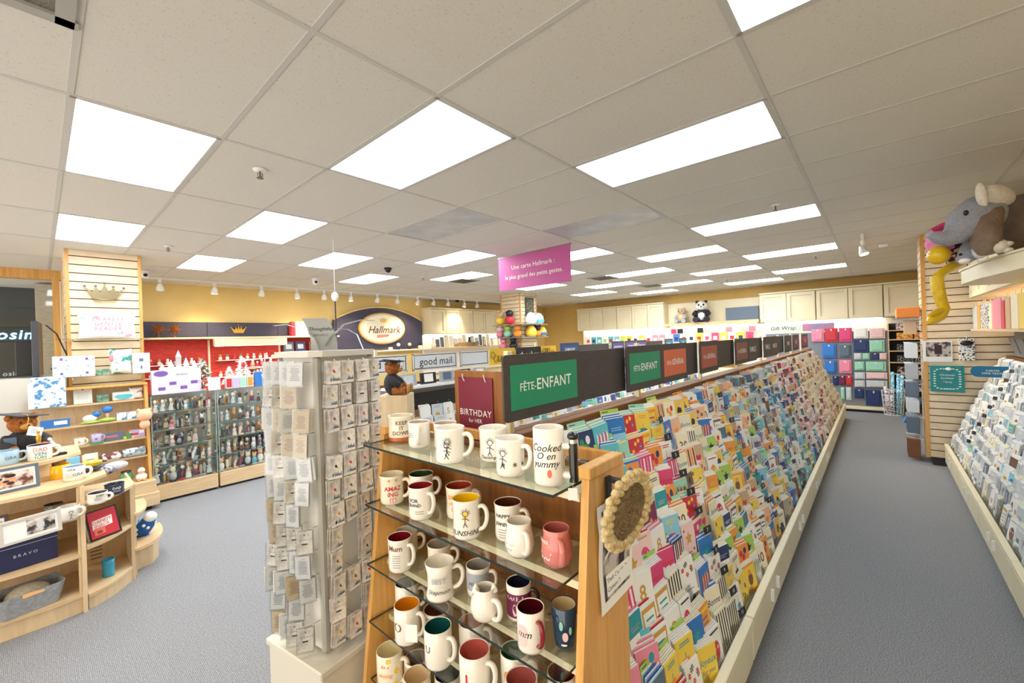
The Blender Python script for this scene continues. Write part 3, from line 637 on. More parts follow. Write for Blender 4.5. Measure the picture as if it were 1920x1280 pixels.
def mug(u, v_top, v_base, wpx, z, inner, label, body='w', handle=-0.6, shape='std', art=None, group='mugs on the glass display shelves', hcol=None, name='mug', flat=False):
    """u = centre column, v_top / v_base rim and foot rows in the photograph; sits on height z"""
    p = pz(u, v_base, z); D = dep(p); r_ = wpx/2*D/FPX*.97; h = (v_base-v_top)*D/FPX; 
    while any((p.x-q[0])**2+(p.y-q[1])**2 < (r_+q[2]+.002)**2 and abs(q[3]-z) < .02 for q in PLACED) and flat is False:
        dd = (p-CAM); dd.z = 0; p = p+dd.normalized()*.006
        if p.x+r_ > -.14: break
    PLACED.append((p.x, p.y, r_, z))
    toward = math.atan2(CAM.y-p.y, CAM.x-p.x)
    bm = mugw if body == 'w' else mugc if body == 'c' else glz(body); im = glz(inner) if inner else bm
    t = thing(name, label, 'mug', (p.x, p.y, z), 0, group)
    W = .0035
    if shape == 'std': pr = [(r_*.86, 0), (r_*.97, .006), (r_, .02), (r_*.97, h*.5), (r_, h*.93), (r_*1.03, h)]
    elif shape == 'flare': pr = [(r_*.95, 0), (r_, .01), (r_*.86, h*.3), (r_*.88, h*.7), (r_*1.02, h)]
    elif shape == 'round': pr = [(r_*.66, 0), (r_*.92, h*.12), (r_*1.03, h*.35), (r_*.97, h*.62), (r_*.84, h*.86), (r_*.86, h)]
    elif shape == 'pot': pr = [(r_*.5, 0), (r_*.85, h*.15), (r_, h*.42), (r_*.88, h*.72), (r_*.62, h*.92), (r_*.66, h)]
    elif shape == 'taper': pr = [(r_*.74, 0), (r_*.78, .006), (r_, h)]
    elif shape == 'straight': pr = [(r_*.93, 0), (r_, .008), (r_, h)]
    n = 28
    MB().lathe([(0, .0012)]+[(pr[0][0], 0)]+pr[1:]+[(pr[-1][0]-W*.5, h+.0015), (pr[-1][0]-W, h-.001)], n, bm, cap=False).build('body', t)
    ip = [(pr[-1][0]-W, h-.001)]+[(a-W, zz) for a, zz in pr[-2:0:-1]]+[(pr[1][0]*.9-W, .007), (0, .006)]
    MB().lathe(ip, n, im, cap=False).build('interior', t)
    if handle is not None and shape != 'taper':
        a = toward-handle; hm = glz(hcol) if hcol else bm; rr = r_*.97
        pts = [(rr-.004, 0, h*.78), (rr+r_*.35, 0, h*.84), (rr+r_*.62, 0, h*.7), (rr+r_*.62, 0, h*.45), (rr+r_*.35, 0, h*.24), (rr-.003, 0, h*.2)]
        # smooth by subdivision
        for _ in range(2):
            q = [pts[0]]
            for A, B_ in zip(pts, pts[1:]): q += [tuple(A[i]*.75+B_[i]*.25 for i in range(3)), tuple(A[i]*.25+B_[i]*.75 for i in range(3))]
            pts = q+[pts[-1]]
        MB().tube(pts, r_*.15, hm, 10, R(a, 'Z'), sx=1.25).build('handle', t)
    if art:
        b = MB(); a0 = toward+.05
        for it in art:
            if it[0] == 't': _, s_, sz, cl, zf, da = it; text_cyl(b, s_, sz, P(cl), r_*1.0, h*zf, a0-da, .012)
            elif it[0] == 's': 
                _, s_, sz, cl, zf, da = it; text_cyl(b, s_, sz, P(cl), r_*1.0, h*zf, a0-da, .004, .35)
            elif it[0] == 'l':
                _, cl, zf, n_, da = it
                for i in range(n_):
                    zz = h*zf-i*h*.07; q = [((r_+.001)*cos(a0-da+j*.12), (r_+.001)*sin(a0-da+j*.12), zz) for j in range(-3, 4)]; b.tube(q, .0006, P(cl), 4)
            elif it[0] == 'doodle':
                _, cl, zf, da, seed = it; rr = random.Random(seed); f = lambda x, zz: ((r_+.0012)*cos(a0-da+x/r_), (r_+.0012)*sin(a0-da+x/r_), h*zf+zz)
                b.tube([f(.009*cos(2*pi*i/10), .012+.009*sin(2*pi*i/10)) for i in range(10)], .0009, P(cl), 4, closed=True)
                for i in range(9): aa = pi*i/8; b.tube([f(.009*cos(aa), .012+.009*sin(aa)), f(.017*cos(aa+rr.uniform(-.2, .2)), .012+.018*sin(aa))], .0006, P(cl), 4)
                b.tube([f(0, .002), f(-.002, -.02), f(-.008, -.034)], .0012, P(cl), 4); b.tube([f(-.002, -.02), f(.006, -.034)], .0012, P(cl), 4); b.tube([f(-.012, -.006), f(0, -.004), f(.013, -.012)], .001, P(cl), 4)
            elif it[0] == 'blob':
                _, cl, zf, da, rx, rz_ = it; b.poly([((r_+.0006)*cos(a0-da+rx*cos(2*pi*i/16)), (r_+.0006)*sin(a0-da+rx*cos(2*pi*i/16)), h*zf+rz_*sin(2*pi*i/16)) for i in range(16)], P(cl)) if rx < .25 else \
                    b.add([((r_+.0006)*cos(a0-da+rx*(k/6-1)), (r_+.0006)*sin(a0-da+rx*(k/6-1)), h*zf+s_*rz_*math.sqrt(max(.02, 1-(k/6-1)**4))) for s_ in (-1, 1) for k in range(13)], [(k, k+1, 14+k, 13+k) for k in range(12)], P(cl))
            elif it[0] == 'ring':
                _, cl, z0, z1 = it; b.lathe([(r_*.99+.0006, z0*h), (r_+.0009, z1*h)], n, P(cl) if cl in _pal else glz(cl), cap=False)
        if b.v: b.build('printed_art', t)
    return t, p, r_, h
PLACED = []
def tagcard(p, z, lb=None):
    pass
A = GZ
mug(752, 778, 822, 46, A[0], '#efe3c8', 'cream mug reading KEEP IT DOWN with an orange base band', 'c', None, 'std', [('t', 'KEEP', .024, 'brown', .74, 0), ('t', 'IT', .024, 'brown', .52, 0), ('t', 'DOWN', .024, 'brown', .32, 0), ('ring', '#c9641f', 0, .14)])
mug(787, 790, 836, 42, A[0], '#c9b59f', 'plain white mug with taupe interior and its handle turned forward', 'w', .1, 'std', [('l', 'black', .6, 3, 1.0)])
mug(836, 792, 838, 44, A[0], '#c9b59f', 'white mug covered in fine writing, behind the girl doodle mug', 'w', None, 'std', [('l', 'black', .8, 9, .9), ('l', 'black', .8, 9, .3)])
t_, p_, r_, h_ = mug(845, 800, 864, 56, A[0], None, 'white mug with spiky haired doodle and a dotted black handle', 'w', -1.15, 'std', [('doodle', 'black', .55, .25, 1), ('doodle', 'black', .45, .3, 7)])
b = MB()
mug(926, 800, 860, 54, A[0], None, 'white mug with a small doodle figure, behind the starry mug', 'w', None, 'std', [('doodle', 'black', .5, .3, 3), ('s', 'Thanking You', .016, 'black', .16, .2)])
mug(958, 820, 888, 56, A[0], None, 'white mug with doodle figure trailing little stars', 'w', -1.0, 'std', [('doodle', 'black', .55, .6, 4), ('t', '*   *  *', .03, 'black', .3, -.15)])
t_, p_, r_, h_ = mug(1031, 800, 904, 60, A[0], None, 'tall white mug with a black barbecue tool handle', 'w', None, 'straight', [('s', 'Cooked', .03, 'black', .68, .3), ('s', 'O en', .028, 'black', .54, .3), ('s', 'yummy', .028, 'black', .40, .3), ('blob', 'coral', .24, .05, .14, .012)])
a = math.atan2(CAM.y-p_.y, CAM.x-p_.x)+1.25; ca, sa = cos(a), sin(a); rd = r_+.028
MB().tube([(ca*rd, sa*rd, h_*.06), (ca*rd, sa*rd, h_*.74)], .0135, glz('#121114'), 12).build('grip', t_)
MB().ell((ca*rd, sa*rd, h_*.86), (.017, .017, .013), glz('#121114')).build('grip_end', t_)
MB().tube([(ca*rd, sa*rd, h_*.72), (ca*rd, sa*rd, h_*.84)], .0125, CHROME, 12).build('grip_collar', t_)
b = MB()
for zz in (.16, .68): b.tube([(ca*r_*.95, sa*r_*.95, h_*zz), (ca*rd, sa*rd, h_*zz)], .011, mugw, 8)
b.build('grip_mount', t_)
# second shelf
mug(736, 888, 940, 45, A[1], '#efe3c8', 'cream mug with stars inside reading AMAZING IT in red', 'c', -1.2, 'std', [('t', '*  *', .03, 'gold', .82, 0), ('t', 'AMAZ', .026, 'red', .58, 0), ('t', 'ING', .026, 'red', .38, 0), ('t', 'IT!', .026, 'coral', .18, 0)])
mug(791, 887, 935, 46, A[1], '#2f4a2a', 'white mug with dark green interior on the second shelf', 'w', -1.3, 'std')
mug(790, 909, 968, 46, A[1], '#8d1f26', 'white mug with bright red interior and writing on the second shelf', 'w', -.7, 'std', [('t', 'FOR', .02, 'black', .62, .7), ('t', 'GRAND', .017, 'black', .48, .7), ('l', 'black', .3, 2, .2)])
mug(862, 909, 966, 50, A[1], '#a83a22', 'cream mug with orange lettering and rust interior behind the sunshine mug', 'c', -1.4, 'std', [('t', 'BE OH', .024, 'orange', .72, .3), ('t', 'HAPPY', .02, 'orange', .52, .3), ('t', 'DAY', .02, 'orange', .34, .3)])
mug(876, 932, 1003, 53, A[1], '#f2c211', 'white mug with yellow interior reading SUNSHINE', 'w', -1.15, 'std', [('s', 'SUNSHINE', .024, 'black', .2, .2), ('blob', 'yellow', .66, .15, .2, .012), ('doodle', 'black', .62, .15, 9)])
mug(954, 940, 1006, 52, A[1], '#5a2e1c', 'white mug with chocolate brown interior reading Happy sweet', 'w', -1.2, 'std', [('t', 'HAPPY', .018, 'black', .72, .5), ('s', 'sweet', .026, 'black', .52, .5), ('l', 'black', .35, 4, .5)])
mug(975, 975, 1038, 56, A[1], None, 'plain white round-bellied mug on the second shelf', 'w', -.35, 'round', [('s', 'full', .03, 'grey', .35, 1.0)])
mug(1045, 988, 1056, 60, A[1], '#b5605a', 'glossy salmon pink mug with white script lettering', '#d9827a', -.2, 'round', [('s', 'bless', .022, 'white', .75, 1.1), ('s', 'And', .032, 'white', .35, 1.1)])
# third shelf
mug(764, 993, 1036, 42, A[2], '#cfc8ba', 'pale mug behind the MUM mug on the third shelf', 'c', -1.3, 'std')
mug(751, 1005, 1065, 44, A[2], '#7d1420', 'white mug with dark red interior reading Mum', 'w', -.8, 'std', [('t', 'Mum', .03, 'brown', .76, .5), ('l', 'black', .55, 6, .4)])
mug(825, 1018, 1062, 46, A[2], '#b9b0a2', 'grey-white mug standing behind the BEST mug', 'c', -1.3, 'std', [('t', 'her', .02, 'black', .6, .5)])
mug(826, 1051, 1115, 55, A[2], None, 'white flared mug reading BEST Stepmom', 'w', -1.5, 'flare', [('t', 'BEST', .026, 'grey', .6, .15), ('s', 'Stepmom', .022, 'black', .3, .15), ('l', 'grey', .44, 1, .1)])
mug(898, 1057, 1110, 46, A[2], '#a5a09a', 'white mug with grey lettered band and price sticker', 'w', -1.2, 'std', [('ring', 'grey', .25, .85), ('t', 'MERRY', .018, 'slate', .5, .3)])
mug(911, 1100, 1158, 60, A[2], '#eae4da', 'round white cat-shaped mug with two pointed ears', 'w', -.6, 'pot')
t_ = [o for o in C.objects if o.get('label') == 'round white cat-shaped mug with two pointed ears'][0]
for s_ in (-1, 1): MB().lathe([(.014, 0), (.008, .016), (.001, .026)], 10, mugw, T(s_*.032*.6, -s_*.032*.75, .092)).build('ear', t_)
mug(974, 1089, 1152, 48, A[2], '#1d2036', 'mug with navy interior and plum illustrated band', 'w', -1.3, 'straight', [('ring', 'plum', .12, .8), ('blob', 'blush', .35, .4, .2, .02), ('t', 'TAKE A', .02, 'white', .68, .4)], hcol='#26222e')
mug(997, 1136, 1210, 54, A[2], '#4c0c16', 'white mug with maroon interior, maroon handle and peach patch', 'w', -.5, 'straight', [('blob', 'blush', .45, .75, .45, .032), ('s', 'mm', .03, 'black', .5, .6)], hcol='#8a1a28')
mug(1059, 1130, 1204, 50, A[2], '#cdb58c', 'dark blue tumbler cup with leaf and fruit pattern', '#1d3f5a', None, 'taper', [('blob', 'blush', .36, .0, .22, .014), ('blob', 'mint', .62, .3, .15, .014), ('blob', 'mint', .5, -.4, .12, .012), ('blob', 'white', .16, .1, .24, .003)])
# fourth shelf
mug(765, 1090, 1143, 46, A[3], '#24463a', 'white mug with dark green interior on the fourth shelf', 'w', -1.2, 'straight', [('blob', 'orange', .3, .5, .2, .012)])
mug(765, 1131, 1196, 49, A[3], '#e08a14', 'white mug with orange interior and hanging paper tag', 'w', -.9, 'straight', [('t', 'O', .05, 'brown', .5, .9)])
mug(823, 1172, 1240, 53, A[3], '#175458', 'white mug with deep teal interior on the fourth shelf', 'w', -.8, 'straight', [('t', 'U', .035, 'slate', .55, .9)])
mug(820, 1140, 1186, 50, A[3], '#6b3a2a', 'white mug with brown interior behind the teal one', 'w', None, 'straight', [('ring', 'tan', .2, .9)])
mug(886, 1163, 1222, 50, A[3], '#c87a1e', 'white mug with amber interior partly seen through glass', 'w', -1.2, 'straight')
mug(892, 1216, 1290, 60, A[3], '#c9635a', 'white mug with coral interior and a red letter L', 'w', -.9, 'straight', [('t', 'L', .06, 'red', .45, .5)])
mug(967, 1218, 1285, 56, A[3], '#2f7a55', 'white mug with green interior and orange panel', 'w', -1.1, 'straight', [('blob', 'orange', .5, .5, .4, .02)])
mug(980, 1270, 1345, 62, A[3], '#b8605c', 'mug with salmon interior at the bottom edge of the picture', 'w', -.9, 'straight')
mug(1055, 1258, 1322, 56, A[3], '#8d2a24', 'mug with brick red interior beside the right side panel', 'w', -1.1, 'straight')
# fifth shelf
mug(733, 1216, 1284, 50, A[4], '#e9dcb0', 'cream mug with yellow flowers reading Be a shining person', 'c', -1.0, 'straight', [('s', 'Be a', .02, 'orange', .76, .5), ('s', 'shining', .022, 'orange', .52, .5), ('s', 'person', .02, 'orange', .3, .5), ('blob', 'yellow', .6, -.4, .2, .012), ('blob', 'yellow', .25, -.3, .2, .012), ('blob', 'yellow', .9, .2, .2, .01)])
mug(784, 1264, 1334, 52, A[4], '#e4c79c', 'cream mug with peach interior at the bottom edge', 'c', None, 'straight')
mug(782, 1232, 1282, 46, A[4], '#9a8272', 'taupe mug behind the flowered mug', 'w', None, 'straight', [('ring', 'tan', .1, .9)])
mug(841, 1262, 1322, 50, A[4], '#1c4a56', 'white mug with blue-green interior low on the rack', 'w', None, 'straight')
# paper tags hanging from mugs
def paper_tag(u, v, D, w_, h_, label, rz=-.9, lines=True):
    p = CAM+ray(u, v)*D; t = thing('paper_tag', label, 'tag', p, rz, 'hanging paper price tags')
    MB().box(-w_/2, w_/2, -.0006, .0006, -h_/2, h_/2, P('white')).build('card', t)
    MB().tube([(0, 0, h_/2-.004), (.004, .002, h_/2+.02)], .0007, GREYM, 4).build('string', t)
    return t
paper_tag(1074, 926, 1.18, .026, .034, 'small blank white tag hanging under the tall mug', -.9)
paper_tag(771, 1187, 1.58, .048, .066, 'white folded paper tag hanging from the orange-lined mug', -1.0)
# poster on the side panel
t = thing('notice_poster', 'white paper notice reading Theft Caught On Camera with dark photo', 'poster', (-.2, RYR-.029, 1.2), 0)
g = MB(); pw, ph = .21, .31; n = 8
def wav(x, z): return -.0015-.006*(.5+.5*sin(z*26+x*9))*(1 if z < .1 else .3)
vs = [(-pw/2+pw*i/n, wav(-pw/2+pw*i/n, -ph/2+ph*j/n), -ph/2+ph*j/n) for j in range(n+1) for i in range(n+1)]
g.add(vs, [(j*(n+1)+i, j*(n+1)+i+1, (j+1)*(n+1)+i+1, (j+1)*(n+1)+i) for j in range(n) for i in range(n)], P('white'), None, True); g.build('sheet', t)
cctv = tex_mat('blurry photo print', '#3c3440', '#c7bdb6', (1, 1, 1), 16, 3, .6, lo=.4, hi=.56)
def wpoly(b, pts, m, e=.0012, nn=6):
    b.poly([(x, wav(x, z)-e, z) for x, z in pts], m)
b = MB(); 
for j in range(8):
    z0, z1 = -.125+.26*j/8, -.125+.26*(j+1)/8
    for i in range(6): x0, x1 = -.082+.166*i/6, -.082+.166*(i+1)/6; wpoly(b, [(x0, z0), (x1, z0), (x1, z1), (x0, z1)], cctv)
b.build('photo', t)
b = MB(); K = mat('print dark figure', '#3a2430', .6)
for j in range(7): z0 = -.06+.14*j/7; wpoly(b, [(.01-.012*(j > 3), z0), (.045, z0), (.048, z0+.02), (.012, z0+.02)], K, .0022)
wpoly(b, [(.018, .082), (.04, .082), (.04, .105), (.018, .105)], K, .0022); b.build('printed_figure', t)
b = MB(); wpoly(b, [(-.075, .0), (-.03, .03), (-.033, .04), (-.01, .038), (-.028, .018), (-.03, .022), (-.07, -.008)], P('white'), .003); b.build('arrow', t)
b = MB()
for i in range(6): x0 = -.07+.15*i/6; wpoly(b, [(x0, -.115), (x0+.025, -.115), (x0+.025, -.055), (x0, -.055)], P('white'), .0026)
b.build('caption_box', t)
b = MB()
for s_, z in (('Theft Caught On', -.073), ('Camera !!!', -.098)):
    tt = text_mb(s_, .0195, P('black'), .0, align='LEFT'); b.mb(MB().add([(x-.066, wav(x-.066, zz+z)-.0034, zz+z) for x, y, zz in tt.v], tt.f, P('black')))
b.build('caption', t)
# woven straw trivet on a black hook
t = thing('woven_mat', 'round woven straw mat with braided cream rim hanging from a black bracket', 'woven mat')
_v = ray(1174, 957).normalized(); _s = _R*.89-_U*.46; _s = (_s-_v*_s.dot(_v)).normalized(); _N = (-_v*.44+_s*.898).normalized(); _Z = (_R*.46+_U*.89); _Z = (_Z-_N*_Z.dot(_N)).normalized(); _X = (-_N).cross(_Z)
t.matrix_world = Matrix.Translation(CAM+ray(1178, 957)*1.08) @ Matrix(((_X.x, -_N.x, _Z.x), (_X.y, -_N.y, _Z.y), (_X.z, -_N.z, _Z.z))).to_4x4() @ Matrix.Diagonal((1.04, 1.04, 1.04, 1))
straw = tex_mat('straw rope', '#e2cfa0', '#b99c68', (1, 1, 1), 60, 4, .8, bump=.6); jute = tex_mat('jute rope', '#8f7a58', '#6b5638', (1, 1, 1), 90, 4, .85, bump=.6)
b = MB(); N_ = 26
for i in range(N_):
    a = 2*pi*i/N_; R0 = .083; b.ell((R0*cos(a), 0, R0*sin(a)), (.020, .012, .011), straw, 8, 5, T(0, 0, 0) @ R(0, 'Y') if False else None)
for i in range(N_):
    a = 2*pi*(i+.5)/N_; b.ell((.096*cos(a), .002*(-1)**i, .096*sin(a)), (.012, .011, .012), straw, 8, 5)
b.build('braided_rim', t)
b = MB(); pts = []
for i in range(260): a = i*.19; rr = .004+.0693*i/260; pts.append((rr*cos(a), .0015*sin(i*1.9), rr*sin(a)))
b.tube(pts, .0052, jute, 6); b.build('woven_centre', t)
t = thing('wire_bracket', 'black metal bracket on the oak side panel', 'bracket', (-.24, RYR-.034, 1.40), 0)
b = MB(); b.bbox(-.012, .012, -.006, .004, -.10, .03, .001, BLACK); b.bbox(-.012, .012, -.09, -.004, .016, .028, .001, BLACK); b.bbox(.0, .09, -.04, -.03, -.095, -.083, .001, BLACK); b.build('arm', t)
# ---------------------------------------------------------------- BIRTHDAY for HER board at the gondola end
t = thing('end_sign', 'maroon hanging sign reading BIRTHDAY for HER on a brown wood board', 'sign', (-.04, -.27, 1.35), -pi/2)
MB().box(-.16, .17, .0, .018, -.0, .36, BROWN).build('board', t)
MB().box(-.125, .095, -.008, -.003, -.04, .33, mat('maroon sign', '#7e1f38', .5)).build('sign_sheet', t)
b = MB(); b.mb(text_mb('BIRTHDAY', .040, P('white'), .006, 0, 1.1), T(-.015, -.010, .17)); b.build('lettering', t)
b = MB(); b.mb(text_mb('for HER', .026, P('white'), .004), T(-.015, -.010, .135)); b.build('small_lettering', t)
for x in (-.09, .05): MB().tube([(x, .004, .335), (x-.003, -.012, .345), (x+.004, -.014, .325), (x+.006, -.006, .31)], .0018, WHITE, 5).build('ring', t)
MB().bbox(-.135, -.10, .02, .05, -.05, .40, .002, OAKL).build('side_post', t) if False else None
# ================================================================ SPINNER RACK
spin = thing('spinner_rack', 'tall grey square spinner rack hung with carded charms', 'spinner rack', (-.455, .318, 0), 0)
sx0, sy0 = -.455, .318; SA = math.atan2(.913, .407)-pi/2      # yaw facing
ang = SA+rad(33)
spin.rotation_euler = (0, 0, ang)
S = .15; z0, z1 = .55, 1.80
def sp(b, name): return b.build(name, spin)
towerm = mat('spinner grey laminate', '#d4d0c6', .5)
sp(MB().box(-S+.012, S-.012, -S+.012, S-.012, z0, z1, towerm), 'tower')
for sx in (-1, 1):
    for sy in (-1, 1): sp(MB().bbox(min(sx*S, sx*(S-.03)), max(sx*S, sx*(S-.03)), min(sy*S, sy*(S-.03)), max(sy*S, sy*(S-.03)), z0, z1, .008, mat('spinner corner', '#a8a59b', .45)), 'corner_post')
sp(MB().prism([(-S-.02, -S+.02), (-S+.02, -S-.02), (S-.02, -S-.02), (S+.02, -S+.02), (S+.02, S-.02), (S-.02, S+.02), (-S+.02, S+.02), (-S-.02, S-.02)], z1, z1+.025, towerm), 'top_cap')
sp(MB().bbox(-S-.06, S+.06, -S-.06, S+.06, .5, .53, .005, mat('spinner base', '#d2cdbf', .5)), 'base_top')
sp(MB().bbox(-S-.05, S+.05, -S-.05, S+.05, .0, .5, .004, mat('spinner base', '#d2cdbf', .5)), 'base')
sp(MB().cyl((0, 0, .53), .06, .02, BLACK), 'turntable')
def spin_card(style, r):
    w_, h_ = .060, .094; b = MB(); base = tex_mat('charm card', '#efe9df', '#b5aca8', (1, 1, 1), 26, 4, .5, lo=.45, hi=.72) if style < 3 else mat('kraft charm card', '#cdb793', .6) if style == 3 else mat('charm card cool', '#dcdcdc', .4)
    b.box(-w_/2, w_/2, 0, .0012, -h_, 0, base); G = P('slate'); e = -.0006
    if style in (0, 1):
        for i in range(4): b.poly([(-.024, e, -.010-i*.005), (-.024+r.uniform(.008, .018), e, -.010-i*.005), (-.012, e, -.0085-i*.005), (-.024, e, -.0085-i*.005)], G)
        for i in range(5): x = .0+i*.006; hh = .008+r.random()*.014; b.poly([(x-.004, e, -h_+.012), (x+.004, e, -h_+.012), (x, e, -h_+.012+hh)], G)
        for x, z, ra in ((-.017, -.074, .012), (-.004, -.078, .010)): b.disc((x, e*.8, z), ra, P('silver'), 10)
        c = r.choice(['gold', 'red', 'black', 'brown', 'lime']); b.ell((0, -.003, -.040), (.005, .002, .006), P(c), 6, 5); b.ell((.005, -.003, -.046), (.003, .002, .003), P(c), 6, 5)
    elif style == 2:
        b.disc((0, e, -.015), .003, P('black'), 8); b.poly([(-.02, e, -.036), (.02, e, -.036), (.02, e, -.0345), (-.02, e, -.0345)], G); b.poly([(-.011, e, -.056), (.011, e, -.056), (.011, e, -.050), (-.011, e, -.050)], P('black'))
    else:
        for i in range(11):
            l = r.uniform(.012, .022); b.poly([(-l, e, -.024-i*.005), (l, e, -.024-i*.005), (l, e, -.0222-i*.005), (-l, e, -.0222-i*.005)], P('slate') if style != 3 else P('brown'))
        b.tube([(-.015, -.001, -.018), (.012, -.002, -.01)], .0008, P('gold'), 4)
    return b.mesh('charm_card')
rs = random.Random(21); SC = [[spin_card(s_, rs) for _ in range(4)] for s_ in range(5)]
bag = MB().box(-.034, .034, -.004, .004, -.10, .006, CLEAR).mesh('clear_sleeve')
hook = MB().tube([(0, .07, 0), (0, 0, 0), (0, -.006, .006)], .0018, CHROME, 5).mesh('wire_hook')
ST = {0: 'white charm card with snowy treetop print', 1: 'white charm card with snowy print', 2: 'white charm card showing its barcode back', 3: 'kraft charm card with fine verse', 4: 'pale charm card with fine verse'}
Ms = Matrix.Translation((sx0, sy0, 0)) @ R(ang, 'Z')
rows = 12
for face, nm in ((0, 'right'), (1, 'left')):
    for row in range(rows):
        for col in range(4):
            if rs.random() < (.10 if face == 0 else .05): continue
            z = z1-.02-row*.1; x = -S+.04+col*.074+rs.uniform(-.004, .004)
            st = rs.choice([0, 0, 1, 1, 0, 2]) if face == 0 else rs.choice([4, 4, 4, 3, 2])
            Mf = Ms @ (R(0, 'Z') if face == 0 else R(-pi/2, 'Z')) 
            dy = -S-.045-rs.uniform(0, .02); tw = rs.uniform(-.25, .25) if face == 0 else rs.uniform(.35, 1.05)
            M = Mf @ T(x, dy, z) @ R(tw, 'Z') @ R(rs.uniform(-.06, .06), 'Y')
            o = put('charm_card', rs.choice(SC[st]), None, M=M)
            h_ = put('wire_hook', hook, o); h_.rotation_euler = (0, 0, -tw)
            if face == 1: put('clear_sleeve', bag, o)
            # stacked sheets behind
            s2 = put('card_behind', rs.choice(SC[st]), o, (rs.uniform(-.006, .01), .008, rs.uniform(-.004, .003)), (0, rs.uniform(-.06, .06), 0)); s3 = put('card_behind', rs.choice(SC[4 if face else 2]), o, (rs.uniform(-.012, .004), .016, .002), (0, rs.uniform(-.05, .05), 0))
            tag(o, f"{ST[st]}, {nm} face, {ORD[row]} row, {ORD[col]} from left", 'charm card', 'charm cards on the spinner rack')
# topper: curved grey sign, clear wings
t = thing('topper_sign', 'curved silver card sign reading Thoughtful Angels on top of the spinner', 'sign', (sx0, sy0, z1+.026), -.62)
cv = MB(); silver = mat('silver card', '#a9aca9', .35); n = 10
f = lambda i: (.085-.11*(i/n)**2.0, .0-.02, .155*i/n)
vs = []
for i in range(n+1):
    xo = -.035*(i/n)**2; y = -.02+.015*sin(pi*i/n); vs += [(-.06+xo, y, .15*i/n), (.055+xo*1.2, y, .15*i/n)]
cv.add(vs, [(2*i, 2*i+1, 2*i+3, 2*i+2) for i in range(n)], silver, None, True); cv.build('curved_card', t)
b = MB(); b.mb(text_mb('Thoughtful', .024, P('black'), .0, .3), T(-.02, -.012, .1)); b.mb(text_mb('ANGELS', .014, P('black'), .002, 0, 1.3), T(-.018, -.012, .072)); b.build('lettering', t)
def curl(label, pts, w_, m, loc, rz):
    b = MB(); vs = []
    for x, z in pts: vs += [(x, -w_/2, z), (x, w_/2, z)]
    k = len(pts); b.add(vs, [(2*i, 2*i+1, 2*i+3, 2*i+2) for i in range(k-1)], m, None, True)
    return tag(b.build('paper_wing', loc=loc, rot=(0, 0, rz)), label, 'card topper', 'curled paper wings on the spinner')
curl('white paper wing curling left on the spinner top', [(0.02, 0), (-.0, .06), (-.05, .10), (-.12, .125), (-.17, .12)], .06, P('white'), (sx0-.04, sy0+.02, z1+.026), -.6)
curl('clear paper wing curling right on the spinner top', [(-.02, .02), (.0, .06), (.06, .12), (.14, .14), (.20, .135)], .07, P('silver', .2), (sx0+.02, sy0-.01, z1+.026), -.62)
curl('white and grey striped paper strip drooping right on the spinner', [(.0, .10), (.05, .095), (.09, .07), (.115, .0)], .05, P('white'), (sx0+.03, sy0-.05, z1+.026), -.62)

t = thing('ceiling_hanger', 'white round weight on a thin rod hanging between spinner and arched sign', 'hanger', (sx0-.0, sy0+.0, 2.0)); t.location = CAM+ray(628, 556)*4.8
zz = t.location.z; MB().tube([(0, 0, 0), (0, 0, H-zz)], .002, WHITE, 4).build('wire', t); MB().ell((0, 0, 0), (.04, .04, .055), WHITE, 12, 8).build('weight', t); MB().tube([(0, 0, -.04), (0, 0, -.5)], .007, BLACK, 6).build('rod', t)
# ================================================================ LEFT: CURVED SHELF UNITS
def wave(pts_x, f): return [(x, f(x)) for x in pts_x]
# foreground curved gondola: front edge curve y = yf(x)
def yf(x): return 2.66+max(0, x+1.35)**2*.9
def shelf_plate(t, name, x0, x1, f, yb, z, th=.022, m=MAPLE, n=10):
    q = [(x0+(x1-x0)*i/n, f(x0+(x1-x0)*i/n)) for i in range(n+1)]+[(x1, yb), (x0, yb)]
    o = MB().prism(q, z-th, z, m).build(name, t); return o
def unit(name, label): return thing(name, label, 'shelf unit', (0, 0, 0))
tA = unit('display_shelf_unit', 'tall curved maple shelf unit in the left foreground with mugs and frames')
for z in (.695, .42, .135): shelf_plate(tA, 'shelf', -2.6, -1.175, yf, 3.2, z)
shelf_plate(tA, 'top_shelf', -2.6, -1.02, lambda x: 2.63+max(0, x+1.35)**2*2.2, 3.2, .925)
shelf_plate(tA, 'kick', -2.6, -1.175, lambda x: yf(x)+.02, 3.2, .113, .113, MAPLEV)
MB().box(-2.6, -1.175, 3.18, 3.2, .02, .92, MAPLEV).build('back_panel', tA)
MB().box(-1.175, -1.15, 2.68, 3.2, 0, .90, MAPLEV).build('side_panel', tA)
b = MB()
for z in [.2+.03*i for i in range(22)]: b.box(-1.1765, -1.1752, 2.74, 2.75, z, z+.012, BLACK)
b.build('peg_holes', tA)
MB().box(-1.19, -1.176, 2.7, 2.735, .12, .90, MAPLEV).build('front_stile', tA)
# raised tier behind
tT = unit('raised_display_shelf', 'raised curved maple shelf tier behind the front mugs')
shelf_plate(tT, 'shelf', -2.6, -1.14, lambda x: 2.92+max(0, x+1.45)**2*2.6, 3.6, 1.075)
MB().box(-2.6, -1.22, 3.25, 3.27, .925, 1.052, MAPLEV).build('riser', tT); MB().box(-2.6, -1.3, 2.99, 3.01, .926, 1.053, MAPLE).build('front_riser', tT)
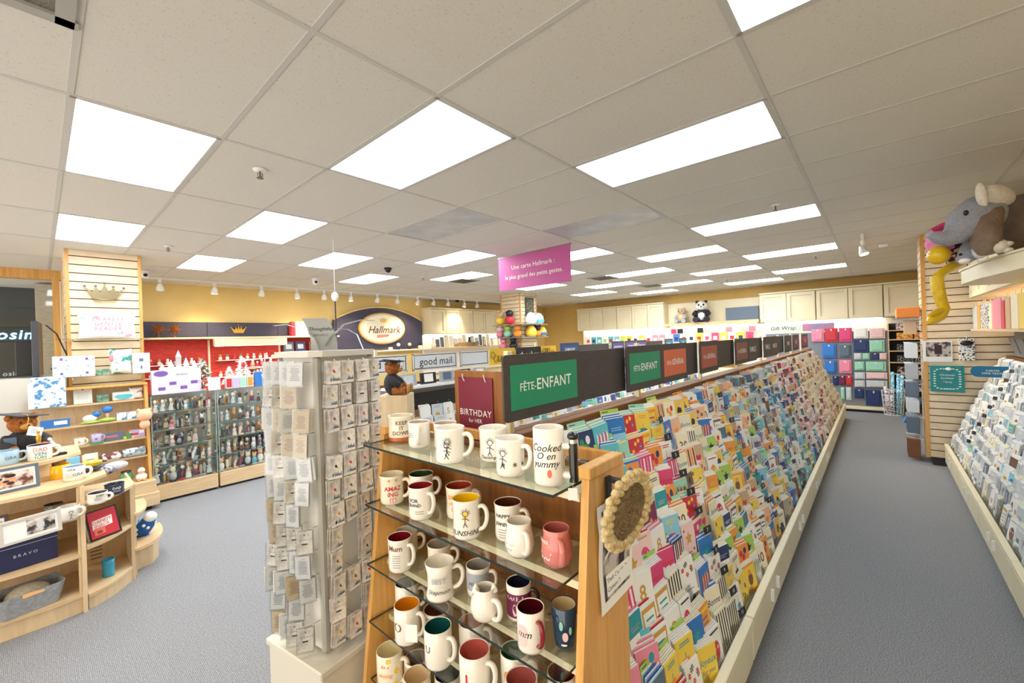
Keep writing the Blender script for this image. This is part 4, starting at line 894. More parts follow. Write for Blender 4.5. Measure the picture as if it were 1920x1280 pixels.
# lower wing unit to the right
tB = unit('display_shelf_unit', 'low curved maple shelf wing holding the red book and blue cup')
fB = lambda x: 2.70+max(0, x+1.15)**2*2.6+max(0, x+1.15)*.3
for z in (.455, .11): shelf_plate(tB, 'shelf', -1.145, -.86, fB, 3.3, z)
shelf_plate(tB, 'top_shelf', -1.148, -.85, fB, 3.3, .765)
shelf_plate(tB, 'kick', -1.145, -.87, lambda x: fB(x)+.012, 3.3, .088, .088, MAPLEV)
MB().box(-.88, -.86, 2.98, 3.3, .0, .742, MAPLEV).build('side_panel', tB); MB().box(-1.145, -.86, 3.30, 3.315, .0, .76, MAPLEV).build('back_panel', tB)
b = MB()
for i in range(20): b.box(-.8815, -.8802, 3.06, 3.067, .16+.028*i, .168+.028*i, BLACK)
b.build('peg_holes', tB)
b = MB()
for i in range(9): b.box(-1.10, -1.03, 3.297, 3.2995, .15+.03*i, .155+.03*i, BLACK)
b.build('vent_slots', tB)
tC = unit('corner_shelf_unit', 'small quarter-round maple corner shelf with the blue toy, right of the wing')
fC = lambda x: 3.0+max(0, x+.86)**2*5
for z, xx, yb in ((.23, -.62, 3.55), (.52, -.74, 3.45)):
    q = [(-.855, 3.02)]+[(-.855+(xx+.855)*sin(pi/2*i/8), yb-.1-(yb-3.12)*cos(pi/2*i/8)) for i in range(9)]+[(xx, yb), (-.855, yb)]
    MB().prism(q, z-.022, z, MAPLE).build('shelf', tC)
MB().prism([(-.85, 3.15), (-.72, 3.2), (-.66, 3.35), (-.66, 3.5), (-.85, 3.5)], 0, .208, MAPLEV).build('kick', tC)
MB().box(-.855, -.84, 3.05, 3.55, 0, .76, MAPLEV).build('side_panel', tC)
# ---------------------------------------------------------------- goods on it
def mugat(x, y, z, r_, h_, inner, label, body='w', hdl=0, art=None, shape='straight', grp='mugs on the left shelves'):
    # place by world position using the same mug builder
    d = (Vector((x, y, z))-CAM); D = d.dot(_F); u = 960+FPX*d.dot(_R)/D; v = 640-FPX*d.dot(_U)/D
    return mug(u, v-h_*FPX/D, v, r_*2*FPX/D/.97, z, inner, label, body, hdl, shape, art, grp)
def at(u, v, z): return pz(u, v, z)
p = at(12, 872, 1.075); mugat(p.x, p.y+.03, 1.075, .062, .10, '#9fc2d8', 'pale blue mug reading MR GRA at the left picture edge', '#a8c8dc', -1.45, [('t', 'GRA', .03, 'slate', .5, -.3)])
p = at(75, 862, 1.075); mugat(p.x, p.y+.03, 1.075, .065, .11, '#5a3a3a', 'white mug lettered DAD VEN TURE in red and teal', 'w', -1.4, [('t', 'DAD', .036, 'coral', .72, 0), ('t', 'VEN', .034, 'teal', .44, 0), ('t', 'TURE', .028, 'teal', .2, 0)])
p = at(112, 898, .925); mugat(p.x, p.y+.05, .925, .06, .10, '#f2b705', 'bright yellow mug beside the OPA mug', '#f2b705', None)
p = at(140, 900, .925); mugat(p.x, p.y+.03, .925, .06, .10, '#9fb6c8', 'white mug lettered OPA with grey word pattern', 'w', -1.2, [('t', 'OPA', .022, 'black', .82, .3), ('l', 'slate', .62, 6, .5), ('t', 'GRA', .03, 'slate', .45, -.3)])
p = at(128, 972, .695); mugat(p.x, p.y+.0, .695, .06, .09, None, 'white mug with a small black palm sketch, low shelf', 'w', -1.0, [('doodle', 'black', .45, -.2, 5)])
p = at(105, 968, .695); mugat(p.x-.01, p.y+.06, .695, .05, .08, '#5a4636', 'dark speckled mug behind the palm sketch mug', '#77716a', None)
p = at(183, 942, .765); mugat(p.x, p.y, .765, .055, .075, '#3b3a3a', 'wide white mug with black writing on the low wing', 'w', -1.1, [('t', 'DAD', .02, 'black', .78, -.2), ('l', 'black', .6, 4, .0)], 'std')
p = at(215, 925, .765); mugat(p.x, p.y, .765, .058, .078, '#2a3550', 'navy blue mug lettered DAD on the low wing', '#27334f', None, [('t', 'DAD', .024, 'white', .65, -.2), ('l', 'white', .45, 3, -.2)], 'std')
p = at(205, 1082, .11); t = thing('blue_tumbler', 'turquoise ribbed tumbler cup standing alone on the bottom wing shelf', 'cup', (p.x, p.y+.04, .11))
MB().lathe([(.0, 0), (.035, 0), (.037, .02), (.034, .03), (.038, .05), (.034, .065), (.039, .085), (.035, .10), (.04, .13), (.037, .13), (.03, .02), (0, .015)], 24, glz('#2a9cc0'), cap=False).build('body', t)
# frames
def photo_frame(x, y, z, w_, h_, rz, label, fc, inner, cat='picture frame', lean=.15, pic='photo'):
    t = thing('framed_photo', label, cat, (x, y, z), 0, None, (-lean, 0, rz))
    b = MB(); f = .018; M_ = fc
    b.bbox(-w_/2, w_/2, -.012, 0, 0, f, .002, M_); b.bbox(-w_/2, w_/2, -.012, 0, h_-f, h_, .002, M_); b.bbox(-w_/2, -w_/2+f, -.012, 0, f, h_-f, .002, M_); b.bbox(w_/2-f, w_/2, -.012, 0, f, h_-f, .002, M_); b.build('frame', t)
    MB().box(-w_/2+f, w_/2-f, -.006, -.004, f, h_-f, WHITE).build('mount', t)
    MB().box(-w_/2+inner[0], -w_/2+inner[1], -.008, -.006, inner[2], inner[3], tex_mat('photo print '+pic, '#33302f' if pic != 'family' else '#6b3f2e', '#e8d9cf', (1, 1, 1), 22, 3, .4, lo=.42, hi=.6)).build('photo', t)
    return t
skin = mat('printed skin', '#d9a184', .5); hair = mat('printed hair', '#2d1d16', .6)
p = at(20, 925, .925); t = photo_frame(p.x, p.y+.05, .925, .27, .165, .25, 'white and slate picture frame with a smiling bearded father and children', mat('slate frame', '#62707e', .4), (.03, .24, .03, .13), pic='family')
b = MB()
for x, z, s_ in ((-.055, .075, .026), (.0, .082, .034), (-.02, .06, .02)): b.disc((x, -.0086, z), (s_*.8, s_), skin, 16); b.disc((x, -.0092, z+s_*.8), (s_*.8, s_*.35), hair, 12)
b.disc((0, -.0092, .06), (.018, .01), hair, 10); b.build('printed_people', t)
p = at(60, 1012, .695); t = photo_frame(p.x+.0, p.y+.03, .695, .27, .145, .28, 'pale grey and white picture frame with a small black and white couple photo', mat('pale frame', '#cfc8bd', .4), (.115, .24, .03, .118), pic='couple')
MB().disc((.04, -.0088, .075), (.018, .024), P('silver'), 14).build('printed_face', t); 
p = at(4, 1010, .695); t = photo_frame(p.x-.02, p.y+.03, .695, .10, .14, .2, 'dark bronze picture frame cut by the left picture edge', mat('bronze frame', '#4a3b35', .4), (.02, .08, .03, .11))
# coaster stack / chocolate bag / tray
p = at(75, 905, .925); t = thing('card_tray', 'kraft cardboard tray holding a bag of chocolate', 'tray', (p.x+.03, p.y+.06, .925), .3)
kraft = mat('kraft board', '#c39a63', .7)
b = MB(); b.box(-.10, .10, -.045, .045, 0, .003, kraft); b.build('bottom', t)
for a in ((-.10, .10, -.045, -.042, 0, .035), (-.10, .10, .042, .045, 0, .035), (-.10, -.097, -.045, .045, 0, .035), (.097, .10, -.045, .045, 0, .035)): MB().box(*a, kraft).build('side', t)
bagm = tex_mat('shiny brown bag', '#3d2a20', '#9a7a5c', (1, 1, 1), 18, 4, .2, lo=.4, hi=.65)
q = MB(); q.bbox(-.05, .05, -.028, .028, 0, .10, .02, bagm); q.bbox(-.052, .052, -.006, .006, .095, .125, .004, bagm)
tag(q.build('chocolate_bag', loc=(p.x+.045, p.y+.06, .929), rot=(0, 0, .3)), 'shiny brown cellophane bag standing in the kraft tray', 'bag')
p = at(18, 885, .925); t = thing('striped_mug_box', 'white box with blue crossing lines behind the family frame', 'box', (p.x, p.y+.12, .925), .25); MB().box(-.05, .05, -.02, .02, 0, .15, WHITE).build('box', t)
b = MB(); [b.box(x, x+.003, -.021, -.0205, .06, .14, P('blue')) for x in (-.01, .004, .018)]; [b.box(-.03, .04, -.0216, -.0211, z, z+.003, P('blue')) for z in (.09, .105)]; b.build('printed_lines', t)
# BRAVO box
p = at(40, 1068, .42); t = thing('gift_box', 'large navy blue box with silver line reading BRAVO', 'box', (p.x-.03, p.y+.09, .42), .16)
nb = mat('navy box', '#262a52', .5); MB().bbox(-.19, .19, -.07, .07, 0, .155, .002, nb).build('box', t); MB().bbox(-.192, .192, -.072, .072, .155, .18, .002, nb).build('lid', t)
MB().box(-.19, .19, -.0725, -.0722, .154, .1565, P('silver')).build('silver_line', t); text_mb('BRAVO', .026, P('silver'), .003, 0, 1.5).build('lettering', t, (.04, -.0712, .09))
# grey felt basket with knit hats
p = at(52, 1150, .135); t = thing('felt_basket', 'grey felt basket holding a cream knitted hat on the bottom shelf', 'basket', (p.x, p.y+.10, .135), .2)
felt = tex_mat('grey felt', '#8d9093', '#a8abad', (1, 1, 1), 60, 3, .9)
b = MB()
for s_, (a0, a1) in ((0, (.14, .165)), (1, (.134, .159))):
    pass
q0 = rrect(.27, .19, .04, 4); q1 = rrect(.33, .23, .04, 4); q2 = [(x*.975, y*.965) for x, y in q1]; q3 = [(x*.96, y*.95) for x, y in q0]; n = len(q0)
v = [(x, y, 0) for x, y in q0]+[(x, y, .14) for x, y in q1]+[(x, y, .14) for x, y in q2]+[(x, y, .006) for x, y in q3]
b.add(v, [tuple(range(n))[::-1]]+[(k*n+i, k*n+(i+1) % n, (k+1)*n+(i+1) % n, (k+1)*n+i) for k in range(3) for i in range(n)]+[tuple(range(3*n, 4*n))], felt); b.build('basket_body', t)
knit = tex_mat('cream knit', '#e3d6bd', '#c2b294', (14, 14, 1), 8, 2, .9, bump=.8)
h = thing('knit_hat', 'cream ribbed knit hat lying in the grey basket', 'hat', (p.x, p.y+.10, .17), .2)
MB().ell((0, 0, .055), (.11, .07, .075), knit, 20, 10).build('crown', h); b = MB(); b.tube([(.112*cos(2*pi*i/20), .072*sin(2*pi*i/20), .03) for i in range(20)], .02, knit, 8, closed=True); b.build('cuff', h)
tag(MB().box(-.05, .05, -.001, .001, -.012, .012, mat('peach label', '#f0b478', .6)).build('paper_label', loc=(p.x+.03, p.y-.012, .262), rot=(-.2, 0, .25)), 'peach paper strip label on the front rim of the basket', 'label')
# red book-like box in black tray
p = at(212, 1008, .455); t = thing('boxed_book', 'red boxed set with donut picture leaning in a black tray', 'book', (p.x-.03, p.y+.06, .46), 0, None, (-.3, 0, .45))
MB().bbox(-.10, .10, 0, .03, 0, .215, .002, mat('cream box side', '#e9e0cf', .5)).build('box', t); MB().box(-.10, .10, -.004, 0, 0, .215, BLACK).build('rim', t); MB().box(-.088, .085, -.007, -.004, .012, .205, P('red')).build('red_cover', t)
b = MB(); b.poly([(-.075, -.009, .07), (.05, -.009, .085), (.055, -.009, .15), (-.07, -.009, .14)], P('white')); b.poly([(-.07, -.0092, .03), (-.0, -.0092, .035), (0, -.0092, .085), (-.07, -.0092, .08)], P('coral')); b.disc((-.035, -.0095, .05), (.018, .012), P('brown'), 12); b.build('cover_art', t)
b = MB(); b.mb(text_mb('DANDY', .034, P('coral'), .01), T(-.01, -.0105, .125) @ R(-.08, 'Y')); b.mb(text_mb('SNACK', .03, P('coral'), .01), T(-.015, -.0105, .095) @ R(-.08, 'Y')); b.build('lettering', t)
# scarf / cushion bundle behind low mugs
clothm = tex_mat('patterned scarf', '#2b3040', '#c9c7d0', (1, 1, 1), 13, 3, .8, lo=.35, hi=.6, distortion=2)
p = at(205, 898, .765); t = thing('folded_scarf', 'rolled grey and navy patterned scarf behind the low wing mugs', 'scarf', (p.x+.0, p.y+.20, .765), .4)
b = MB()
b.ell((-.03, 0, .045), (.14, .06, .045), clothm, 18, 9); b.build('roll', t); MB().ell((.06, .0, .06), (.10, .055, .04), tex_mat('pale scarf', '#a9bccf', '#e7d9df', (1, 1, 1), 12, 3, .8), 18, 9).build('fold', t)
# yellow dish, little books and napkin holder on unit A right end
p = at(165, 868, .925)
t = thing('yellow_dish', 'bright yellow ruffled dish stacked on a navy bowl', 'dish', (-1.085, 3.06, .965)); MB().lathe([(.0, 0), (.045, 0), (.055, .01), (.058, .03), (.065, .035), (.05, .036), (.04, .015), (0, .012)], 18, glz('#f0d21c'), cap=False).build('dish_body', t)
t = thing('navy_bowl', 'low navy blue bowl under the yellow dish', 'bowl', (-1.085, 3.06, .925)); MB().lathe([(.0, 0), (.04, 0), (.07, .03), (.072, .038), (.062, .036), (0, .012)], 20, glz('#2a3560'), cap=False).build('bowl_body', t)
t = thing('notecard_box', 'white notecard box standing behind the yellow dish', 'box', (-1.09, 3.135, .925), .2); MB().box(-.045, .045, 0, .02, 0, .12, WHITE).build('box', t)
b = MB(); [b.box(-.02, .02, -.001, 0, .08-.012*i, .083-.012*i, P('slate')) for i in range(3)]; b.build('printed_lines', t)
# blue polka toy on corner shelf
p = at(268, 1030, .23); t = thing('plush_toy', 'blue plush with white and light blue flower spots lying on the corner shelf', 'plush toy', (-.76, 3.28, .31), .5, None, (.5, .2, .4))
bl = mat('blue plush', '#1f5fb0', .9); MB().ell((0, 0, 0), (.07, .05, .11), bl, 16, 10).build('body', t); MB().tube([(.02, -.02, -.07), (.06, -.04, -.10), (.10, -.05, -.11)], [.028, .024, .018], bl, 8).build('leg', t)
MB().ell((0, 0, .10), (.05, .045, .045), P('white', .9), 12, 8).build('head', t)
b = MB(); rr = random.Random(2)
for i in range(12): a, zz = rr.uniform(0, 2*pi), rr.uniform(-.07, .07); k = math.sqrt(1-(zz/.11)**2); b.ell((.069*k*cos(a), .049*k*sin(a), zz), (.014, .014, .014), P(rr.choice(['sky', 'white'])), 8, 5)
b.build('spots', t)
MB().box(-.84, -.80, 3.16, 3.165, .23, .30, CHROME)
# ---------------------------------------------------------------- brown bear with mortarboard
fur = tex_mat('russet fur', '#8a4a1c', '#c47a35', (1, 1, 1), 34, 5, .95, bump=1.0); furl = tex_mat('golden fur', '#c98a3c', '#e0a555', (1, 1, 1), 30, 4, .95, bump=1)
def grad_bear(x, y, z, s, rz, label, gown=True, card='white', lying=False, side=False):
    t = thing('teddy_bear', label, 'teddy bear', (x, y, z), rz); t.scale = (s, s, s)
    bm = BLACK if gown else fur; gown_m = mat('black gown cloth', '#2a282c', .8)
    MB().ell((0, 0, .12), (.11, .09, .13), gown_m if gown else fur, 18, 12).build('body', t)
    b = MB(); b.ell((0, -.01, .30), (.092, .085, .082), fur, 18, 12); b.ell((-.075, 0, .36), (.032, .02, .032), fur, 10, 8); b.ell((.075, 0, .36), (.032, .02, .032), fur, 10, 8); b.build('head', t)
    MB().ell((0, -.085, .28), (.04, .035, .03), furl, 12, 8).build('muzzle', t); MB().ell((0, -.118, .292), (.012, .009, .009), BLACK, 8, 6).build('nose', t)
    for s_ in (-1, 1):
        MB().ell((s_*.034, -.083, .32), (.008, .006, .009), BLACK, 8, 6).build('eye', t)
        MB().tube([(s_*.09, -.01, .19), (s_*.13, -.06, .14), (s_*.10, -.10, .11)], [.04, .042, .036], gown_m if gown else fur, 10).build('arm', t)
        MB().ell((s_*.095, -.115, .10), (.036, .032, .032), fur, 10, 8).build('paw', t)
        MB().tube([(s_*.07, -.03, .05), (s_*.10, -.12, .045), (s_*.11, -.18, .05)], [.05, .045, .042], fur, 10).build('leg', t); MB().ell((s_*.11, -.20, .06), (.042, .02, .052), furl, 12, 8).build('foot', t)
    c = MB().box(-.12, .12, -.12, .12, 0, .008, mat('mortarboard', '#4d4a50', .8)).build('mortarboard', t, (0, 0, .378), (.12, .1, .5)); MB().lathe([(.06, -.03), (.062, 0)], 16, mat('mortarboard', '#4d4a50', .8)).build('cap_band', c)
    MB().tube([(0, 0, .01), (-.06, -.10, .012), (-.07, -.125, -.02), (-.07, -.125, -.08)], .004, GOLD, 6).build('tassel', c)
    k = MB().box(-.05, .05, 0, .002, -.04, .04, P(card)).build('gift_card', t, (.03, -.145, .235), (-.2, .35, .1)); b = MB(); [b.box(-.03, .02, -.001, 0, .015-.014*i, .018-.014*i, P('slate')) for i in range(3)]; b.build('printed_lines', k)
    return t
p = at(42, 862, 1.08); grad_bear(p.x+.0, p.y+.14, 1.075, .86, .35, 'large brown teddy bear in black gown and mortarboard with white card, left foreground', True, 'white')
# gold statuette and white block things
t = thing('gold_statuette', 'slim gold award statuette on a white block', 'statuette', (-1.36, 3.2, 1.145)); b = MB()
b.tube([(0, 0, 0), (0, 0, .05), (0, 0, .08), (0, 0, .11)], [.010, .014, .017, .008], GOLD, 10); b.ell((0, 0, .123), (.010, .010, .012), GOLD, 10, 8); b.build('figure', t); MB().cyl((0, 0, -.008), .018, .01, GOLD).build('base', t)
tag(MB().bbox(-.04, .04, -.03, .03, 0, .06, .004, WHITE).build('white_block', loc=(-1.36, 3.2, 1.076), rot=(0, 0, .3)), 'white display block under the gold statuette', 'block')
t = thing('white_figurine', 'white ceramic leaning figurine on a small black base', 'figurine', (-1.27, 3.16, 1.076), .3); MB().bbox(-.035, .05, -.03, .03, 0, .018, .003, BLACK).build('base', t); MB().tube([(.03, 0, .018), (.0, 0, .06), (-.03, 0, .12)], [.012, .013, .009], WHITE, 8).build('figure', t)
MB().ell((-.035, 0, .133), .013, WHITE, 10, 7).build('head', t)
tag(MB().bbox(-.03, .03, -.02, .02, 0, .17, .002, P('slate')).build('boxed_item', loc=(-1.5, 3.22, 1.076), rot=(0, 0, .2)), 'narrow grey box standing behind the DADVENTURE mug', 'box')
# ================================================================ PILLAR SHELVES
PU = unit('slant_shelf_unit', 'maple shelf unit of stepped shelves in front of the left slatwall pillar')
xl, xr = -1.42, -.50
MB().box(xl, xr, 5.30, 5.325, .1, 1.46, MAPLEV).build('back_panel', PU)
b = MB(); b.add([(xr, 4.95, .1), (xr, 5.30, .1), (xr, 5.30, 1.46), (xr, 5.12, 1.46), (xr+.03, 4.95, .1), (xr+.03, 5.30, .1), (xr+.03, 5.30, 1.46), (xr+.03, 5.12, 1.46)], [(0, 1, 2, 3)[::-1], (4, 5, 6, 7), (0, 4, 7, 3), (1, 2, 6, 5), (2, 3, 7, 6), (0, 1, 5, 4)], OAKL); b.build('side_panel', PU)
PZ = [1.29, 1.06, .835, .62, .335]
for z in PZ[:4]: MB().box(xl, xr-.001, 5.28-.30*(1.5-z)*.55-.10, 5.299, z-.02, z, MAPLE).build('shelf', PU)
MB().bbox(xl, xr+.05, 4.86, 5.28, .20, .335, .004, MAPLE).build('bottom_shelf', PU); MB().bbox(xl, xr+.07, 4.82, 5.3, .05, .20, .004, MAPLE).build('plinth', PU); MB().box(xl+.03, xr-.0, 4.88, 5.28, 0, .05, BLACK).build('kick', PU)
MB().bbox(xl, xr+.03, 5.10, 5.30, 1.46, 1.485, .003, OAKL).build('top_rail', PU)
# glass shelf on pillar
for z, lb in ((1.60, 'glass shelf carrying the patterned box and blanket on the slatwall pillar'), (2.03, 'glass shelf carrying the pillow on the slatwall pillar')):
    t = thing('glass_shelf', lb, 'shelf', (-.8, 5.38, z)); MB().box(-.42, .38, -.26, -.012, -.006, 0, GLASS).build('pane', t)
    for x in (-.3, .28): MB().bbox(x, x+.02, -.2, .0, -.035, -.007, .002, CHROME).build('bracket', t)
# pillow
pm = tex_mat('printed pillow', '#fbf6f2', '#f3ded9', (1, 1, 1), 7, 3, .8, lo=.55, hi=.75)
def pillow_mb(w_, h_, d, m, n=14):
    b = MB(); v = []
    for s_ in (1, -1):
        for j in range(n+1):
            for i in range(n+1):
                x, z = 2*i/n-1, 2*j/n-1; k = (max(0, 1-x**4)*max(0, 1-z**4))**.5; v.append((x*w_/2*(1-.06*(1-abs(z))), -s_*d*k*.5, z*h_/2*(1-.08*(1-abs(x)))))
    N1 = (n+1)**2
    f = [(j*(n+1)+i, j*(n+1)+i+1, (j+1)*(n+1)+i+1, (j+1)*(n+1)+i) for j in range(n) for i in range(n)]
    b.add(v, f+[tuple(N1+a for a in q)[::-1] for q in f], m, None, True); return b
t = thing('throw_pillow', 'white pillow printed DEAREST GENTLE READER with pink flowers', 'pillow', (-.79, 5.27, 2.032+.15), 0); pillow_mb(.50, .30, .11, pm).build('cushion', t)
b = MB(); [b.mb(text_mb(s_, .062, mat('rose print', '#cf7f93', .7), .004, .1, 1.1), T(.0, -.0595, z)) for s_, z in (('DEAREST', .075), ('GENTLE', .02), ('READER', -.035))]; b.build('lettering', t)
b = MB(); rr = random.Random(4)
for i in range(16):
    a = rr.random(); x = rr.choice([-1, 1])*rr.uniform(.08, .21); z = rr.choice([.11, -.10])+rr.uniform(-.02, .02); x = -abs(x) if z > 0 else abs(x)
    b.disc((x, -.0575*(1-abs(x)*2.2)-.02, z), (.022, .016), P(rr.choice(['pink', 'mint', 'blush', 'lilac'])), 8)
b.build('printed_flowers', t)
# crown wall hanging
t = thing('crown_ornament', 'silver-gold crown shaped wall ornament on the left pillar', 'crown', (-.80, 5.36, 2.56)); t.scale = (.85,)*3; cm = mat('champagne metal', '#8f8262', .3, .7)
q = [(-.11, -.06), (.11, -.06), (.2, .10), (.125, .03), (.09, .11), (.045, .03), (0, .15), (-.045, .03), (-.09, .11), (-.125, .03), (-.2, .10)]
MB().prism(q, 0, .025, cm, R(pi/2, 'X')).build('crown_body', t)
for x, z in ((.2, .11), (.09, .12), (0, .165), (-.09, .12), (-.2, .11)): MB().ell((x, -.012, z), .016, cm, 10, 7).build('point_ball', t)
MB().tube([(-.12, -.02, -.06), (0, -.055, -.075), (.12, -.02, -.06)], .012, cm, 8).build('base_band', t)
# items on glass shelf
pat = tex_mat('busy floral print', '#fbfbfb', '#7d9fb8', (1, 1, 1), 30, 3, .6, lo=.55, hi=.68)
pat2 = tex_mat('teal floral print', '#f4f2ee', '#2e9d8d', (1, 1, 1), 12, 3, .7, lo=.5, hi=.6)
pat3 = tex_mat('blue toile print', '#dff0fa', '#4a86b8', (1, 1, 1), 22, 3, .6, lo=.52, hi=.62)
def bx(name, label, cat, x, y, z, w_, d_, h_, m, rz=0, lean=0, art=None, grp=None):
    t = thing(name, label, cat, (x, y, z), 0, grp, (-lean, 0, rz)); MB().bbox(-w_/2, w_/2, -d_/2, d_/2, 0, h_, .002, m).build('body', t)
    if art:
        b = MB()
        for k, (cx, cz, rx, rz_, c) in enumerate(art): b.box(cx-rx, cx+rx, -d_/2-.0012-.0003*k, -d_/2-.0008-.0003*k, cz-rz_, cz+rz_, P(c) if c in _pal else c)
        b.build('printed_front', t)
    return t
bx('gift_box', 'white gift box covered in small blue and purple motifs on the glass shelf', 'box', -1.08, 5.22, 1.601, .33, .06, .235, pat, .05, .05, [(0, .12, .04, .03, 'white'), (-.1, .20, .012, .014, 'purple'), (.1, .20, .012, .014, 'purple'), (-.1, .04, .012, .014, 'purple'), (.1, .04, .012, .014, 'purple')])
bx('tin', 'small dark green patterned tin between the box and blanket', 'tin', -.85, 5.22, 1.601, .11, .06, .07, tex_mat('green print', '#2f6a55', '#9ab89f', (1, 1, 1), 30, 2, .5))
t = thing('draped_blanket', 'white throw with teal leaves and pink blooms standing on the glass shelf', 'blanket', (-.69, 5.23, 1.601)); pillow_mb(.2, .3, .13, pat2).build('folded_cloth', t, (0, 0, .152)); MB().ell((-.085, -.05, .2), (.02, .02, .05), P('pink', .8), 8, 6).build('pink_bloom', t)
bx('boxed_item', 'white boxed keepsake with a dark oval emblem at the right end of the glass shelf', 'box', -.51, 5.2, 1.601, .16, .06, .245, WHITE, -.05, .05, [(.0, .16, .02, .02, 'slate'), (0, .07, .03, .03, 'silver'), (0, .07, .008, .018, 'slate')])
# shelf 1 of the unit
y1 = 5.21
bx('gift_bag', 'tall pale bag with blue toile print at left of the pillar shelves', 'bag', -1.28, 5.10, 1.291, .25, .06, .33, pat3, .1, .08, [(-.13, .13, .02, .13, 'white')])
bx('card_box', 'white printed card standing on the top pillar shelf', 'card', -1.02, y1-.02, 1.291, .15, .02, .185, WHITE, 0, .15, [(0, .16, .006, .008, 'black')]+[(0, .13-.015*i, .045, .002, 'silver') for i in range(6)])
bx('tin', 'small green patterned tin on the top pillar shelf', 'tin', -.86, y1-.02, 1.291, .10, .05, .085, tex_mat('green print', '#2f6a55', '#9ab89f', (1, 1, 1), 30, 2, .5))
t = thing('sleep_mask', 'aqua satin sleep mask in a white pack on the top pillar shelf', 'sleep mask', (-.68, y1-.03, 1.292)); MB().bbox(-.10, .10, -.01, .02, 0, .1, .01, WHITE).build('pack', t)
MB().prism([(.08*cos(a)*1.0, .045+.028*sin(a)+.006*cos(2*a)) for a in [2*pi*i/20 for i in range(20)]], .011, .018, P('aqua'), R(pi/2, 'X')).build('mask', t)
t = thing('gift_pouch', 'white pouch with grey floral sketch at the right of the top pillar shelf', 'pouch', (-.565, y1-.0, 1.292+.07)); pillow_mb(.13, .14, .07, tex_mat('grey floral', '#f6f3f0', '#5a5560', (1, 1, 1), 22, 3, .7, lo=.55, hi=.65)).build('pouch_body', t)
# shelf 2: figures
def figure(name, label, cat, x, y, z, parts, grp=None, rz=0):
    t = thing(name, label, cat, (x, y, z), rz, grp)
    if 'green base' in label or 'lime log' in label: t.scale = (1.35,)*3
    for nm, c, r_, m in parts: MB().ell(c, r_, m if not isinstance(m, str) else P(m, .6), 12, 8).build(nm, t)
    return t
y2 = 5.16
bx('boxed_item', 'wide blue and white boxed set on the second pillar shelf, leftmost', 'box', -1.24, y2, 1.061, .22, .06, .085, P('blue'), 0, 0, [(.04, .05, .05, .02, 'white')])
figure('figurine', 'white and blue running figurine on a green base', 'figurine', -.96, y2-.03, 1.061, [('base', (0, 0, .012), (.07, .03, .012), 'lime'), ('body', (-.01, 0, .045), (.045, .025, .03), 'white'), ('head', (.03, 0, .075), (.03, .025, .025), 'blue')])
figure('figurine', 'blue pom-pom flower figurine on a lime log base', 'figurine', -.83, y2-.03, 1.061, [('base', (0, 0, .018), (.055, .03, .018), 'lime'), ('stem', (0, 0, .06), (.012, .012, .03), 'peach'), ('bloom', (0, 0, .105), (.036, .03, .032), 'blue')])
bx('gift_box', 'pair of pale blue patterned boxes on the second pillar shelf, left one', 'box', -.71, y2-.02, 1.061, .085, .05, .085, pat3); bx('gift_box', 'pair of pale blue patterned boxes on the second pillar shelf, right one', 'box', -.62, y2-.02, 1.061, .085, .05, .085, pat3)
figure('plush_toy', 'round blue and red-brown plush at the right of the second pillar shelf', 'plush toy', -.545, y2-.05, 1.061, [('body', (0, 0, .03), (.036, .03, .03), 'brown'), ('head', (0, 0, .075), (.034, .03, .03), 'blue')])
figure('plush_toy', 'orange and white plush at the far right end of the second pillar shelf', 'plush toy', -.515, y2-.12, 1.061, [('body', (0, 0, .03), (.03, .026, .03), 'white'), ('head', (0, 0, .08), (.034, .03, .03), 'orange')]) if False else None
# shelf 3
y3 = 5.12
mugat(-1.06, y3-.02, .836, .045, .085, '#e8b060', 'cream mug with orange brushwork on the third pillar shelf', 'c', -1.0, [('blob', 'orange', .5, .2, .2, .014)], 'straight', 'mugs on the pillar shelves')
t_, p_, r_, h_ = mugat(-.93, y3-.03, .85, .045, .09, '#c9c4e0', 'lilac mug with a small red picture on green card, third pillar shelf', '#b9b4dc', -1.4, [('blob', 'red', .45, .1, .22, .012)], 'straight', 'mugs on the pillar shelves')
tag(MB().bbox(-.055, .055, -.05, .05, 0, .013, .002, P('green')).build('green_box', loc=(-.93, y3-.03, .836)), 'flat green box under the lilac mug', 'box')
bx('puzzle_box', 'grey-blue flat boxed puzzle on the third pillar shelf', 'box', -.78, y3-.01, .836, .17, .04, .095, P('slate'), 0, .1, [(-.02, .05, .05, .01, 'coral')])
t = thing('block_toy', 'stacked lime and green blocks toy tree on the third pillar shelf', 'toy', (-.66, y3-.03, .836))
b = [(-.03, 0, .03, 'lime'), (.005, 0, .03, 'green'), (.038, 0, .026, 'peach'), (-.005, .031, .028, 'green'), (.018, .06, .024, 'mint'), (.014, .085, .02, 'coral')]
for x, z, s_, c in b: MB().bbox(x-s_/2, x+s_/2, -.015, .015, z, z+s_, .002, P(c)).build('block', t)
bx('puzzle_box', 'white and red landscape puzzle box, right end of the third pillar shelf', 'box', -.57, y3-.01, .836, .12, .04, .09, P('lilac'), 0, .1, [(-.03, .04, .028, .012, 'red'), (.03, .06, .022, .018, 'white')])
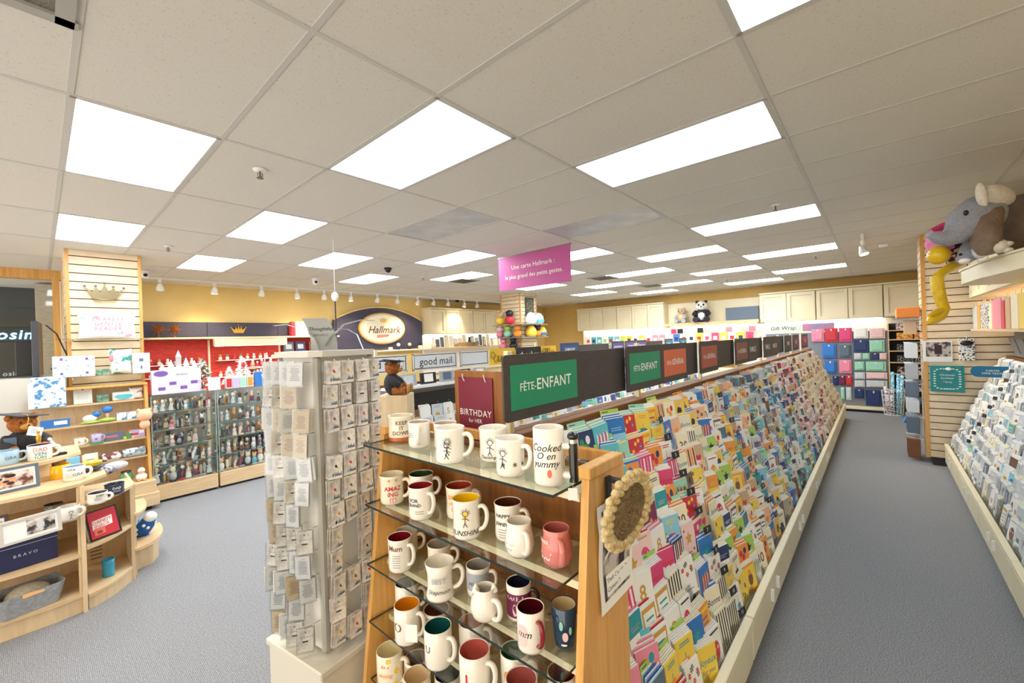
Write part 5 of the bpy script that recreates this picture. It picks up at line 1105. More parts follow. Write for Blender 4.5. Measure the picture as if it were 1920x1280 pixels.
# shelf 4
y4 = 5.06
t = thing('decorative_tube', 'silver grey crackled cylinder lying at right of the fourth pillar shelf', 'tube', (-.62, y4, .62+.052), 0); MB().lathe([(0, -.1), (.05, -.1), (.052, -.09), (.052, .09), (.05, .1), (0, .1)], 20, tex_mat('silver crackle', '#c3ccd0', '#6d7a80', (1, 1, 1), 20, 2, .3, lo=.5, hi=.55), R(pi/2, 'Y')).build('tube', t)
t = thing('folded_throw', 'brown and white cow-print throw on the fourth pillar shelf', 'throw', (-.82, y4, .62)); MB().bbox(-.09, .09, -.06, .06, 0, .085, .03, tex_mat('cow print', '#7b4a4a', '#efeae6', (1, 1, 1), 14, 1, .9, lo=.48, hi=.52)).build('cloth', t)
bx('card_box', 'white card with pale printing on the fourth pillar shelf', 'card', -.98, y4-.03, .62, .11, .02, .12, WHITE, 0, .15, [(0, .08-.015*i, .03, .002, 'slate') for i in range(4)])
bx('boxed_item', 'pale blue and white mug box on the fourth pillar shelf', 'box', -1.12, y4-.03, .62, .10, .07, .11, P('sky'))
# bottom
figure('plush_toy', 'white duck plush with orange bill on the bottom pillar shelf', 'plush toy', -.57, 4.98, .336, [('body', (0, 0, .045), (.055, .045, .045), 'white'), ('head', (0, -.01, .12), (.035, .033, .035), 'white'), ('bill', (0, -.045, .11), (.02, .022, .01), 'orange'), ('foot', (-.025, -.03, .01), (.02, .025, .01), 'orange'), ('foot', (.025, -.03, .01), (.02, .025, .01), 'orange')])
t = thing('glass_jar', 'green swirled glass jar next to the duck plush', 'jar', (-.70, 5.0, .336)); MB().lathe([(0, 0), (.05, 0), (.058, .04), (.058, .09), (.045, .12), (.045, .125), (0, .125)], 18, mat('green jar', '#4a8a4f', .15), cap=False).build('jar_body', t); MB().lathe([(0, .125), (.047, .125), (.047, .14), (0, .145)], 18, P('black'), cap=False).build('lid', t)
# monitor and cable by the window, back side of unit
t = thing('computer_monitor', 'black computer monitor seen from the side near the storefront window', 'monitor', (-1.35, 5.62, 1.62), 1.5); MB().bbox(-.26, .26, -.025, .025, .0, .62, .006, mat('monitor black', '#3a3d45', .35)).build('screen', t); MB().bbox(-.08, .08, .02, .16, .02, .4, .006, BLACK).build('stand_mount', t)
tag(MB().tube([(-1.28, 5.5, 2.2), (-1.2, 5.5, 2.1), (-1.14, 5.5, 1.9), (-1.08, 5.35, 1.72), (-1.16, 5.35, 1.64), (-1.25, 5.45, 1.7)], .008, BLACK, 6).build('cable'), 'tangled black cable hanging from the monitor', 'cable')
tag(MB().bbox(-1.75, -1.13, 5.4, 5.9, 0, 1.61, .005, GREYW).build('monitor_pedestal'), 'pale pedestal cabinet under the computer monitor', 'pedestal')
l = bpy.data.lights.new('mall_fill', 'AREA'); l.energy = 70; l.size = 2.2; l.color = (1, .93, .82); o = bpy.data.objects.new('mall_fill', l); C.objects.link(o); o.location = (-3.0, 9.6, 3.45)  # unseen area light, added to brighten the mall beyond the glass
# storefront signs beyond the glass
neon = mat('blue neon', '#9fe4ff', .5, emit=3.0)
t = thing('neon_sign', 'glowing blue neon shop sign seen through the window', 'sign', (-1.60, 9.5, 2.24), 0); MB().bbox(-.5, .28, .02, .06, -.13, .13, .01, mat('sign box blue', '#12303f', .5)).build('back_box', t)
b = MB(); tt = text_mb('osim', .23, neon, .010, .15, 1.1); b.mb(tt); b.build('lettering', t, (.03, 0, -.01))
t = thing('window_lettering', 'faint white lettering low on the storefront glass', 'lettering', (-1.585, 7.36, 1.62), 0); text_mb('osim', .085, P('silver'), .01, 0, 1.1).build('letters', t)
def mallthing(name, label, cat, *a, m): return tag(MB().box(*a, m).build(name), label, cat)
mallthing('shop_counter', 'dark counter in the mall shop beyond the window', 'counter', -3.8, -1.6, 10.6, 11.2, 0, .9, m=mat('mall dark', '#3c4147', .5))
mallthing('tile_pier', 'white subway-tiled pier in the mall beyond the window', 'pier', -1.36, -1.13, 8.8, 9.2, 0, 3.05, m=tex_mat('subway tile', '#cfc9bd', '#bdb6a9', (1, 1, 3), 9, 1, .3))
mallthing('shop_bulkhead', 'pale grey bulkhead above the mall shop beyond the window', 'bulkhead', -4.4, -1.8, 9.7, 10.0, 2.5, 2.95, m=mat('bulkhead', '#9b978d', .7))
for i, (x0, y0, x1, y1, z) in enumerate(((-4.2, 8.3, -1.4, 10.8, 3.3), (-3.6, 9.8, -1.2, 8.4, 3.2), (-4.2, 11, -1.3, 9.2, 3.4))):
    tag(MB().tube([(x0, y0, z), (x1, y1, z)], .09, mat('duct', '#8f8778', .5), 12).build('ceiling_duct'), f"exposed grey duct pipe in the mall ceiling beyond the window, {ORD[i]} from the glass", 'duct')
# ================================================================ BACK WALL (left)
def bw(u, v, y=YW): p = py(u, v, y); return p.x, p.z
for i, (x0, x1) in enumerate(((-.45, .78), (.785, 2.02), (2.025, 3.25))):
    tag(MB().bbox(x0, x1, 7.93, 7.985, 2.12, 2.39, .003, NAVY).build('fascia_board'), f"navy fascia board on the yellow wall, {ORD[i]} from the left pillar", 'fascia', None)
tag(MB().bbox(-.45, 3.2, 7.58, 7.99, 2.07, 2.10, .003, CREAM).build('wall_shelf'), 'long cream shelf under the navy fascia boards', 'shelf')
peg = tex_mat('red slotted board', '#d8382a', '#b92a20', (1, 1, 14), 9, 1, .6, lo=.5, hi=.56)
tag(MB().box(-.45, 3.15, 7.94, 7.975, .9, 2.06, peg).build('pegboard'), 'bright red slotted board behind the ornament display', 'pegboard')
for i, x in enumerate((.78, 2.02)): tag(MB().box(x, x+.03, 7.90, 7.938, .9, 2.06, CREAM).build('wall_upright'), f"cream upright strip on the red panel, {ORD[i]} from the left", 'upright')
t = thing('valance_light_box', 'long cream valance light box hanging in front of the red panel', 'valance', (1.4, 7.5, 1.93)); MB().bbox(-.62, .62, -.06, .06, 0, .13, .004, CREAM).build('housing', t); MB().box(-.6, .6, -.05, .05, -.004, .0, mat('valance lamp', '#fff6e0', .4, emit=5)).build('lens', t)
tag(MB().bbox(-.45, 3.1, 7.35, 7.92, 0, .88, .004, CREAM).build('wall_counter'), 'cream counter along the back wall under the red panel', 'counter')
cpr = mat('copper star', '#9a5a2c', .35, .5)
for k, u in enumerate((297, 327)):
    x, z = bw(u, 613, 7.7); t = thing('star_ornament', f"copper pointed star on a small stand, {'left' if k == 0 else 'right'} one before the navy board", 'star ornament', (x, 7.72, 2.10)); b = MB()
    for j in range(8): a = 2*pi*j/8; b.add([(0, -.05, .15), (.05*cos(a-.39), -.01, .15+.05*sin(a-.39)), (.12*cos(a), 0, .15+.12*sin(a)), (.05*cos(a+.39), -.01, .15+.05*sin(a+.39))], [(0, 1, 2), (0, 2, 3)], cpr); b.add([(0, .05, .15), (.05*cos(a-.39), .01, .15+.05*sin(a-.39)), (.12*cos(a), 0, .15+.12*sin(a)), (.05*cos(a+.39), .01, .15+.05*sin(a+.39))], [(0, 2, 1), (0, 3, 2)], cpr)
    b.build('star', t); MB().tube([(0, 0, 0), (0, 0, .05)], .008, cpr).build('stem', t); MB().lathe([(.04, 0), (.04, .012), (.01, .018)], 14, cpr).build('foot', t)
x, z = bw(447, 622, 7.93); t = thing('crown_emblem', 'small golden crown emblem mounted on the navy fascia', 'emblem', (x, 7.925, 2.24)); q = [(-.08, -.06), (.08, -.06), (.13, .05), (.065, 0), (.045, .06), (.02, 0), (0, .09), (-.02, 0), (-.045, .06), (-.065, 0), (-.13, .05)]
MB().prism(q, 0, .02, GOLD, R(pi/2, 'X')).build('crown', t); b = MB(); [b.ell((x_, -.01, z_), .012, GOLD, 8, 6) for x_, z_ in ((-.13, .055), (-.045, .068), (0, .098), (.045, .068), (.13, .055))]; b.build('points', t)
# arched board with oval sign
xa, xb = 3.22, 5.72
t = thing('arched_sign_board', 'large navy arched board carrying the oval Hallmark sign', 'sign board', ((xa+xb)/2, 7.9, 1.75)); W_ = (xb-xa)/2
q = [(-W_, 0), (W_, 0)]+[(W_*(1-i/8), .72+.33*(1-(1-i/8)**2)) for i in range(17)]; MB().prism(q, -.06, 0, NAVY, R(pi/2, 'X')).build('board', t)
b = MB(); b.tube([(W_*(1-i/8), .0, .735+.33*(1-(1-i/8)**2)) for i in range(17)], .02, yellow, 6); b.build('arch_trim', t)
t = thing('oval_sign', 'cream oval Hallmark sign with crown and red ribbon on the navy arch', 'sign', (4.47, 7.86, 2.27))
def oval(rx, rz, y0, y1, m, nm, par): return MB().prism([(rx*cos(2*pi*i/40), rz*sin(2*pi*i/40)) for i in range(40)], y0, y1, m, R(pi/2, 'X')).build(nm, par)
oval(.66, .40, -.02, .02, mat('gold rim', '#c89a4a', .4), 'rim', t); oval(.625, .37, .02, .035, mat('sign cream', '#fbf1d6', .5), 'face', t)
b = MB(); b.tube([(.60*cos(2*pi*i/40), -.036, .35*sin(2*pi*i/40)) for i in range(40)], .006, mat('gold rim', '#c89a4a', .4), 5, closed=True); b.build('inner_ring', t)
b = MB(); b.mb(text_mb('Hallmark', .25, mat('brown script', '#6b3d20', .5), .006, .35), T(.02, -.04, -.04)); b.build('lettering', t)
b = MB(); q = [(-.07, -.04), (.07, -.04), (.11, .05), (.05, .0), (.035, .06), (.0, .0), (0, .07), (-.01, .0), (-.035, .06), (-.05, .0), (-.11, .05)]; b.prism(q, .036, .045, GOLD, R(pi/2, 'X')); b.build('crown', t, (0, 0, .20))
b = MB(); b.prism([(-.18, -.03), (.12, -.01), (.16, .04), (.12, .05), (-.18, .035)], .036, .045, P('coral'), R(pi/2, 'X')); b.build('ribbon', t, (.0, 0, -.20)); text_mb('GOLD CROWN', .04, WHITE, .004).build('ribbon_lettering', t, (-.03, -.048, -.196))
tag(MB().bbox(3.2, 5.75, 7.55, 7.84, 1.69, 1.72, .003, WHITE).build('wall_shelf'), 'white shelf ledge below the navy arched board', 'shelf')
x, z = bw(723, 652, 7.7); t = thing('price_card', 'small white price card on the shelf below the oval sign', 'card', (4.55, 7.65, 1.72)); MB().box(-.06, .06, 0, .004, 0, .07, WHITE).build('card', t); text_mb('$12', .03, P('slate'), .002).build('print', t, (0, -.001, .035))
figs = [('white and navy snowman figurine', ['white', 'navy']), ('cream round ornament figurine', ['cream', 'black']), ('black-topped cookie jar figurine', ['black', 'cream'])]
for k, (lb, cs) in enumerate(figs):
    figure('figurine', lb+' on the ledge below the oval sign', 'figurine', 4.8+k*.34, 7.68, 1.72, [('body', (0, 0, .05), (.07, .05, .05), cs[1]), ('head', (0, 0, .12), (.05, .045, .05), cs[0])])
# boxes and rolled goods right of the fascia, behind spinner
for k, (u0, v0, u1, v1, m, lb) in enumerate(((545, 603, 552, 632, 'red', 'tall red box end on the wall shelf'), (553, 603, 600, 628, 'white', 'wide white ornament box on the wall shelf'), (601, 608, 619, 630, 'silver', 'pale box beside the arched board'))):
    a, c = px and bw(u0, v0, 7.7), bw(u1, v1, 7.7)
    tag(MB().bbox(a[0], c[0], 7.66, 7.8, 2.101, a[1], .003, P(m)).build('boxed_item'), lb, 'box')
for k, (x, c, lb) in enumerate(((2.18, 'slate', 'blue-grey picture book'), (2.42, 'navy', 'navy picture book'), (2.7, 'brown', 'brown framed picture'), (2.95, 'grey', 'grey framed picture'))): bx('picture_book', lb+' on the red panel shelf right of the valance', 'book', x, 7.8, 1.78, .2, .03, .2, P(c), 0, .1, [(0, .1, .06, .05, 'silver')])
tag(MB().bbox(2.06, 3.12, 7.62, 7.93, 1.755, 1.779, .003, CREAM).build('wall_shelf'), 'cream shelf with picture books right of the valance', 'shelf')
# ornaments on the red panel: small shelves with figures
r = random.Random(9)
for s_, (x0, x1, z) in enumerate(((.9, 1.95, 1.66), (1.3, 1.98, 1.50), (.9, 1.95, 1.34), (-.35, .7, 1.62), (-.35, .7, 1.40))):
    tag(MB().bbox(x0, x1, 7.78, 7.935, z-.012, z, .002, WHITE).build('wall_shelf'), f"small white shelf on the red panel, {ORD[s_]} of five counted from the valance", 'shelf')
    n = int((x1-x0)/.115)
    for k in range(n):
        c1, c2 = r.choice(['white', 'red', 'white', 'cream', 'silver']), r.choice(['white', 'red', 'green', 'tan', 'gold'])
        figure('christmas_ornament', f"small {c1} and {c2} ornament, {ORD[k]} on the {ORD[s_]} red panel shelf", 'ornament', x0+.06+k*.115, 7.86, z, [('body', (0, 0, .035), (.032, .03, .035), c1), ('top', (0, 0, .088), (.022, .022, .024), c2)], 'ornaments on the red panel')
# ---------------------------------------------------------------- glass display cases
fr_ = random.Random(31)
def figurine_mesh(c):
    a, b_, d = c; m = MB(); s_ = fr_.random()
    m.lathe([(0, 0), (.030, 0), (.030, .008), (0, .008)], 12, P(d), cap=False)
    k = fr_.randrange(4)
    if k == 0: m.lathe([(.028, .008), (.022, .04), (.008, .075), (.012, .085)], 10, P(a)); m.ell((0, 0, .1), .017, P(b_), 10, 7); m.tube([(-.02, -.01, .06), (0, -.018, .05), (.02, -.01, .065)], .006, P(b_), 6)
    elif k == 1: m.ell((0, 0, .035), (.028, .024, .03), P(a), 10, 7); m.ell((0, -.004, .078), (.022, .02, .02), P(b_), 10, 7); m.ell((-.016, 0, .098), .008, P(b_), 7, 5); m.ell((.016, 0, .098), .008, P(b_), 7, 5)
    elif k == 2: m.ell((-.012, 0, .04), (.014, .014, .034), P(a), 8, 6); m.ell((.014, 0, .045), (.015, .014, .038), P(d), 8, 6); m.ell((-.012, 0, .083), .013, P(b_), 8, 6); m.ell((.014, 0, .092), .013, P(b_), 8, 6)
    else: m.tube([(-.02, 0, .01), (-.015, 0, .05), (.01, 0, .08)], [.012, .016, .008], P(a), 8); m.ell((.012, 0, .09), (.018, .015, .014), P(b_), 8, 6); m.ell((0, .01, .05), (.02, .006, .03), P(d), 8, 6)
    return m.mesh('figurine')
FC = [('white', 'peach', 'silver'), ('white', 'silver', 'tan'), ('silver', 'cream', 'black'), ('white', 'white', 'grey'), ('blush', 'white', 'silver'), ('cream', 'peach', 'white'), ('slate', 'tan', 'brown'), ('brown', 'cream', 'black'), ('silver', 'black', 'white'), ('blush', 'tan', 'cream'), ('black', 'white', 'red'), ('aqua', 'peach', 'silver'), ('tan', 'brown', 'grey'), ('navy', 'tan', 'slate'), ('pink', 'brown', 'white'), ('grey', 'slate', 'black'), ('cream', 'brown', 'tan'), ('gold', 'cream', 'brown'), ('plum', 'peach', 'grey'), ('silver', 'white', 'slate'), ('brown', 'orange', 'tan')]
FM = [(c, figurine_mesh(c)) for c in FC for _ in range(2)]
CZ_ = [1.10, .88, .665, .44, .215]
def case(x0, x1, label, word):
    t = thing('display_case', label, 'display case', ((x0+x1)/2, 5.24, 0)); w_ = (x1-x0)/2
    MB().bbox(-w_, w_, -.21, .21, .03, .21, .005, MAPLE).build('base', t); MB().box(-w_+.02, w_-.02, -.18, .2, 0, .03, BLACK).build('kick', t)
    for nm, a in (('front_pane', (-w_+.006, w_-.006, -.202, -.198)), ('side_pane', (-w_+.004, -w_+.008, -.198, .198)), ('side_pane', (w_-.008, w_-.004, -.198, .198))): MB().box(a[0], a[1], a[2], a[3], .212, 1.31, CASEG).build(nm, t)
    MB().box(-w_+.006, w_-.006, .198, .204, .212, 1.31, mat('case back', '#c9cbcc', .4)).build('back_panel', t)
    MB().box(-w_, w_, -.205, .205, 1.31, 1.318, GLASS).build('glass_top', t)
    for z in CZ_[:4]: 
        g = MB().box(-w_+.01, w_-.01, -.18, .19, z-.006, z, GLASS); g.box(-w_+.01, w_-.01, -.1805, -.18, z-.006, z, mat('glass edge pale', '#9fb8ac', .2)); g.build('glass_shelf', t)
    for sx in (-1, 1): MB().box(sx*w_-.006 if sx > 0 else -w_, w_ if sx > 0 else -w_+.006, -.205, -.199, .212, 1.31, mat('glass edge pale', '#9fb8ac', .2)).build('edge_strip', t)
    for z in (1.0, .5): MB().bbox(w_-.03, w_-.008, -.21, -.2, z, z+.025, .002, CHROME).build('hinge', t)
    for li, z in enumerate(CZ_):
        n = int((x1-x0)/.078)
        for row, yy, nn in ((0, -.12, n), (1, .0, n-1), (2, .11, n)):
            for k in range(nn):
                if fr_.random() < .08: continue
                x = x0+.045+(k+.5*(row == 1))*.078+fr_.uniform(-.008, .008); c, me = fr_.choice(FM); s_ = fr_.uniform(1.1, 1.55) if li < 4 else fr_.uniform(1.3, 2.0)
                o = put('figurine', me, None, (x, 5.24+yy+fr_.uniform(-.01, .01), z+.0005), (0, 0, fr_.uniform(-1, 1))); o.scale = (s_*.72, s_*.72, s_)
                tag(o, f"{c[0]} and {c[1]} figurine, {word} case, {ORD[li]} level down, {['front', 'middle', 'back'][row]} row, {ORD[k]}", 'figurine', 'figurines in the glass cases')
case(-.455, .205, 'glass display case of figurines nearest the left pillar', 'left'); case(.225, 1.20, 'glass display case of figurines behind the spinner rack', 'right')
# navy panels low in the right case, items on top
tag(MB().box(.55, .8, 5.405, 5.42, .22, .62, P('navy')).build('back_card'), 'navy backing card low inside the right glass case', 'card'); tag(MB().box(.82, 1.1, 5.405, 5.42, .22, .62, P('navy')).build('back_card'), 'second navy backing card low inside the right glass case', 'card')
TP = 1.319
def top(u, v, y=5.2): return py(u, v, y).x
t = thing('dollhouse_box', 'white and lilac boxed ornament set with windows, on the left case', 'box', (-.17, 5.16, TP)); b = MB()
b.bbox(-.26, .24, -.05, .05, 0, .30, .004, mat('lilac box', '#d9d3ea', .5)); b.build('box', t); b = MB(); [b.box(-.2+.11*i, -.13+.11*i, -.053, -.051, .05+.06*j, .09+.06*j, WHITE if (i+j) % 2 else P('purple')) for i in range(4) for j in range(2) if i != 1 or j]; b.build('printed_windows', t)
MB().prism([(.07*cos(2*pi*i/16)-.17, .035*sin(2*pi*i/16)+.26) for i in range(16)], .05, .055, P('purple'), R(pi/2, 'X')).build('corner_seal', t); text_mb('Artistic', .04, P('slate'), .0).build('lettering', t, (.04, -.052, .24))
t = thing('white_castle', 'white toy castle behind the lilac box', 'toy castle', (-.12, 5.34, TP)); b = MB(); b.box(-.2, .2, -.04, .04, 0, .33, WHITE)
b.build('wall', t)
for x, h_ in ((-.17, .36), (-.08, .40), (0, .52), (.08, .42), (.17, .38)): MB().lathe([(.03, 0), (.03, h_-.06), (.034, h_-.06), (0, h_+.03)], 10, WHITE, T(x, 0, 0)).build('tower', t)
def tree(x, y, z, h_, snow, label, green=True):
    t = thing('tabletop_tree', label, 'christmas tree', (x, y, z)); MB().tube([(0, 0, 0), (0, 0, h_*.25)], .012, P('brown')).build('trunk', t); MB().lathe([(.04, 0), (.04, .02)], 10, P('white')).build('stand', t)
    b = MB(); rr = random.Random(int(x*100)); gm = mat('tree green', '#3f6b45', .9) if green else P('white', .8)
    for i in range(260):
        f_ = rr.random(); zz = h_*(.12+.84*f_); rd = h_*.36*(1-f_)*rr.uniform(.4, 1); a = rr.uniform(0, 2*pi); d = Vector((cos(a), sin(a), rr.uniform(-.5, .1))).normalized()*h_*.09; p = Vector((rd*cos(a), rd*sin(a), zz)); e = Vector((-sin(a), cos(a), .3))*h_*.025
        b.add([p-d*.3-e, p+d, p-d*.3+e, p-d*.3+Vector((0, 0, h_*.03))], [(0, 1, 2), (0, 1, 3), (2, 1, 3)], P('white') if rr.random() < snow else gm)
    b.build('branches', t)
tree(.11, 5.22, TP, .44, .45, 'small snowy green tabletop tree between the lilac box and polka box')
tree(.62, 5.36, TP, .42, 1, 'all-white tabletop tree on the right case', False); tree(.46, 5.38, TP, .30, 1, 'shorter all-white tabletop tree on the right case', False)
bx('gift_box', 'white square box with tiny pastel dots between the two cases', 'box', .20, 5.06, TP, .13, .05, .17, tex_mat('dotted box', '#f7f5f2', '#9fc4c9', (1, 1, 1), 40, 0, .5, lo=.66, hi=.7))
for k, c in enumerate(('red', 'lilac', 'mint', 'orange')): bx('boxed_figurine', f"slim window box with a {c} figure, {ORD[k]} of four on the right case", 'box', .38+k*.085, 5.12, TP, .08, .06, .15, P('silver'), 0, 0, [(0, .075, .03, .06, c)], 'boxed figurines on the right case')
bx('gift_set_box', 'bright blue box with white script on the right case', 'box', .80, 5.12, TP, .2, .06, .20, P('blue'), 0, 0, [(.03, .15, .05, .012, 'white'), (.03, .12, .04, .01, 'white')])
t = thing('wire_stand', 'white wire display stand with hanging ornaments on the right case', 'display stand', (.78, 5.3, TP)); b = MB()
b.tube([(-.26, 0, .36), (.30, 0, .40)], .006, WHITE); b.build('top_bar', t); MB().tube([(.12, 0, 0), (.12, 0, .46)], .006, WHITE).build('pole', t); MB().tube([(-.14, 0, 0), (-.14, 0, .38)], .006, WHITE).build('pole', t); MB().tube([(-.26, 0, .24), (.3, 0, .26)], .005, WHITE).build('cross_bar', t)
for k in range(9):
    c = ['white', 'red', 'white', 'tan', 'white', 'red', 'pink', 'white', 'red'][k]; figure('hanging_ornament', f"small {c} ornament hanging from the white stand, {ORD[k]} from the left", 'ornament', .56+k*.06, 5.3, TP+(.27 if k % 2 else .12), [('body', (0, 0, .04), (.026, .02, .04), c), ('head', (0, 0, .09), (.018, .016, .018), 'cream')], 'ornaments on the white stand')
figure('plush_toy', 'plain peach round plush hanging at the left edge of the left case', 'plush toy', -.53, 4.93, 1.02, [('head', (0, 0, .09), (.075, .06, .075), 'peach'), ('body', (0, 0, -.02), (.05, .045, .055), 'peach'), ('ear', (-.05, 0, .15), (.02, .015, .02), 'peach'), ('ear', (.05, 0, .15), (.02, .015, .02), 'peach')])
figure('plush_toy', 'small orange-brown lion plush on the maple base before the left case', 'plush toy', -.33, 5.0, .212, [('body', (0, 0, .03), (.05, .02, .03), 'orange'), ('mane', (0, -.005, .075), (.035, .02, .033), 'brown')]) if False else None
# ================================================================ WALL CABINETS
def cabinet(x0, x1, y0, y1, z0, z1, nd, face, label, open_=False):
    """face 's': doors toward -y ; 'w': doors toward -x"""
    if face == 's': t = thing('wall_cabinet', label, 'cabinet', (x0, y0, z0)); W_, D_ = x1-x0, y1-y0
    else: t = thing('wall_cabinet', label, 'cabinet', (x0, y1, z0), -pi/2); W_, D_ = y1-y0, x1-x0
    hh = z1-z0; MB().bbox(0, W_, .045, D_, 0, hh, .003, CREAMW).build('body', t); MB().bbox(-.01, W_+.01, -.02, D_, hh, hh+.04, .004, CREAMW).build('cornice', t)
    for k in range(nd):
        a, b_ = k*W_/nd+.008, (k+1)*W_/nd-.008; m = MB(); f = .075
        m.bbox(a, a+f, 0, .044, .01, hh-.01, .002, CREAMW); m.bbox(b_-f, b_, 0, .044, .01, hh-.01, .002, CREAMW); m.bbox(a+f, b_-f, 0, .044, .01, .01+f, .002, CREAMW); m.bbox(a+f, b_-f, 0, .044, hh-.01-f, hh-.01, .002, CREAMW); m.box(a+f, b_-f, .034, .043, .01+f, hh-.01-f, CREAMW); m.build('door', t)
    return t
wlit = mat('white wall panel', '#f6f3ea', .5)
strip = mat('under cabinet lamp', '#fff4dd', .4, emit=5.5)
k = 0
for x0, x1, nd in ((5.78, 7.35, 3), (7.36, 8.95, 3), (8.96, 10.5, 3)):
    cabinet(x0, x1, 7.55, 7.99, 2.10, 2.80, nd, 's', f"cream wall cabinet with three panelled doors, {ORD[k]} right of the arch"); 
    t = thing('under_cabinet_lamp', f"lit strip lamp under the {ORD[k]} cream cabinet right of the arch", 'strip lamp', (x0, 7.9, 2.085)); MB().box(.02, x1-x0-.02, -.03, .03, 0, .014, strip).build('tube', t); k += 1
struct(MB().box(5.76, 10.55, 7.96, 7.985, 1.0, 2.08, wlit).build('trim_3'))
tag(MB().bbox(5.76, 10.5, 7.5, 7.95, 1.70, 1.725, .003, MAPLE).build('wall_shelf'), 'maple shelf of frames under the back cabinets', 'shelf')
r = random.Random(8)
for k in range(26):
    x = 5.95+k*.17; c = r.choice(['white', 'silver', 'tan', 'white', 'black', 'sky', 'grey', 'cream'])
    if k == 15: continue
    nm = r.choice(['framed_photo', 'framed_photo', 'vase', 'box'])
    lb = f"{c} {nm.replace('_', ' ')} on the back wall shelf, {ORD[k]} from the arch"
    if nm == 'vase': t = thing('vase', lb, 'vase', (x, 7.7, 1.726), 0, 'frames and gifts on the back wall shelf'); MB().lathe([(0, 0), (.045, 0), (.065, .08), (.03, .2), (.04, .28), (.03, .28), (0, .02)], 12, P(c), cap=False).build('body', t)
    else:
        w_, h_ = r.uniform(.13, .16), r.uniform(.24, .38); t = thing(nm, lb, 'picture frame' if nm != 'box' else 'box', (x, 7.72, 1.727), 0, 'frames and gifts on the back wall shelf', (-.12, 0, r.uniform(-.2, .2))); MB().bbox(-w_/2, w_/2, 0, .015, 0, h_, .002, P(c)).build('frame', t); MB().box(-w_/2+.02, w_/2-.02, -.002, 0, .02, h_-.02, P(r.choice(['white', 'slate', 'silver', 'cream']))).build('picture', t)
tag(MB().prism([(-.45, -.05), (.4, -.06), (.5, .02), (.44, .09), (.3, .05), (.1, .07), (-.3, .06), (-.5, .0)], 0, .03, tex_mat('driftwood', '#b59a74', '#94784f', (1, 1, 1), 6, 4, .8), R(pi/2, 'X')).build('driftwood_piece', loc=(7.1, 7.6, 1.79)), 'long wavy driftwood piece on the back wall shelf', 'ornament')
# back wall lower: cream counter so nothing is empty
tag(MB().bbox(5.76, 10.5, 7.3, 7.95, 0, .95, .004, CREAM).build('wall_counter'), 'cream counter under the back cabinets', 'counter')
# ================================================================ COLUMN: plush on shelves
COLX, COLY = 6.9, 5.3
for i, (z, lb) in enumerate(((2.26, 'upper'), (1.93, 'lower'), (1.62, 'lowest'))):
    t = thing('column_shelf', f"{lb} grey shelf wrapped around the middle column", 'shelf', (COLX, COLY, z)); MB().box(-.34, -.012, -.34, .68, -.012, 0, GREYM).build('side_shelf', t); MB().box(-.012, .72, -.34, -.012, -.012, 0, GREYM).build('front_shelf', t)
def gplush(x, y, z, s, body, head, label, ears=None, belt=None, shape='bear'):
    t = thing('plush_toy', label, 'plush toy', (x, y, z), -2.4+pi/2+pi, 'plush toys on the column shelves'); t.scale = (s,)*3
    if shape == 'egg': MB().lathe([(0, 0), (.09, .01), (.12, .07), (.105, .15), (.06, .22), (0, .245)], 16, P(body, .9), cap=False).build('body', t)
    else: MB().ell((0, 0, .09), (.1, .09, .09), P(body, .9), 14, 9).build('body', t); MB().ell((0, 0, .225), (.08, .075, .07), P(head, .9), 14, 9).build('head', t)
    if ears: MB().ell((-.06, 0, .29), (.03, .015, .03), P(ears, .9), 8, 6).build('ear', t); MB().ell((.06, 0, .29), (.03, .015, .03), P(ears, .9), 8, 6).build('ear', t)
    if belt: MB().lathe([(.119, .04), (.124, .07), (.118, .10)], 16, P(belt, .9), cap=False).build('band', t)
    return t
gplush(6.72, 5.85, 2.261, 1.2, 'yellow', 'tan', 'tan and yellow bear plush on the upper column shelf, leftmost', 'tan')
gplush(6.70, 5.50, 2.261, 1.3, 'red', 'black', 'dark-headed plush in red on the upper column shelf corner')
gplush(7.12, 5.13, 2.261, 1.3, 'white', 'white', 'round white egg plush on the upper column shelf', None, None, 'egg')
gplush(7.42, 5.12, 2.261, 1.25, 'white', 'sky', 'white plush with a blue band on the upper column shelf', None, 'aqua', 'egg')
gplush(6.70, 5.86, 1.931, 1.0, 'pink', 'blush', 'pink plush on the lower column shelf, leftmost', 'pink'); gplush(6.72, 5.60, 1.931, 1.1, 'mint', 'lime', 'green plush on the lower column shelf', 'lime'); gplush(6.74, 5.28, 1.931, 1.1, 'orange', 'orange', 'orange plush on the lower column shelf corner', 'orange')
gplush(7.10, 5.12, 1.931, 1.25, 'yellow', 'yellow', 'big yellow egg-shaped plush on the lower column shelf', None, None, 'egg'); gplush(7.36, 5.12, 1.931, 1.0, 'orange', 'black', 'black and orange plush on the lower column shelf', 'black'); gplush(7.58, 5.14, 1.931, 1.15, 'yellow', 'yellow', 'second yellow egg plush with blue band, right end of the lower shelf', None, 'blue', 'egg')
gplush(6.70, 5.75, 1.621, 1.0, 'pink', 'pink', 'hot pink plush bag on the lowest column shelf', 'pink'); gplush(6.72, 5.42, 1.621, 1.1, 'black', 'black', 'black plush on the lowest column shelf', 'black')
t = thing('framed_picture', 'tall black framed picture with gold speckles hanging on the middle column', 'picture', (7.26, 5.27, 2.42)); MB().bbox(-.17, .17, 0, .02, 0, .55, .003, BLACK).build('frame', t); MB().box(-.14, .14, -.002, 0, .03, .52, tex_mat('gold speckle art', '#2a2722', '#b09a62', (1, 1, 1), 26, 3, .5, lo=.5, hi=.62)).build('artwork', t)
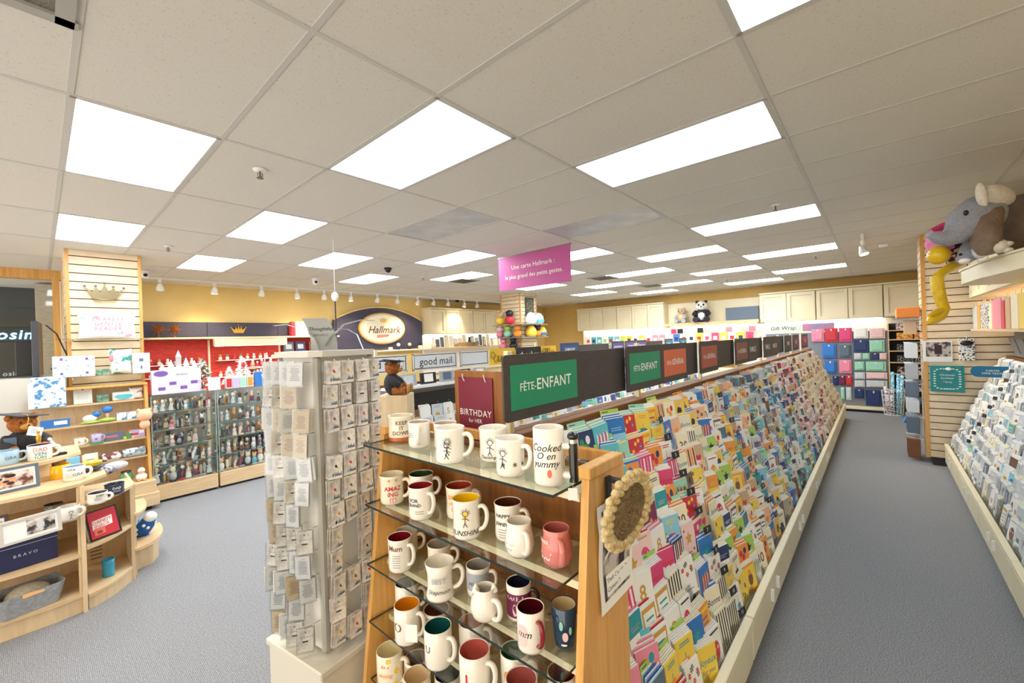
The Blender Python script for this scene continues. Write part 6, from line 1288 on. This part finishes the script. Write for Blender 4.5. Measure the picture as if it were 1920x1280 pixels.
# ================================================================ FAR WALL
XF = 11.08
def cab_w(y0, y1, nd, label): return cabinet(XF, 11.49, y0, y1, 2.10, 2.82, nd, 'w', label)
cab_w(4.75, 6.24, 3, 'cream wall cabinet at the left end of the far wall'); cab_w(3.20, 4.74, 3, 'cream wall cabinet left of the panda shelf'); cab_w(-.50, .68, 2, 'cream two-door wall cabinet right of the panda shelf'); cab_w(-1.72, -.51, 2, 'cream two-door wall cabinet above the gift wrap'); cab_w(-2.95, -1.73, 2, 'cream two-door wall cabinet at the right end of the far wall')
t = thing('open_wall_shelf', 'cream open wall shelf holding the panda, between cabinets', 'shelf', (0, 0, 0)); MB().bbox(XF-.03, 11.49, .70, 3.19, 2.12, 2.2, .004, MAPLE).build('shelf_board', t); struct(MB().box(11.40, 11.49, .70, 3.19, 2.21, 2.80, CREAMW).build('trim_4'))
tag(MB().bbox(11.30, 11.38, .75, 1.55, 2.201, 2.56, .003, P('slate')).build('leaning_board'), 'dusty blue board leaning on the open shelf right of the panda', 'board')
def wallp(u, v, x=XF): return px(u, v, x)
def bear(name, label, cat, loc, s, rz, c1, c2, ears, face=None):
    t = thing(name, label, cat, loc, rz); t.scale = (s,)*3
    MB().ell((0, 0, .17), (.16, .13, .17), P(c1, .95), 16, 10).build('body', t); MB().ell((0, -.01, .40), (.13, .12, .12), P(c1 if name != 'panda_plush' else 'white', .95), 16, 10).build('head', t)
    if name == 'panda_plush': MB().ell((0, -.05, .15), (.11, .1, .12), P('white', .95), 12, 8).build('belly', t)
    for s_ in (-1, 1):
        MB().ell((s_*.10, .0, .50), (.04, .03, .04), P(ears, .95), 10, 7).build('ear', t); MB().tube([(s_*.13, -.02, .26), (s_*.17, -.1, .2), (s_*.12, -.16, .15)], [.05, .05, .045], P(c2, .95), 10).build('arm', t); MB().tube([(s_*.09, -.05, .07), (s_*.13, -.2, .06)], [.075, .07], P(c2, .95), 10).build('leg', t)
        MB().ell((s_*.05, -.11, .42), (.025, .02, .03), P('black', .6), 8, 6).build('eye_patch', t)
    MB().ell((0, -.135, .38), (.022, .015, .015), P('black'), 8, 6).build('nose', t); return t
bear('panda_plush', 'black and white panda plush sitting on the open wall shelf', 'panda plush', (11.2, 2.15, 2.202), 1.15, -pi/2+.2, 'black', 'black', 'black')
bear('sloth_plush', 'grey-beige sloth plush sitting left of the panda', 'sloth plush', (11.2, 2.72, 2.202), .85, -pi/2, 'tan', 'grey', 'grey')
struct(MB().box(11.38, 11.40, -2.95, 6.2, 1.0, 2.09, wlit).build('trim_5'))
for k, (a, b_) in enumerate(((3.3, 6.1), (.8, 3.1), (-1.7, .6))): t = thing('under_cabinet_lamp', f"lit strip lamp under the far wall cabinets, {ORD[k]} from the left corner", 'strip lamp', (11.30, a, 2.08)); MB().box(-.03, .03, 0, b_-a, 0, .014, strip).build('tube', t)
tag(MB().bbox(10.95, 11.37, .62, 6.2, 1.62, 1.64, .003, CREAM).build('wall_shelf'), 'cream display ledge of cards along the far wall', 'shelf')
tag(MB().bbox(10.9, 11.37, .62, 6.2, 0, .9, .004, CREAM).build('wall_counter'), 'cream base counter along the far wall', 'counter')
r = random.Random(17)
for k in range(24):
    y = 5.9-k*.215; c = r.choice(['sky', 'white', 'pink', 'blue', 'aqua', 'white', 'yellow', 'silver', 'white', 'hot pink']); c2 = r.choice(['red', 'white', 'navy', 'hot pink', 'silver', 'mint'])
    t = thing('boxed_cards', f"{c} card set with {c2} label on the far wall ledge, {ORD[k]} from the left", 'card set', (11.2, y, 1.641), -pi/2, 'card sets on the far wall ledge'); MB().bbox(-.09, .09, 0, .02, 0, .24, .002, P(c)).build('box', t); MB().box(-.05, .05, -.002, 0, .05, .15, P(c2)).build('label_patch', t)
for k in range(12):
    y = 3.0-k*.19; c = r.choice(['white', 'pink', 'black', 'white', 'silver', 'hot pink']); t = thing('boxed_cards', f"{c} upper row card set below the panda shelf, {ORD[k]} from the left", 'card set', (11.30, y, 1.90), -pi/2, 'upper card sets on the far wall'); MB().bbox(-.08, .08, 0, .02, 0, .14, .002, P(c)).build('box', t)
tag(MB().bbox(11.22, 11.37, .62, 3.1, 1.88, 1.899, .002, CLEAR).build('clear_ledge'), 'clear ledge holding the upper card sets under the panda shelf', 'shelf')
# gift wrap section
t = thing('wall_sign', 'pale sign reading Gift Wrap under the far wall cabinet', 'sign', (11.05, .1, 1.93), -pi/2); MB().box(-.5, .32, 0, .01, -.09, .09, mat('sage sign', '#cfd5c8', .5)).build('board', t); text_mb('Gift Wrap', .13, P('black'), .0, .2).build('lettering', t, (-.08, -.002, 0)); MB().box(.33, .95, 0, .01, -.09, .09, tex_mat('sign picture', '#5f8fb8', '#d07a95', (1, 1, 1), 4, 2, .5)).build('picture_strip', t)
tag(MB().box(11.02, 11.06, -1.78, .55, .12, 1.80, mat('grey rack back', '#7c7f86', .5)).build('hanging_rack'), 'grey hanging rack behind the gift bags on the far wall', 'rack')
t = thing('base_shelf', 'low cream base shelf under the gift bags', 'shelf', (0, 0, 0)); MB().bbox(10.7, 11.36, -1.78, .55, .06, .10, .003, CREAM).build('board', t); MB().box(10.75, 11.36, -1.76, .55, 0, .06, BLACK).build('kick', t)
BG = [(1521, 617, 1545, 640, 'pink'), (1546, 616, 1571, 641, 'red'), (1573, 615, 1598, 640, 'hot pink'), (1600, 615, 1628, 634, 'white'), (1630, 616, 1660, 634, 'blush'),
      (1541, 645, 1568, 671, 'blue'), (1574, 647, 1595, 670, 'slate'), (1600, 637, 1628, 660, 'navy'), (1630, 638, 1659, 659, 'mint'),
      (1601, 662, 1616, 674, 'silver'), (1617, 662, 1631, 674, 'mint'), (1633, 662, 1648, 674, 'navy'), (1649, 662, 1663, 674, 'blush'),
      (1546, 676, 1568, 700, 'blue'), (1573, 675, 1597, 700, 'pink'), (1602, 678, 1621, 694, 'mint'), (1623, 678, 1662, 696, 'mint'),
      (1602, 698, 1622, 711, 'silver'), (1624, 698, 1664, 711, 'blush'), (1561, 705, 1572, 722, 'navy'), (1574, 704, 1585, 722, 'plum'), (1586, 704, 1598, 723, 'red'),
      (1602, 713, 1622, 726, 'silver'), (1624, 713, 1664, 727, 'silver'), (1576, 726, 1584, 748, 'mint'), (1586, 726, 1597, 750, 'silver'), (1602, 729, 1620, 747, 'navy'), (1623, 731, 1654, 762, 'navy')]
for k, (u0, v0, u1, v1, c) in enumerate(BG):
    a = px(u0, v0, 10.95); b_ = px(u1, v1, 10.95); w_ = abs(a.y-b_.y); h_ = a.z-b_.z; row = 'top' if v0 < 620 else 'second' if v0 < 650 else 'third' if v0 < 665 else 'fourth' if v0 < 690 else 'fifth' if v0 < 708 else 'sixth' if v0 < 724 else 'bottom'
    z0 = max(b_.z, .101)
    t = thing('gift_bag', f"{c} gift bag or box in the {row} row of the far gift wrap wall, {'left' if u0 < 1600 else 'right'} bay at {ORD[k % 9]} place", 'gift bag', (11.0, (a.y+b_.y)/2, z0), -pi/2, 'gift bags on the far wall'); t['label'] = f"{c} gift bag, {ORD[sum(1 for q in BG[:k] if (q[1] < 620) == (v0 < 620) and abs(q[1]-v0) < 11)]} along the {row} row of gift wrap"
    MB().bbox(-w_/2, w_/2, -.02, .021, 0, h_, .003, P(c)).build('bag', t); MB().bbox(-w_*.36, w_*.36, -.045, -.022, h_*.15, h_*.92, .003, P(c)).build('front_bag', t); MB().box(-.012, .012, -.05, -.046, h_*.82, h_*.95, WHITE).build('hang_tab', t)
# dark box shelves at the right of the gift wrap
t = thing('box_rack', 'dark brown shelf rack of patterned boxes beyond the right pillar', 'rack', (11.0, -2.3, 0)); rk = mat('dark rack', '#3a302c', .6); MB().box(0, .36, -.5, .5, 0, .06, rk).build('base', t); MB().box(.33, .36, -.5, .5, .06, 1.95, rk).build('back', t)
for z in (.5, .85, 1.1, 1.35, 1.6, 1.8): MB().box(0, .33, -.5, .5, z-.02, z, MAPLE).build('shelf', t)
for s_ in (-.52, .50): MB().box(0, .36, s_, s_+.02, 0, 1.95, MAPLE).build('side', t)
pb = {'mauve': tex_mat('mauve pattern', '#a07a80', '#e8d6c8', (1, 1, 1), 30, 1, .6, lo=.48, hi=.52), 'yellow': tex_mat('yellow pattern', '#e8b84a', '#c9603a', (1, 1, 1), 26, 1, .6, lo=.48, hi=.55), 'dotted black': tex_mat('black dot pattern', '#1f1c20', '#bfb8b8', (1, 1, 1), 60, 1, .6, lo=.58, hi=.62), 'floral': tex_mat('dark floral', '#33222a', '#d9b8b0', (1, 1, 1), 24, 1, .6, lo=.52, hi=.56)}
k = 0
for z, key in ((1.6, 'yellow'), (1.8, 'mauve'), (1.35, 'dotted black'), (1.1, 'dotted black'), (.85, 'floral'), (.5, 'floral')):
    for y in (-2.05, -2.33, -2.6): tag(MB().bbox(0, .24, -.13, .13, 0, .14, .003, pb[key]).build('storage_box', loc=(11.02, y, z+.001)), f"{key} patterned box, {['left', 'middle', 'right'][[-2.05, -2.33, -2.6].index(y)]} on the rack shelf at {['knee', 'hip', 'waist', 'chest', 'shoulder', 'head'][[.5, .85, 1.1, 1.35, 1.6, 1.8].index(z)]} height", 'box', 'patterned boxes on the dark rack')
# wire basket with rolls of wrap
p = pz(1676, 778, 0); 
t = thing('wire_basket', 'tall white wire basket holding rolls of gift wrap on the carpet', 'basket', (p.x, p.y, 0)); b = MB(); h_ = .52; r0, r1 = .15, .19
for i in range(16): a = 2*pi*i/16; b.tube([(r0*cos(a), r0*sin(a), .01), (r1*cos(a), r1*sin(a), h_)], .004, WHITE, 5)
for j in range(6): f_ = j/5; rr = r0+(r1-r0)*f_; b.tube([(rr*cos(2*pi*i/20), rr*sin(2*pi*i/20), .01+(h_-.01)*f_) for i in range(20)], .004, WHITE, 5, closed=True)
b.build('wire_mesh', t); MB().lathe([(0, .004), (r0, .004), (r0, .012), (0, .012)], 20, WHITE, cap=False).build('bottom', t)
aq = tex_mat('aqua wrap pattern', '#5fb8d6', '#dff3fa', (1, 1, 1), 30, 1, .5, lo=.52, hi=.56); pp = tex_mat('plum wrap pattern', '#e9e2e4', '#8a5a6a', (1, 1, 1), 26, 1, .5, lo=.5, hi=.54)
for k, (dx, dy, m, lb, hh) in enumerate(((.0, -.06, aq, 'aqua patterned', .86), (.05, .0, aq, 'aqua patterned', .90), (-.04, -.10, aq, 'aqua patterned', .84), (-.05, .07, pp, 'plum and white patterned', .56), (.02, .09, pp, 'plum and white patterned', .60), (-.10, .02, pp, 'plum and white patterned', .54))):
    tag(MB().lathe([(.0, 0), (.03, 0), (.03, hh), (.0, hh)], 14, m, R(dx*.6, 'Y') @ R(-dy*.6, 'X'), cap=False).build('wrapping_roll', loc=(p.x+dx, p.y+dy, .014)), f"{lb} roll of gift wrap, {ORD[k % 3]} of three in the wire basket", 'roll of gift wrap', 'rolls of gift wrap in the basket')
p = pz(1690, 786, 0); t = thing('leaning_sign', 'sky blue slanted sign board standing on the carpet by the basket', 'board', (p.x-.4, p.y-.02, .0), -.9, None, (0, .0, -.8)); MB().add([(0, 0, 0), (.30, 0, .42), (.30, .05, .42), (0, .05, 0), (.1, 0, 0), (.40, 0, .40), (.40, .05, .40), (.1, .05, 0)], [(0, 1, 5, 4), (3, 7, 6, 2), (0, 3, 2, 1), (4, 5, 6, 7), (1, 2, 6, 5), (0, 4, 7, 3)], P('blue')).build('board', t)
# hanging goods on the aisle face of the partition
hb = [('tan', 1.93, .18), ('silver', 1.62, .20), ('grey', 1.33, .20), ('slate', 1.08, .20), ('silver', .83, .16), ('slate', .60, .22), ('brown', .30, .26)]
for j, (c, z, hh) in enumerate(hb):
    for k in range(5):
        x = 6.60+k*.085; t = thing('hanging_gift_bag', f"{c} gift bag hanging on the partition side, {ORD[j]} row down, {ORD[k]} from the corner", 'gift bag', (x, -2.055, z), .0, 'gift bags hanging on the partition side'); MB().bbox(-.008, .008, .03, .16, -hh, 0, .002, P(c)).build('bag', t, rot=(0, 0, -.35)); MB().tube([(0, -.02, .012), (0, .17, .012)], .003, CHROME, 5).build('hook', t, rot=(0, 0, -.35))
# notices on the partition
t = thing('photo_notice', 'white framed sheet with a dark blurry figure photo pinned on the slatwall', 'notice', (6.488, -2.20, 1.52), -pi/2); MB().box(-.13, .145, -.003, 0, -.14, .14, WHITE).build('sheet', t); MB().box(-.10, .13, -.005, -.003, -.07, .12, cctv).build('photo', t); MB().box(-.02, .05, -.0065, -.005, -.04, .08, mat('print dark figure', '#3a2430', .6)).build('printed_figure', t)
t = thing('gift_card_pack', 'black-and-white dotted pack with a bow on the slatwall', 'gift pack', (6.485, -2.47, 1.56), -pi/2); MB().bbox(-.07, .07, -.02, 0, -.16, .12, .004, tex_mat('bw dots', '#f4f2f0', '#2a262c', (1, 1, 1), 45, 1, .6, lo=.55, hi=.58)).build('pack', t); MB().ell((0, -.03, .06), (.06, .02, .035), BLACK, 10, 7).build('bow', t); MB().tube([(0, -.02, .10), (0, 0, .16)], .003, CHROME).build('hook', t)
t = thing('teal_gift_bag', 'teal bag with white leaf wreath and lettering hanging on the slatwall', 'gift bag', (6.47, -2.27, 1.16), -pi/2); MB().bbox(-.14, .17, -.03, .0, -.17, .17, .004, mat('teal bag', '#17868a', .5)).build('bag', t)
b = MB()
for i in range(28):
    a = 2*pi*i/28; k_ = 1/max(abs(cos(a)), abs(sin(a))); x, z = .115*cos(a)*min(k_, 1.25)+.015, .13*sin(a)*min(k_, 1.2); b.disc((x, -.0312, z), (.014, .007), P('white'), 7)
b.build('leaf_wreath', t); b = MB(); [b.mb(text_mb(s_, .034, P('white'), .002, .2), T(.015, -.0316, z)) for s_, z in (('Christmas', .05), ('bonheur', .01), ('Merry', -.04))]; b.build('lettering', t); MB().ell((.03, -.035, .13), (.03, .006, .02), P('white'), 10, 6).build('sticker', t)
# ================================================================ RIGHT WALL FIXTURES
for k in range(5): fixture(6.44-k*UW, -2.25, pi, f"cream card rack section along the right wall, {ORD[k]} counted from the slatwall partition", 'card racks along the right wall', post=False)
WV = []
_r = random.Random(77)
for i in range(14):
    base = ['white', 'silver', 'white', 'white', 'silver', 'grey', 'white', 'silver', 'white', 'cream', 'silver', 'white', 'white', 'silver'][i]; c1 = _r.choice([q for q in ['silver', 'grey', 'white', 'gold', 'slate', 'sky', 'brown'] if q != base]); b = card_mb(base, KINDS[i % len(KINDS)], c1, _r.choice([q for q in ['silver', 'grey', 'gold', 'slate'] if q not in (base, c1)]), _r); WV.append((base, KINDS[i % len(KINDS)], c1, b, b.mesh('greeting_card')))
knob = MB().ell((0, 0, 0), .007, P('white', .1), 6, 5)
r = random.Random(71); n = 0
cap_mb = MB().box(-CW/2, CW/2, -.012, -.0105, 0, .085, CLEAR); far2 = MB(); todo = []
for c in range(41):
    for t_ in range(NT): x = 6.35-c*PITCH; todo.append((-min(5, abs(dep((x, -2.4, .8)))) if dep((x, -2.4, .8)) > .5 else 0, c, t_, x))
todo = [(dep((x, -2.4, .8)), c, t_, x) for _, c, t_, x in todo]
todo.sort()
for d_, c, t_, x in todo:
    if x < .9 or r.random() < .04: continue
    base, k, c1, mbv, me = r.choice(WV if r.random() < .96 else VAR['cool']); M = T(x+r.uniform(-.006, .006), -2.25-(tier_y(t_)-.016), tier_z(t_)) @ R(pi, 'Z') @ R(r.uniform(-.05, .16), 'Z') @ R(LEAN+r.uniform(-.05, .04), 'X') @ T(0, 0, r.uniform(-.004, .012))
    if n < 300:
        o = put('wedding_card', me, None, M=M); put('envelope_stack', ENV[r.choice(['white', 'cream', 'white'])], o)
        n += 1; tag(o, f"{base} card with {c1} {KW[k].replace('a ', '', 1) if KW[k].startswith('a ') else KW[k]}, right wall, {ORD[c]} from partition, {ORD[t_]} tier", 'greeting card', 'pale cards on the right wall rack')
    else: far2.mb(mbv, M); far2.mb(ENVB['white'], M)
if far2.v: tag(far2.build('greeting_cards'), 'remaining pale greeting cards at the far end of the right wall rack', 'greeting cards', kind='stuff')
for k in range(9):
    t_ = NT-1-k; o = put('number_flag', FL, None, (5.35, -2.25-tier_y(t_)+.04, tier_z(t_)+.10), (-.2, 0, pi+.3)); tag(o, f"small black flag on the right wall rack, {ORD[k]} from the top", 'number flag', 'black number flags on the right wall rack')
p = py(1866, 697, -2.62); t = thing('oval_shelf_sign', 'teal rounded sign reading CARTES SANS TEXTE on the right wall rack', 'sign', (p.x, -2.60, p.z), -1.85); t.scale = (.6,)*3; q = [(-.19+.10*cos(a), .105*sin(a)) for a in [pi/2+pi*i/10 for i in range(11)]]+[(.2, -.105), (.2, .105)]; MB().prism(q, 0, .006, mat('teal sign', '#0f6f94', .5), R(pi/2, 'X') @ R(pi, 'Z') if False else R(pi/2, 'X')).build('board', t); b = MB(); b.mb(text_mb('CARTES', .05, P('white'), .006), T(0, -.008, .02)); b.mb(text_mb('SANS TEXTE', .05, P('white'), .006), T(0, -.008, -.032)); b.build('lettering', t)
# headers above the right cards
tag(MB().box(.34, 6.44, -2.90, -2.86, 1.46, 1.76, mat('grey upright panel', '#9b9c98', .5)).build('rack_backboard'), 'grey backboard above the right wall card rack', 'backboard')
for k, x in enumerate((5.9, 5.55, 5.0, 4.65, 4.2, 3.7)): tag(MB().bbox(-.13, .13, -.01, 0, -.09, .09, .002, P('slate') if k % 3 == 2 else mat('taupe plate', '#8a857c', .5)).build('rack_header_plate', loc=(x, -2.78, 1.6), rot=(.25, 0, pi)), f"{'slate' if k % 3 == 2 else 'taupe'} header plate above the right cards, {ORD[k]} from the partition", 'header plate', 'header plates above the right cards')
tag(MB().bbox(1.3, 6.4, -2.98, -2.50, 1.775, 1.80, .003, MAPLE).build('wall_shelf'), 'maple shelf of gift bags above the right card rack', 'shelf')
struct(MB().box(.9, 6.44, -2.995, -2.985, 1.8, 2.1, wlit).build('trim_6'))
t = thing('under_shelf_lamp', 'lit strip lamp under the right wall cabinets', 'strip lamp', (1.2, -2.9, 2.165)); MB().box(0, 5.1, -.03, .03, 0, .014, strip).build('tube', t)
sparkle = tex_mat('black and white speckle', '#1f1d22', '#f4f4f4', (1, 1, 1), 60, 1, .4, lo=.48, hi=.52)
for k, (u0, u1, c, lb) in enumerate(((1826, 1834, 'silver', 'silver crinkled'), (1835, 1840, 'gold', 'pale gold'), (1841, 1856, None, 'black and white speckled'), (1857, 1862, 'cream', 'cream'), (1864, 1880, 'pink', 'rose pink'), (1881, 1886, 'red', 'bright red'), (1888, 1897, 'tan', 'tan'), (1899, 1912, 'cream', 'cream with gold dots'), (1914, 1930, 'yellow', 'golden'))):
    xa, xb = py(u0, 600, -2.54).x, py(u1, 600, -2.54).x; x = (xa+xb)/2; w_ = abs(xa-xb)*.97
    if x > 6.4: x = 6.42-w_*.5
    m = sparkle if c is None else P(c); hh = [.26, .28, .28, .27, .30, .27, .29, .30, .3][k]
    t = thing('gift_bag', f"{lb} gift bag on the right wall shelf", 'gift bag', (x, -2.57, 1.801), pi, 'gift bags on the right wall shelf'); MB().bbox(-w_/2, w_/2, -.04, .04, 0, hh, .003, m).build('bag', t); MB().tube([(-w_*.2, -.035, hh), (-w_*.15, -.035, hh+.04), (w_*.15, -.035, hh+.04), (w_*.2, -.035, hh)], .003, P('silver')).build('handle', t)
cabinet_y = -2.50
t = thing('wall_cabinet', 'cream wall cabinet with panelled doors beside the elephant shelf', 'cabinet', (6.42, cabinet_y, 2.18), pi); W_, hh = 2.3, .62; MB().bbox(0, W_, .02, .49, 0, hh, .003, CREAMW).build('body', t)
for k in range(4):
    a, b_ = k*W_/4+.005, (k+1)*W_/4-.005; m = MB(); f = .06; m.bbox(a, a+f, 0, .02, .01, hh-.01, .002, CREAMW); m.bbox(b_-f, b_, 0, .02, .01, hh-.01, .002, CREAMW); m.bbox(a+f, b_-f, 0, .02, .01, .01+f, .002, CREAMW); m.bbox(a+f, b_-f, 0, .02, hh-.01-f, hh-.01, .002, CREAMW); m.box(a+f, b_-f, .01, .018, .01+f, hh-.01-f, CREAMW); m.build('door', t)
# rounded elephant shelf
t = thing('rounded_wall_shelf', 'large cream wall shelf with rounded end holding big plush animals', 'shelf', (0, 0, 0)); q = [(1.2, -2.99), (1.2, -2.62), (2.2, -2.42), (2.7, -2.30), (3.2, -2.20), (3.65, -2.16)]+[(3.75+.32*sin(pi/2*i/8), -2.50+.34*cos(pi/2*i/8)) for i in range(9)]+[(4.07, -2.99)]
MB().prism(q[::-1], 2.185, 2.29, CREAM).build('shelf_body', t); q2 = [(x+.01 if x > 3.6 else x, y+.012 if y > -2.9 else y) for x, y in q]; MB().prism(q2[::-1], 2.291, 2.305, CREAMW).build('top_lip', t)
MB().box(1.2, 3.95, -2.99, -2.66, 2.10, 2.184, MAPLE).build('underside_beam', t)
tag(MB().bbox(6.52, 6.9, -2.06, -1.82, 1.98, 2.12, .01, mat('orange plastic', '#e8893a', .4)).build('orange_box'), 'orange box on a clear ledge at the corner of the partition', 'box'); tag(MB().box(6.5, 6.95, -2.07, -1.78, 1.965, 1.978, GLASS).build('glass_shelf'), 'glass ledge carrying the orange box on the partition', 'shelf')
# ---------------------------------------------------------------- big plush animals
def W(u, v, D): return CAM+ray(u, v)*D
egrey = tex_mat('grey plush', '#9b9aa3', '#b3b2b8', (1, 1, 1), 60, 3, .95, bump=.8); robe = tex_mat('brown fleece', '#6b5542', '#84705b', (1, 1, 1), 9, 4, .95, bump=.8); creamp = tex_mat('cream plush', '#d9cdb8', '#e9e0cf', (1, 1, 1), 50, 3, .95, bump=.6)
def frame_to(o, D): pass
t = thing('elephant_plush', 'large grey elephant plush in a brown robe on the rounded shelf', 'plush elephant', W(1850, 478, 2.9)); O = t.location
def L(u, v, D): return W(u, v, D)-Vector(O)
s = 2.9/FPX
b = MB(); b.tube([L(1852, 398, 2.95), L(1838, 402, 2.9), L(1815, 418, 2.87), L(1795, 437, 2.86), L(1775, 448, 2.86), L(1757, 446, 2.86), L(1742, 438, 2.86)], [.10, .135, .12, .08, .05, .038, .022], egrey, 16); b.build('head_and_trunk', t)
b = MB(); e0 = L(1868, 372, 2.88)
VM = Matrix(((_R.x, _F.x, _U.x), (_R.y, _F.y, _U.y), (_R.z, _F.z, _U.z))).to_4x4()
b.ell((0, 0, 0), (.125, .045, .072), creamp, 20, 12, Matrix.Translation(L(1868, 366, 2.80)) @ VM @ R(.22, 'Y')); b.ell((0, 0, 0), (.03, .03, .085), creamp, 14, 10, Matrix.Translation(L(1841, 366, 2.79)) @ VM @ R(-.2, 'Y')); b.build('ear', t)
for dx, dy in ((0, 0),): MB().ell(L(1811, 399, 2.74), (.014, .014, .018), BLACK, 10, 8).build('eye', t)
b = MB(); b.ell(L(1925, 425, 2.98), (.30, .20, .235), robe, 22, 14, None); b.build('robe', t)
b = MB(); b.tube([L(1862, 385, 2.86), L(1850, 420, 2.78), L(1848, 455, 2.76), L(1852, 472, 2.78)], [.06, .075, .075, .05], robe, 12); b.build('robe_sleeve', t)
b = MB(); b.ell(L(1872, 462, 2.74), (.075, .05, .045), creamp, 14, 9); b.build('foot', t); 
for dv in (-5, 7): MB().ell(L(1890, 462+dv, 2.70), (.04, .025, .018), creamp, 10, 7).build('toe', t)
t = thing('grey_plush_animal', 'small grey and white long-nosed plush lying in front of the elephant', 'plush animal', W(1825, 490, 2.95)); O = t.location
b = MB(); b.tube([L(1840, 455, 2.95), L(1822, 470, 2.92), L(1808, 484, 2.92), L(1800, 487, 2.92)], [.075, .07, .045, .03], egrey, 14); b.build('body', t); MB().ell(L(1837, 470, 2.84), (.05, .04, .055), P('silver', .95), 12, 9).build('paw', t); MB().ell(L(1808, 489, 2.88), (.04, .03, .02), P('white', .95), 10, 7).build('chin', t); MB().ell(L(1801, 477, 2.86), (.012, .01, .01), BLACK, 8, 6).build('nose', t)
t = thing('long_legged_bird_plush', 'pink and yellow long-legged bird plush with shiny legs dangling over the shelf end', 'plush bird', W(1790, 495, 3.05)); O = t.location
pk = tex_mat('pink plush', '#e87aa8', '#f29abf', (1, 1, 1), 50, 3, .9, bump=.6); yl = mat('shiny yellow fabric', '#e3b81c', .28); ylw = tex_mat('crinkled yellow', '#f0c81a', '#d9a910', (1, 1, 1), 30, 3, .25, bump=.8)
MB().ell(L(1762, 455, 3.08), (.085, .08, .085), pk, 16, 10).build('head', t); MB().ell(L(1760, 478, 3.04), (.068, .065, .068), yl, 16, 10).build('beak', t); MB().tube([L(1745, 432, 3.1), L(1768, 425, 3.1), L(1785, 418, 3.1)], [.012, .03, .02], P('hot pink', .9), 8).build('crest', t)
MB().tube([L(1787, 455, 3.12), L(1790, 475, 3.12), L(1792, 492, 3.12)], [.045, .05, .05], tex_mat('spotted neck', '#3a1c20', '#e9b9a8', (1, 1, 1), 40, 1, .9, lo=.5, hi=.56), 12).build('neck', t)
MB().tube([L(1802, 492, 3.1), L(1785, 500, 3.02), L(1768, 510, 2.98), L(1757, 520, 2.96)], [.035, .032, .03, .03], yl, 12).build('thigh', t)
MB().tube([L(1757, 518, 2.96), L(1758, 540, 2.95), L(1764, 562, 2.95), L(1770, 577, 2.95)], [.036, .038, .034, .03], ylw, 12).build('shin', t)
MB().tube([L(1772, 576, 2.95), L(1762, 592, 2.93), L(1748, 600, 2.92), L(1740, 605, 2.92)], [.03, .036, .034, .012], yl, 12).build('foot', t); MB().tube([L(1770, 580, 2.95), L(1756, 585, 2.90), L(1742, 592, 2.88)], [.02, .022, .01], yl, 10).build('toe', t)
# teddy bear near the second gondola on a wood pedestal
p = W(747, 738, 2.9)
t = thing('wood_pedestal', 'maple pedestal cabinet supporting the small teddy bear', 'pedestal', (p.x+.0, p.y+.02, 0), .72); MB().bbox(-.10, .085, -.10, .10, 0, p.z-.002, .004, MAPLEV).build('body', t)
grad_bear(p.x-.035, p.y+.02, p.z, .60, .8, 'small brown teddy bear in mortarboard with blue card beyond the spinner', True, 'sky')
# second gondola near end: framed photos on shelf, black panel
for k in range(5): bx('framed_photo', f"small black and white framed photo under the good mail signs, {ORD[k]} from the left", 'picture frame', 1.0+k*.24, 1.78, 1.442, .19, .02, .11, P('black') if k % 2 else P('grey'), 0, .1, [(0, .058, .055, .04, ['silver', 'white', 'slate', 'silver', 'white'][k])], 'photos under the good mail signs')
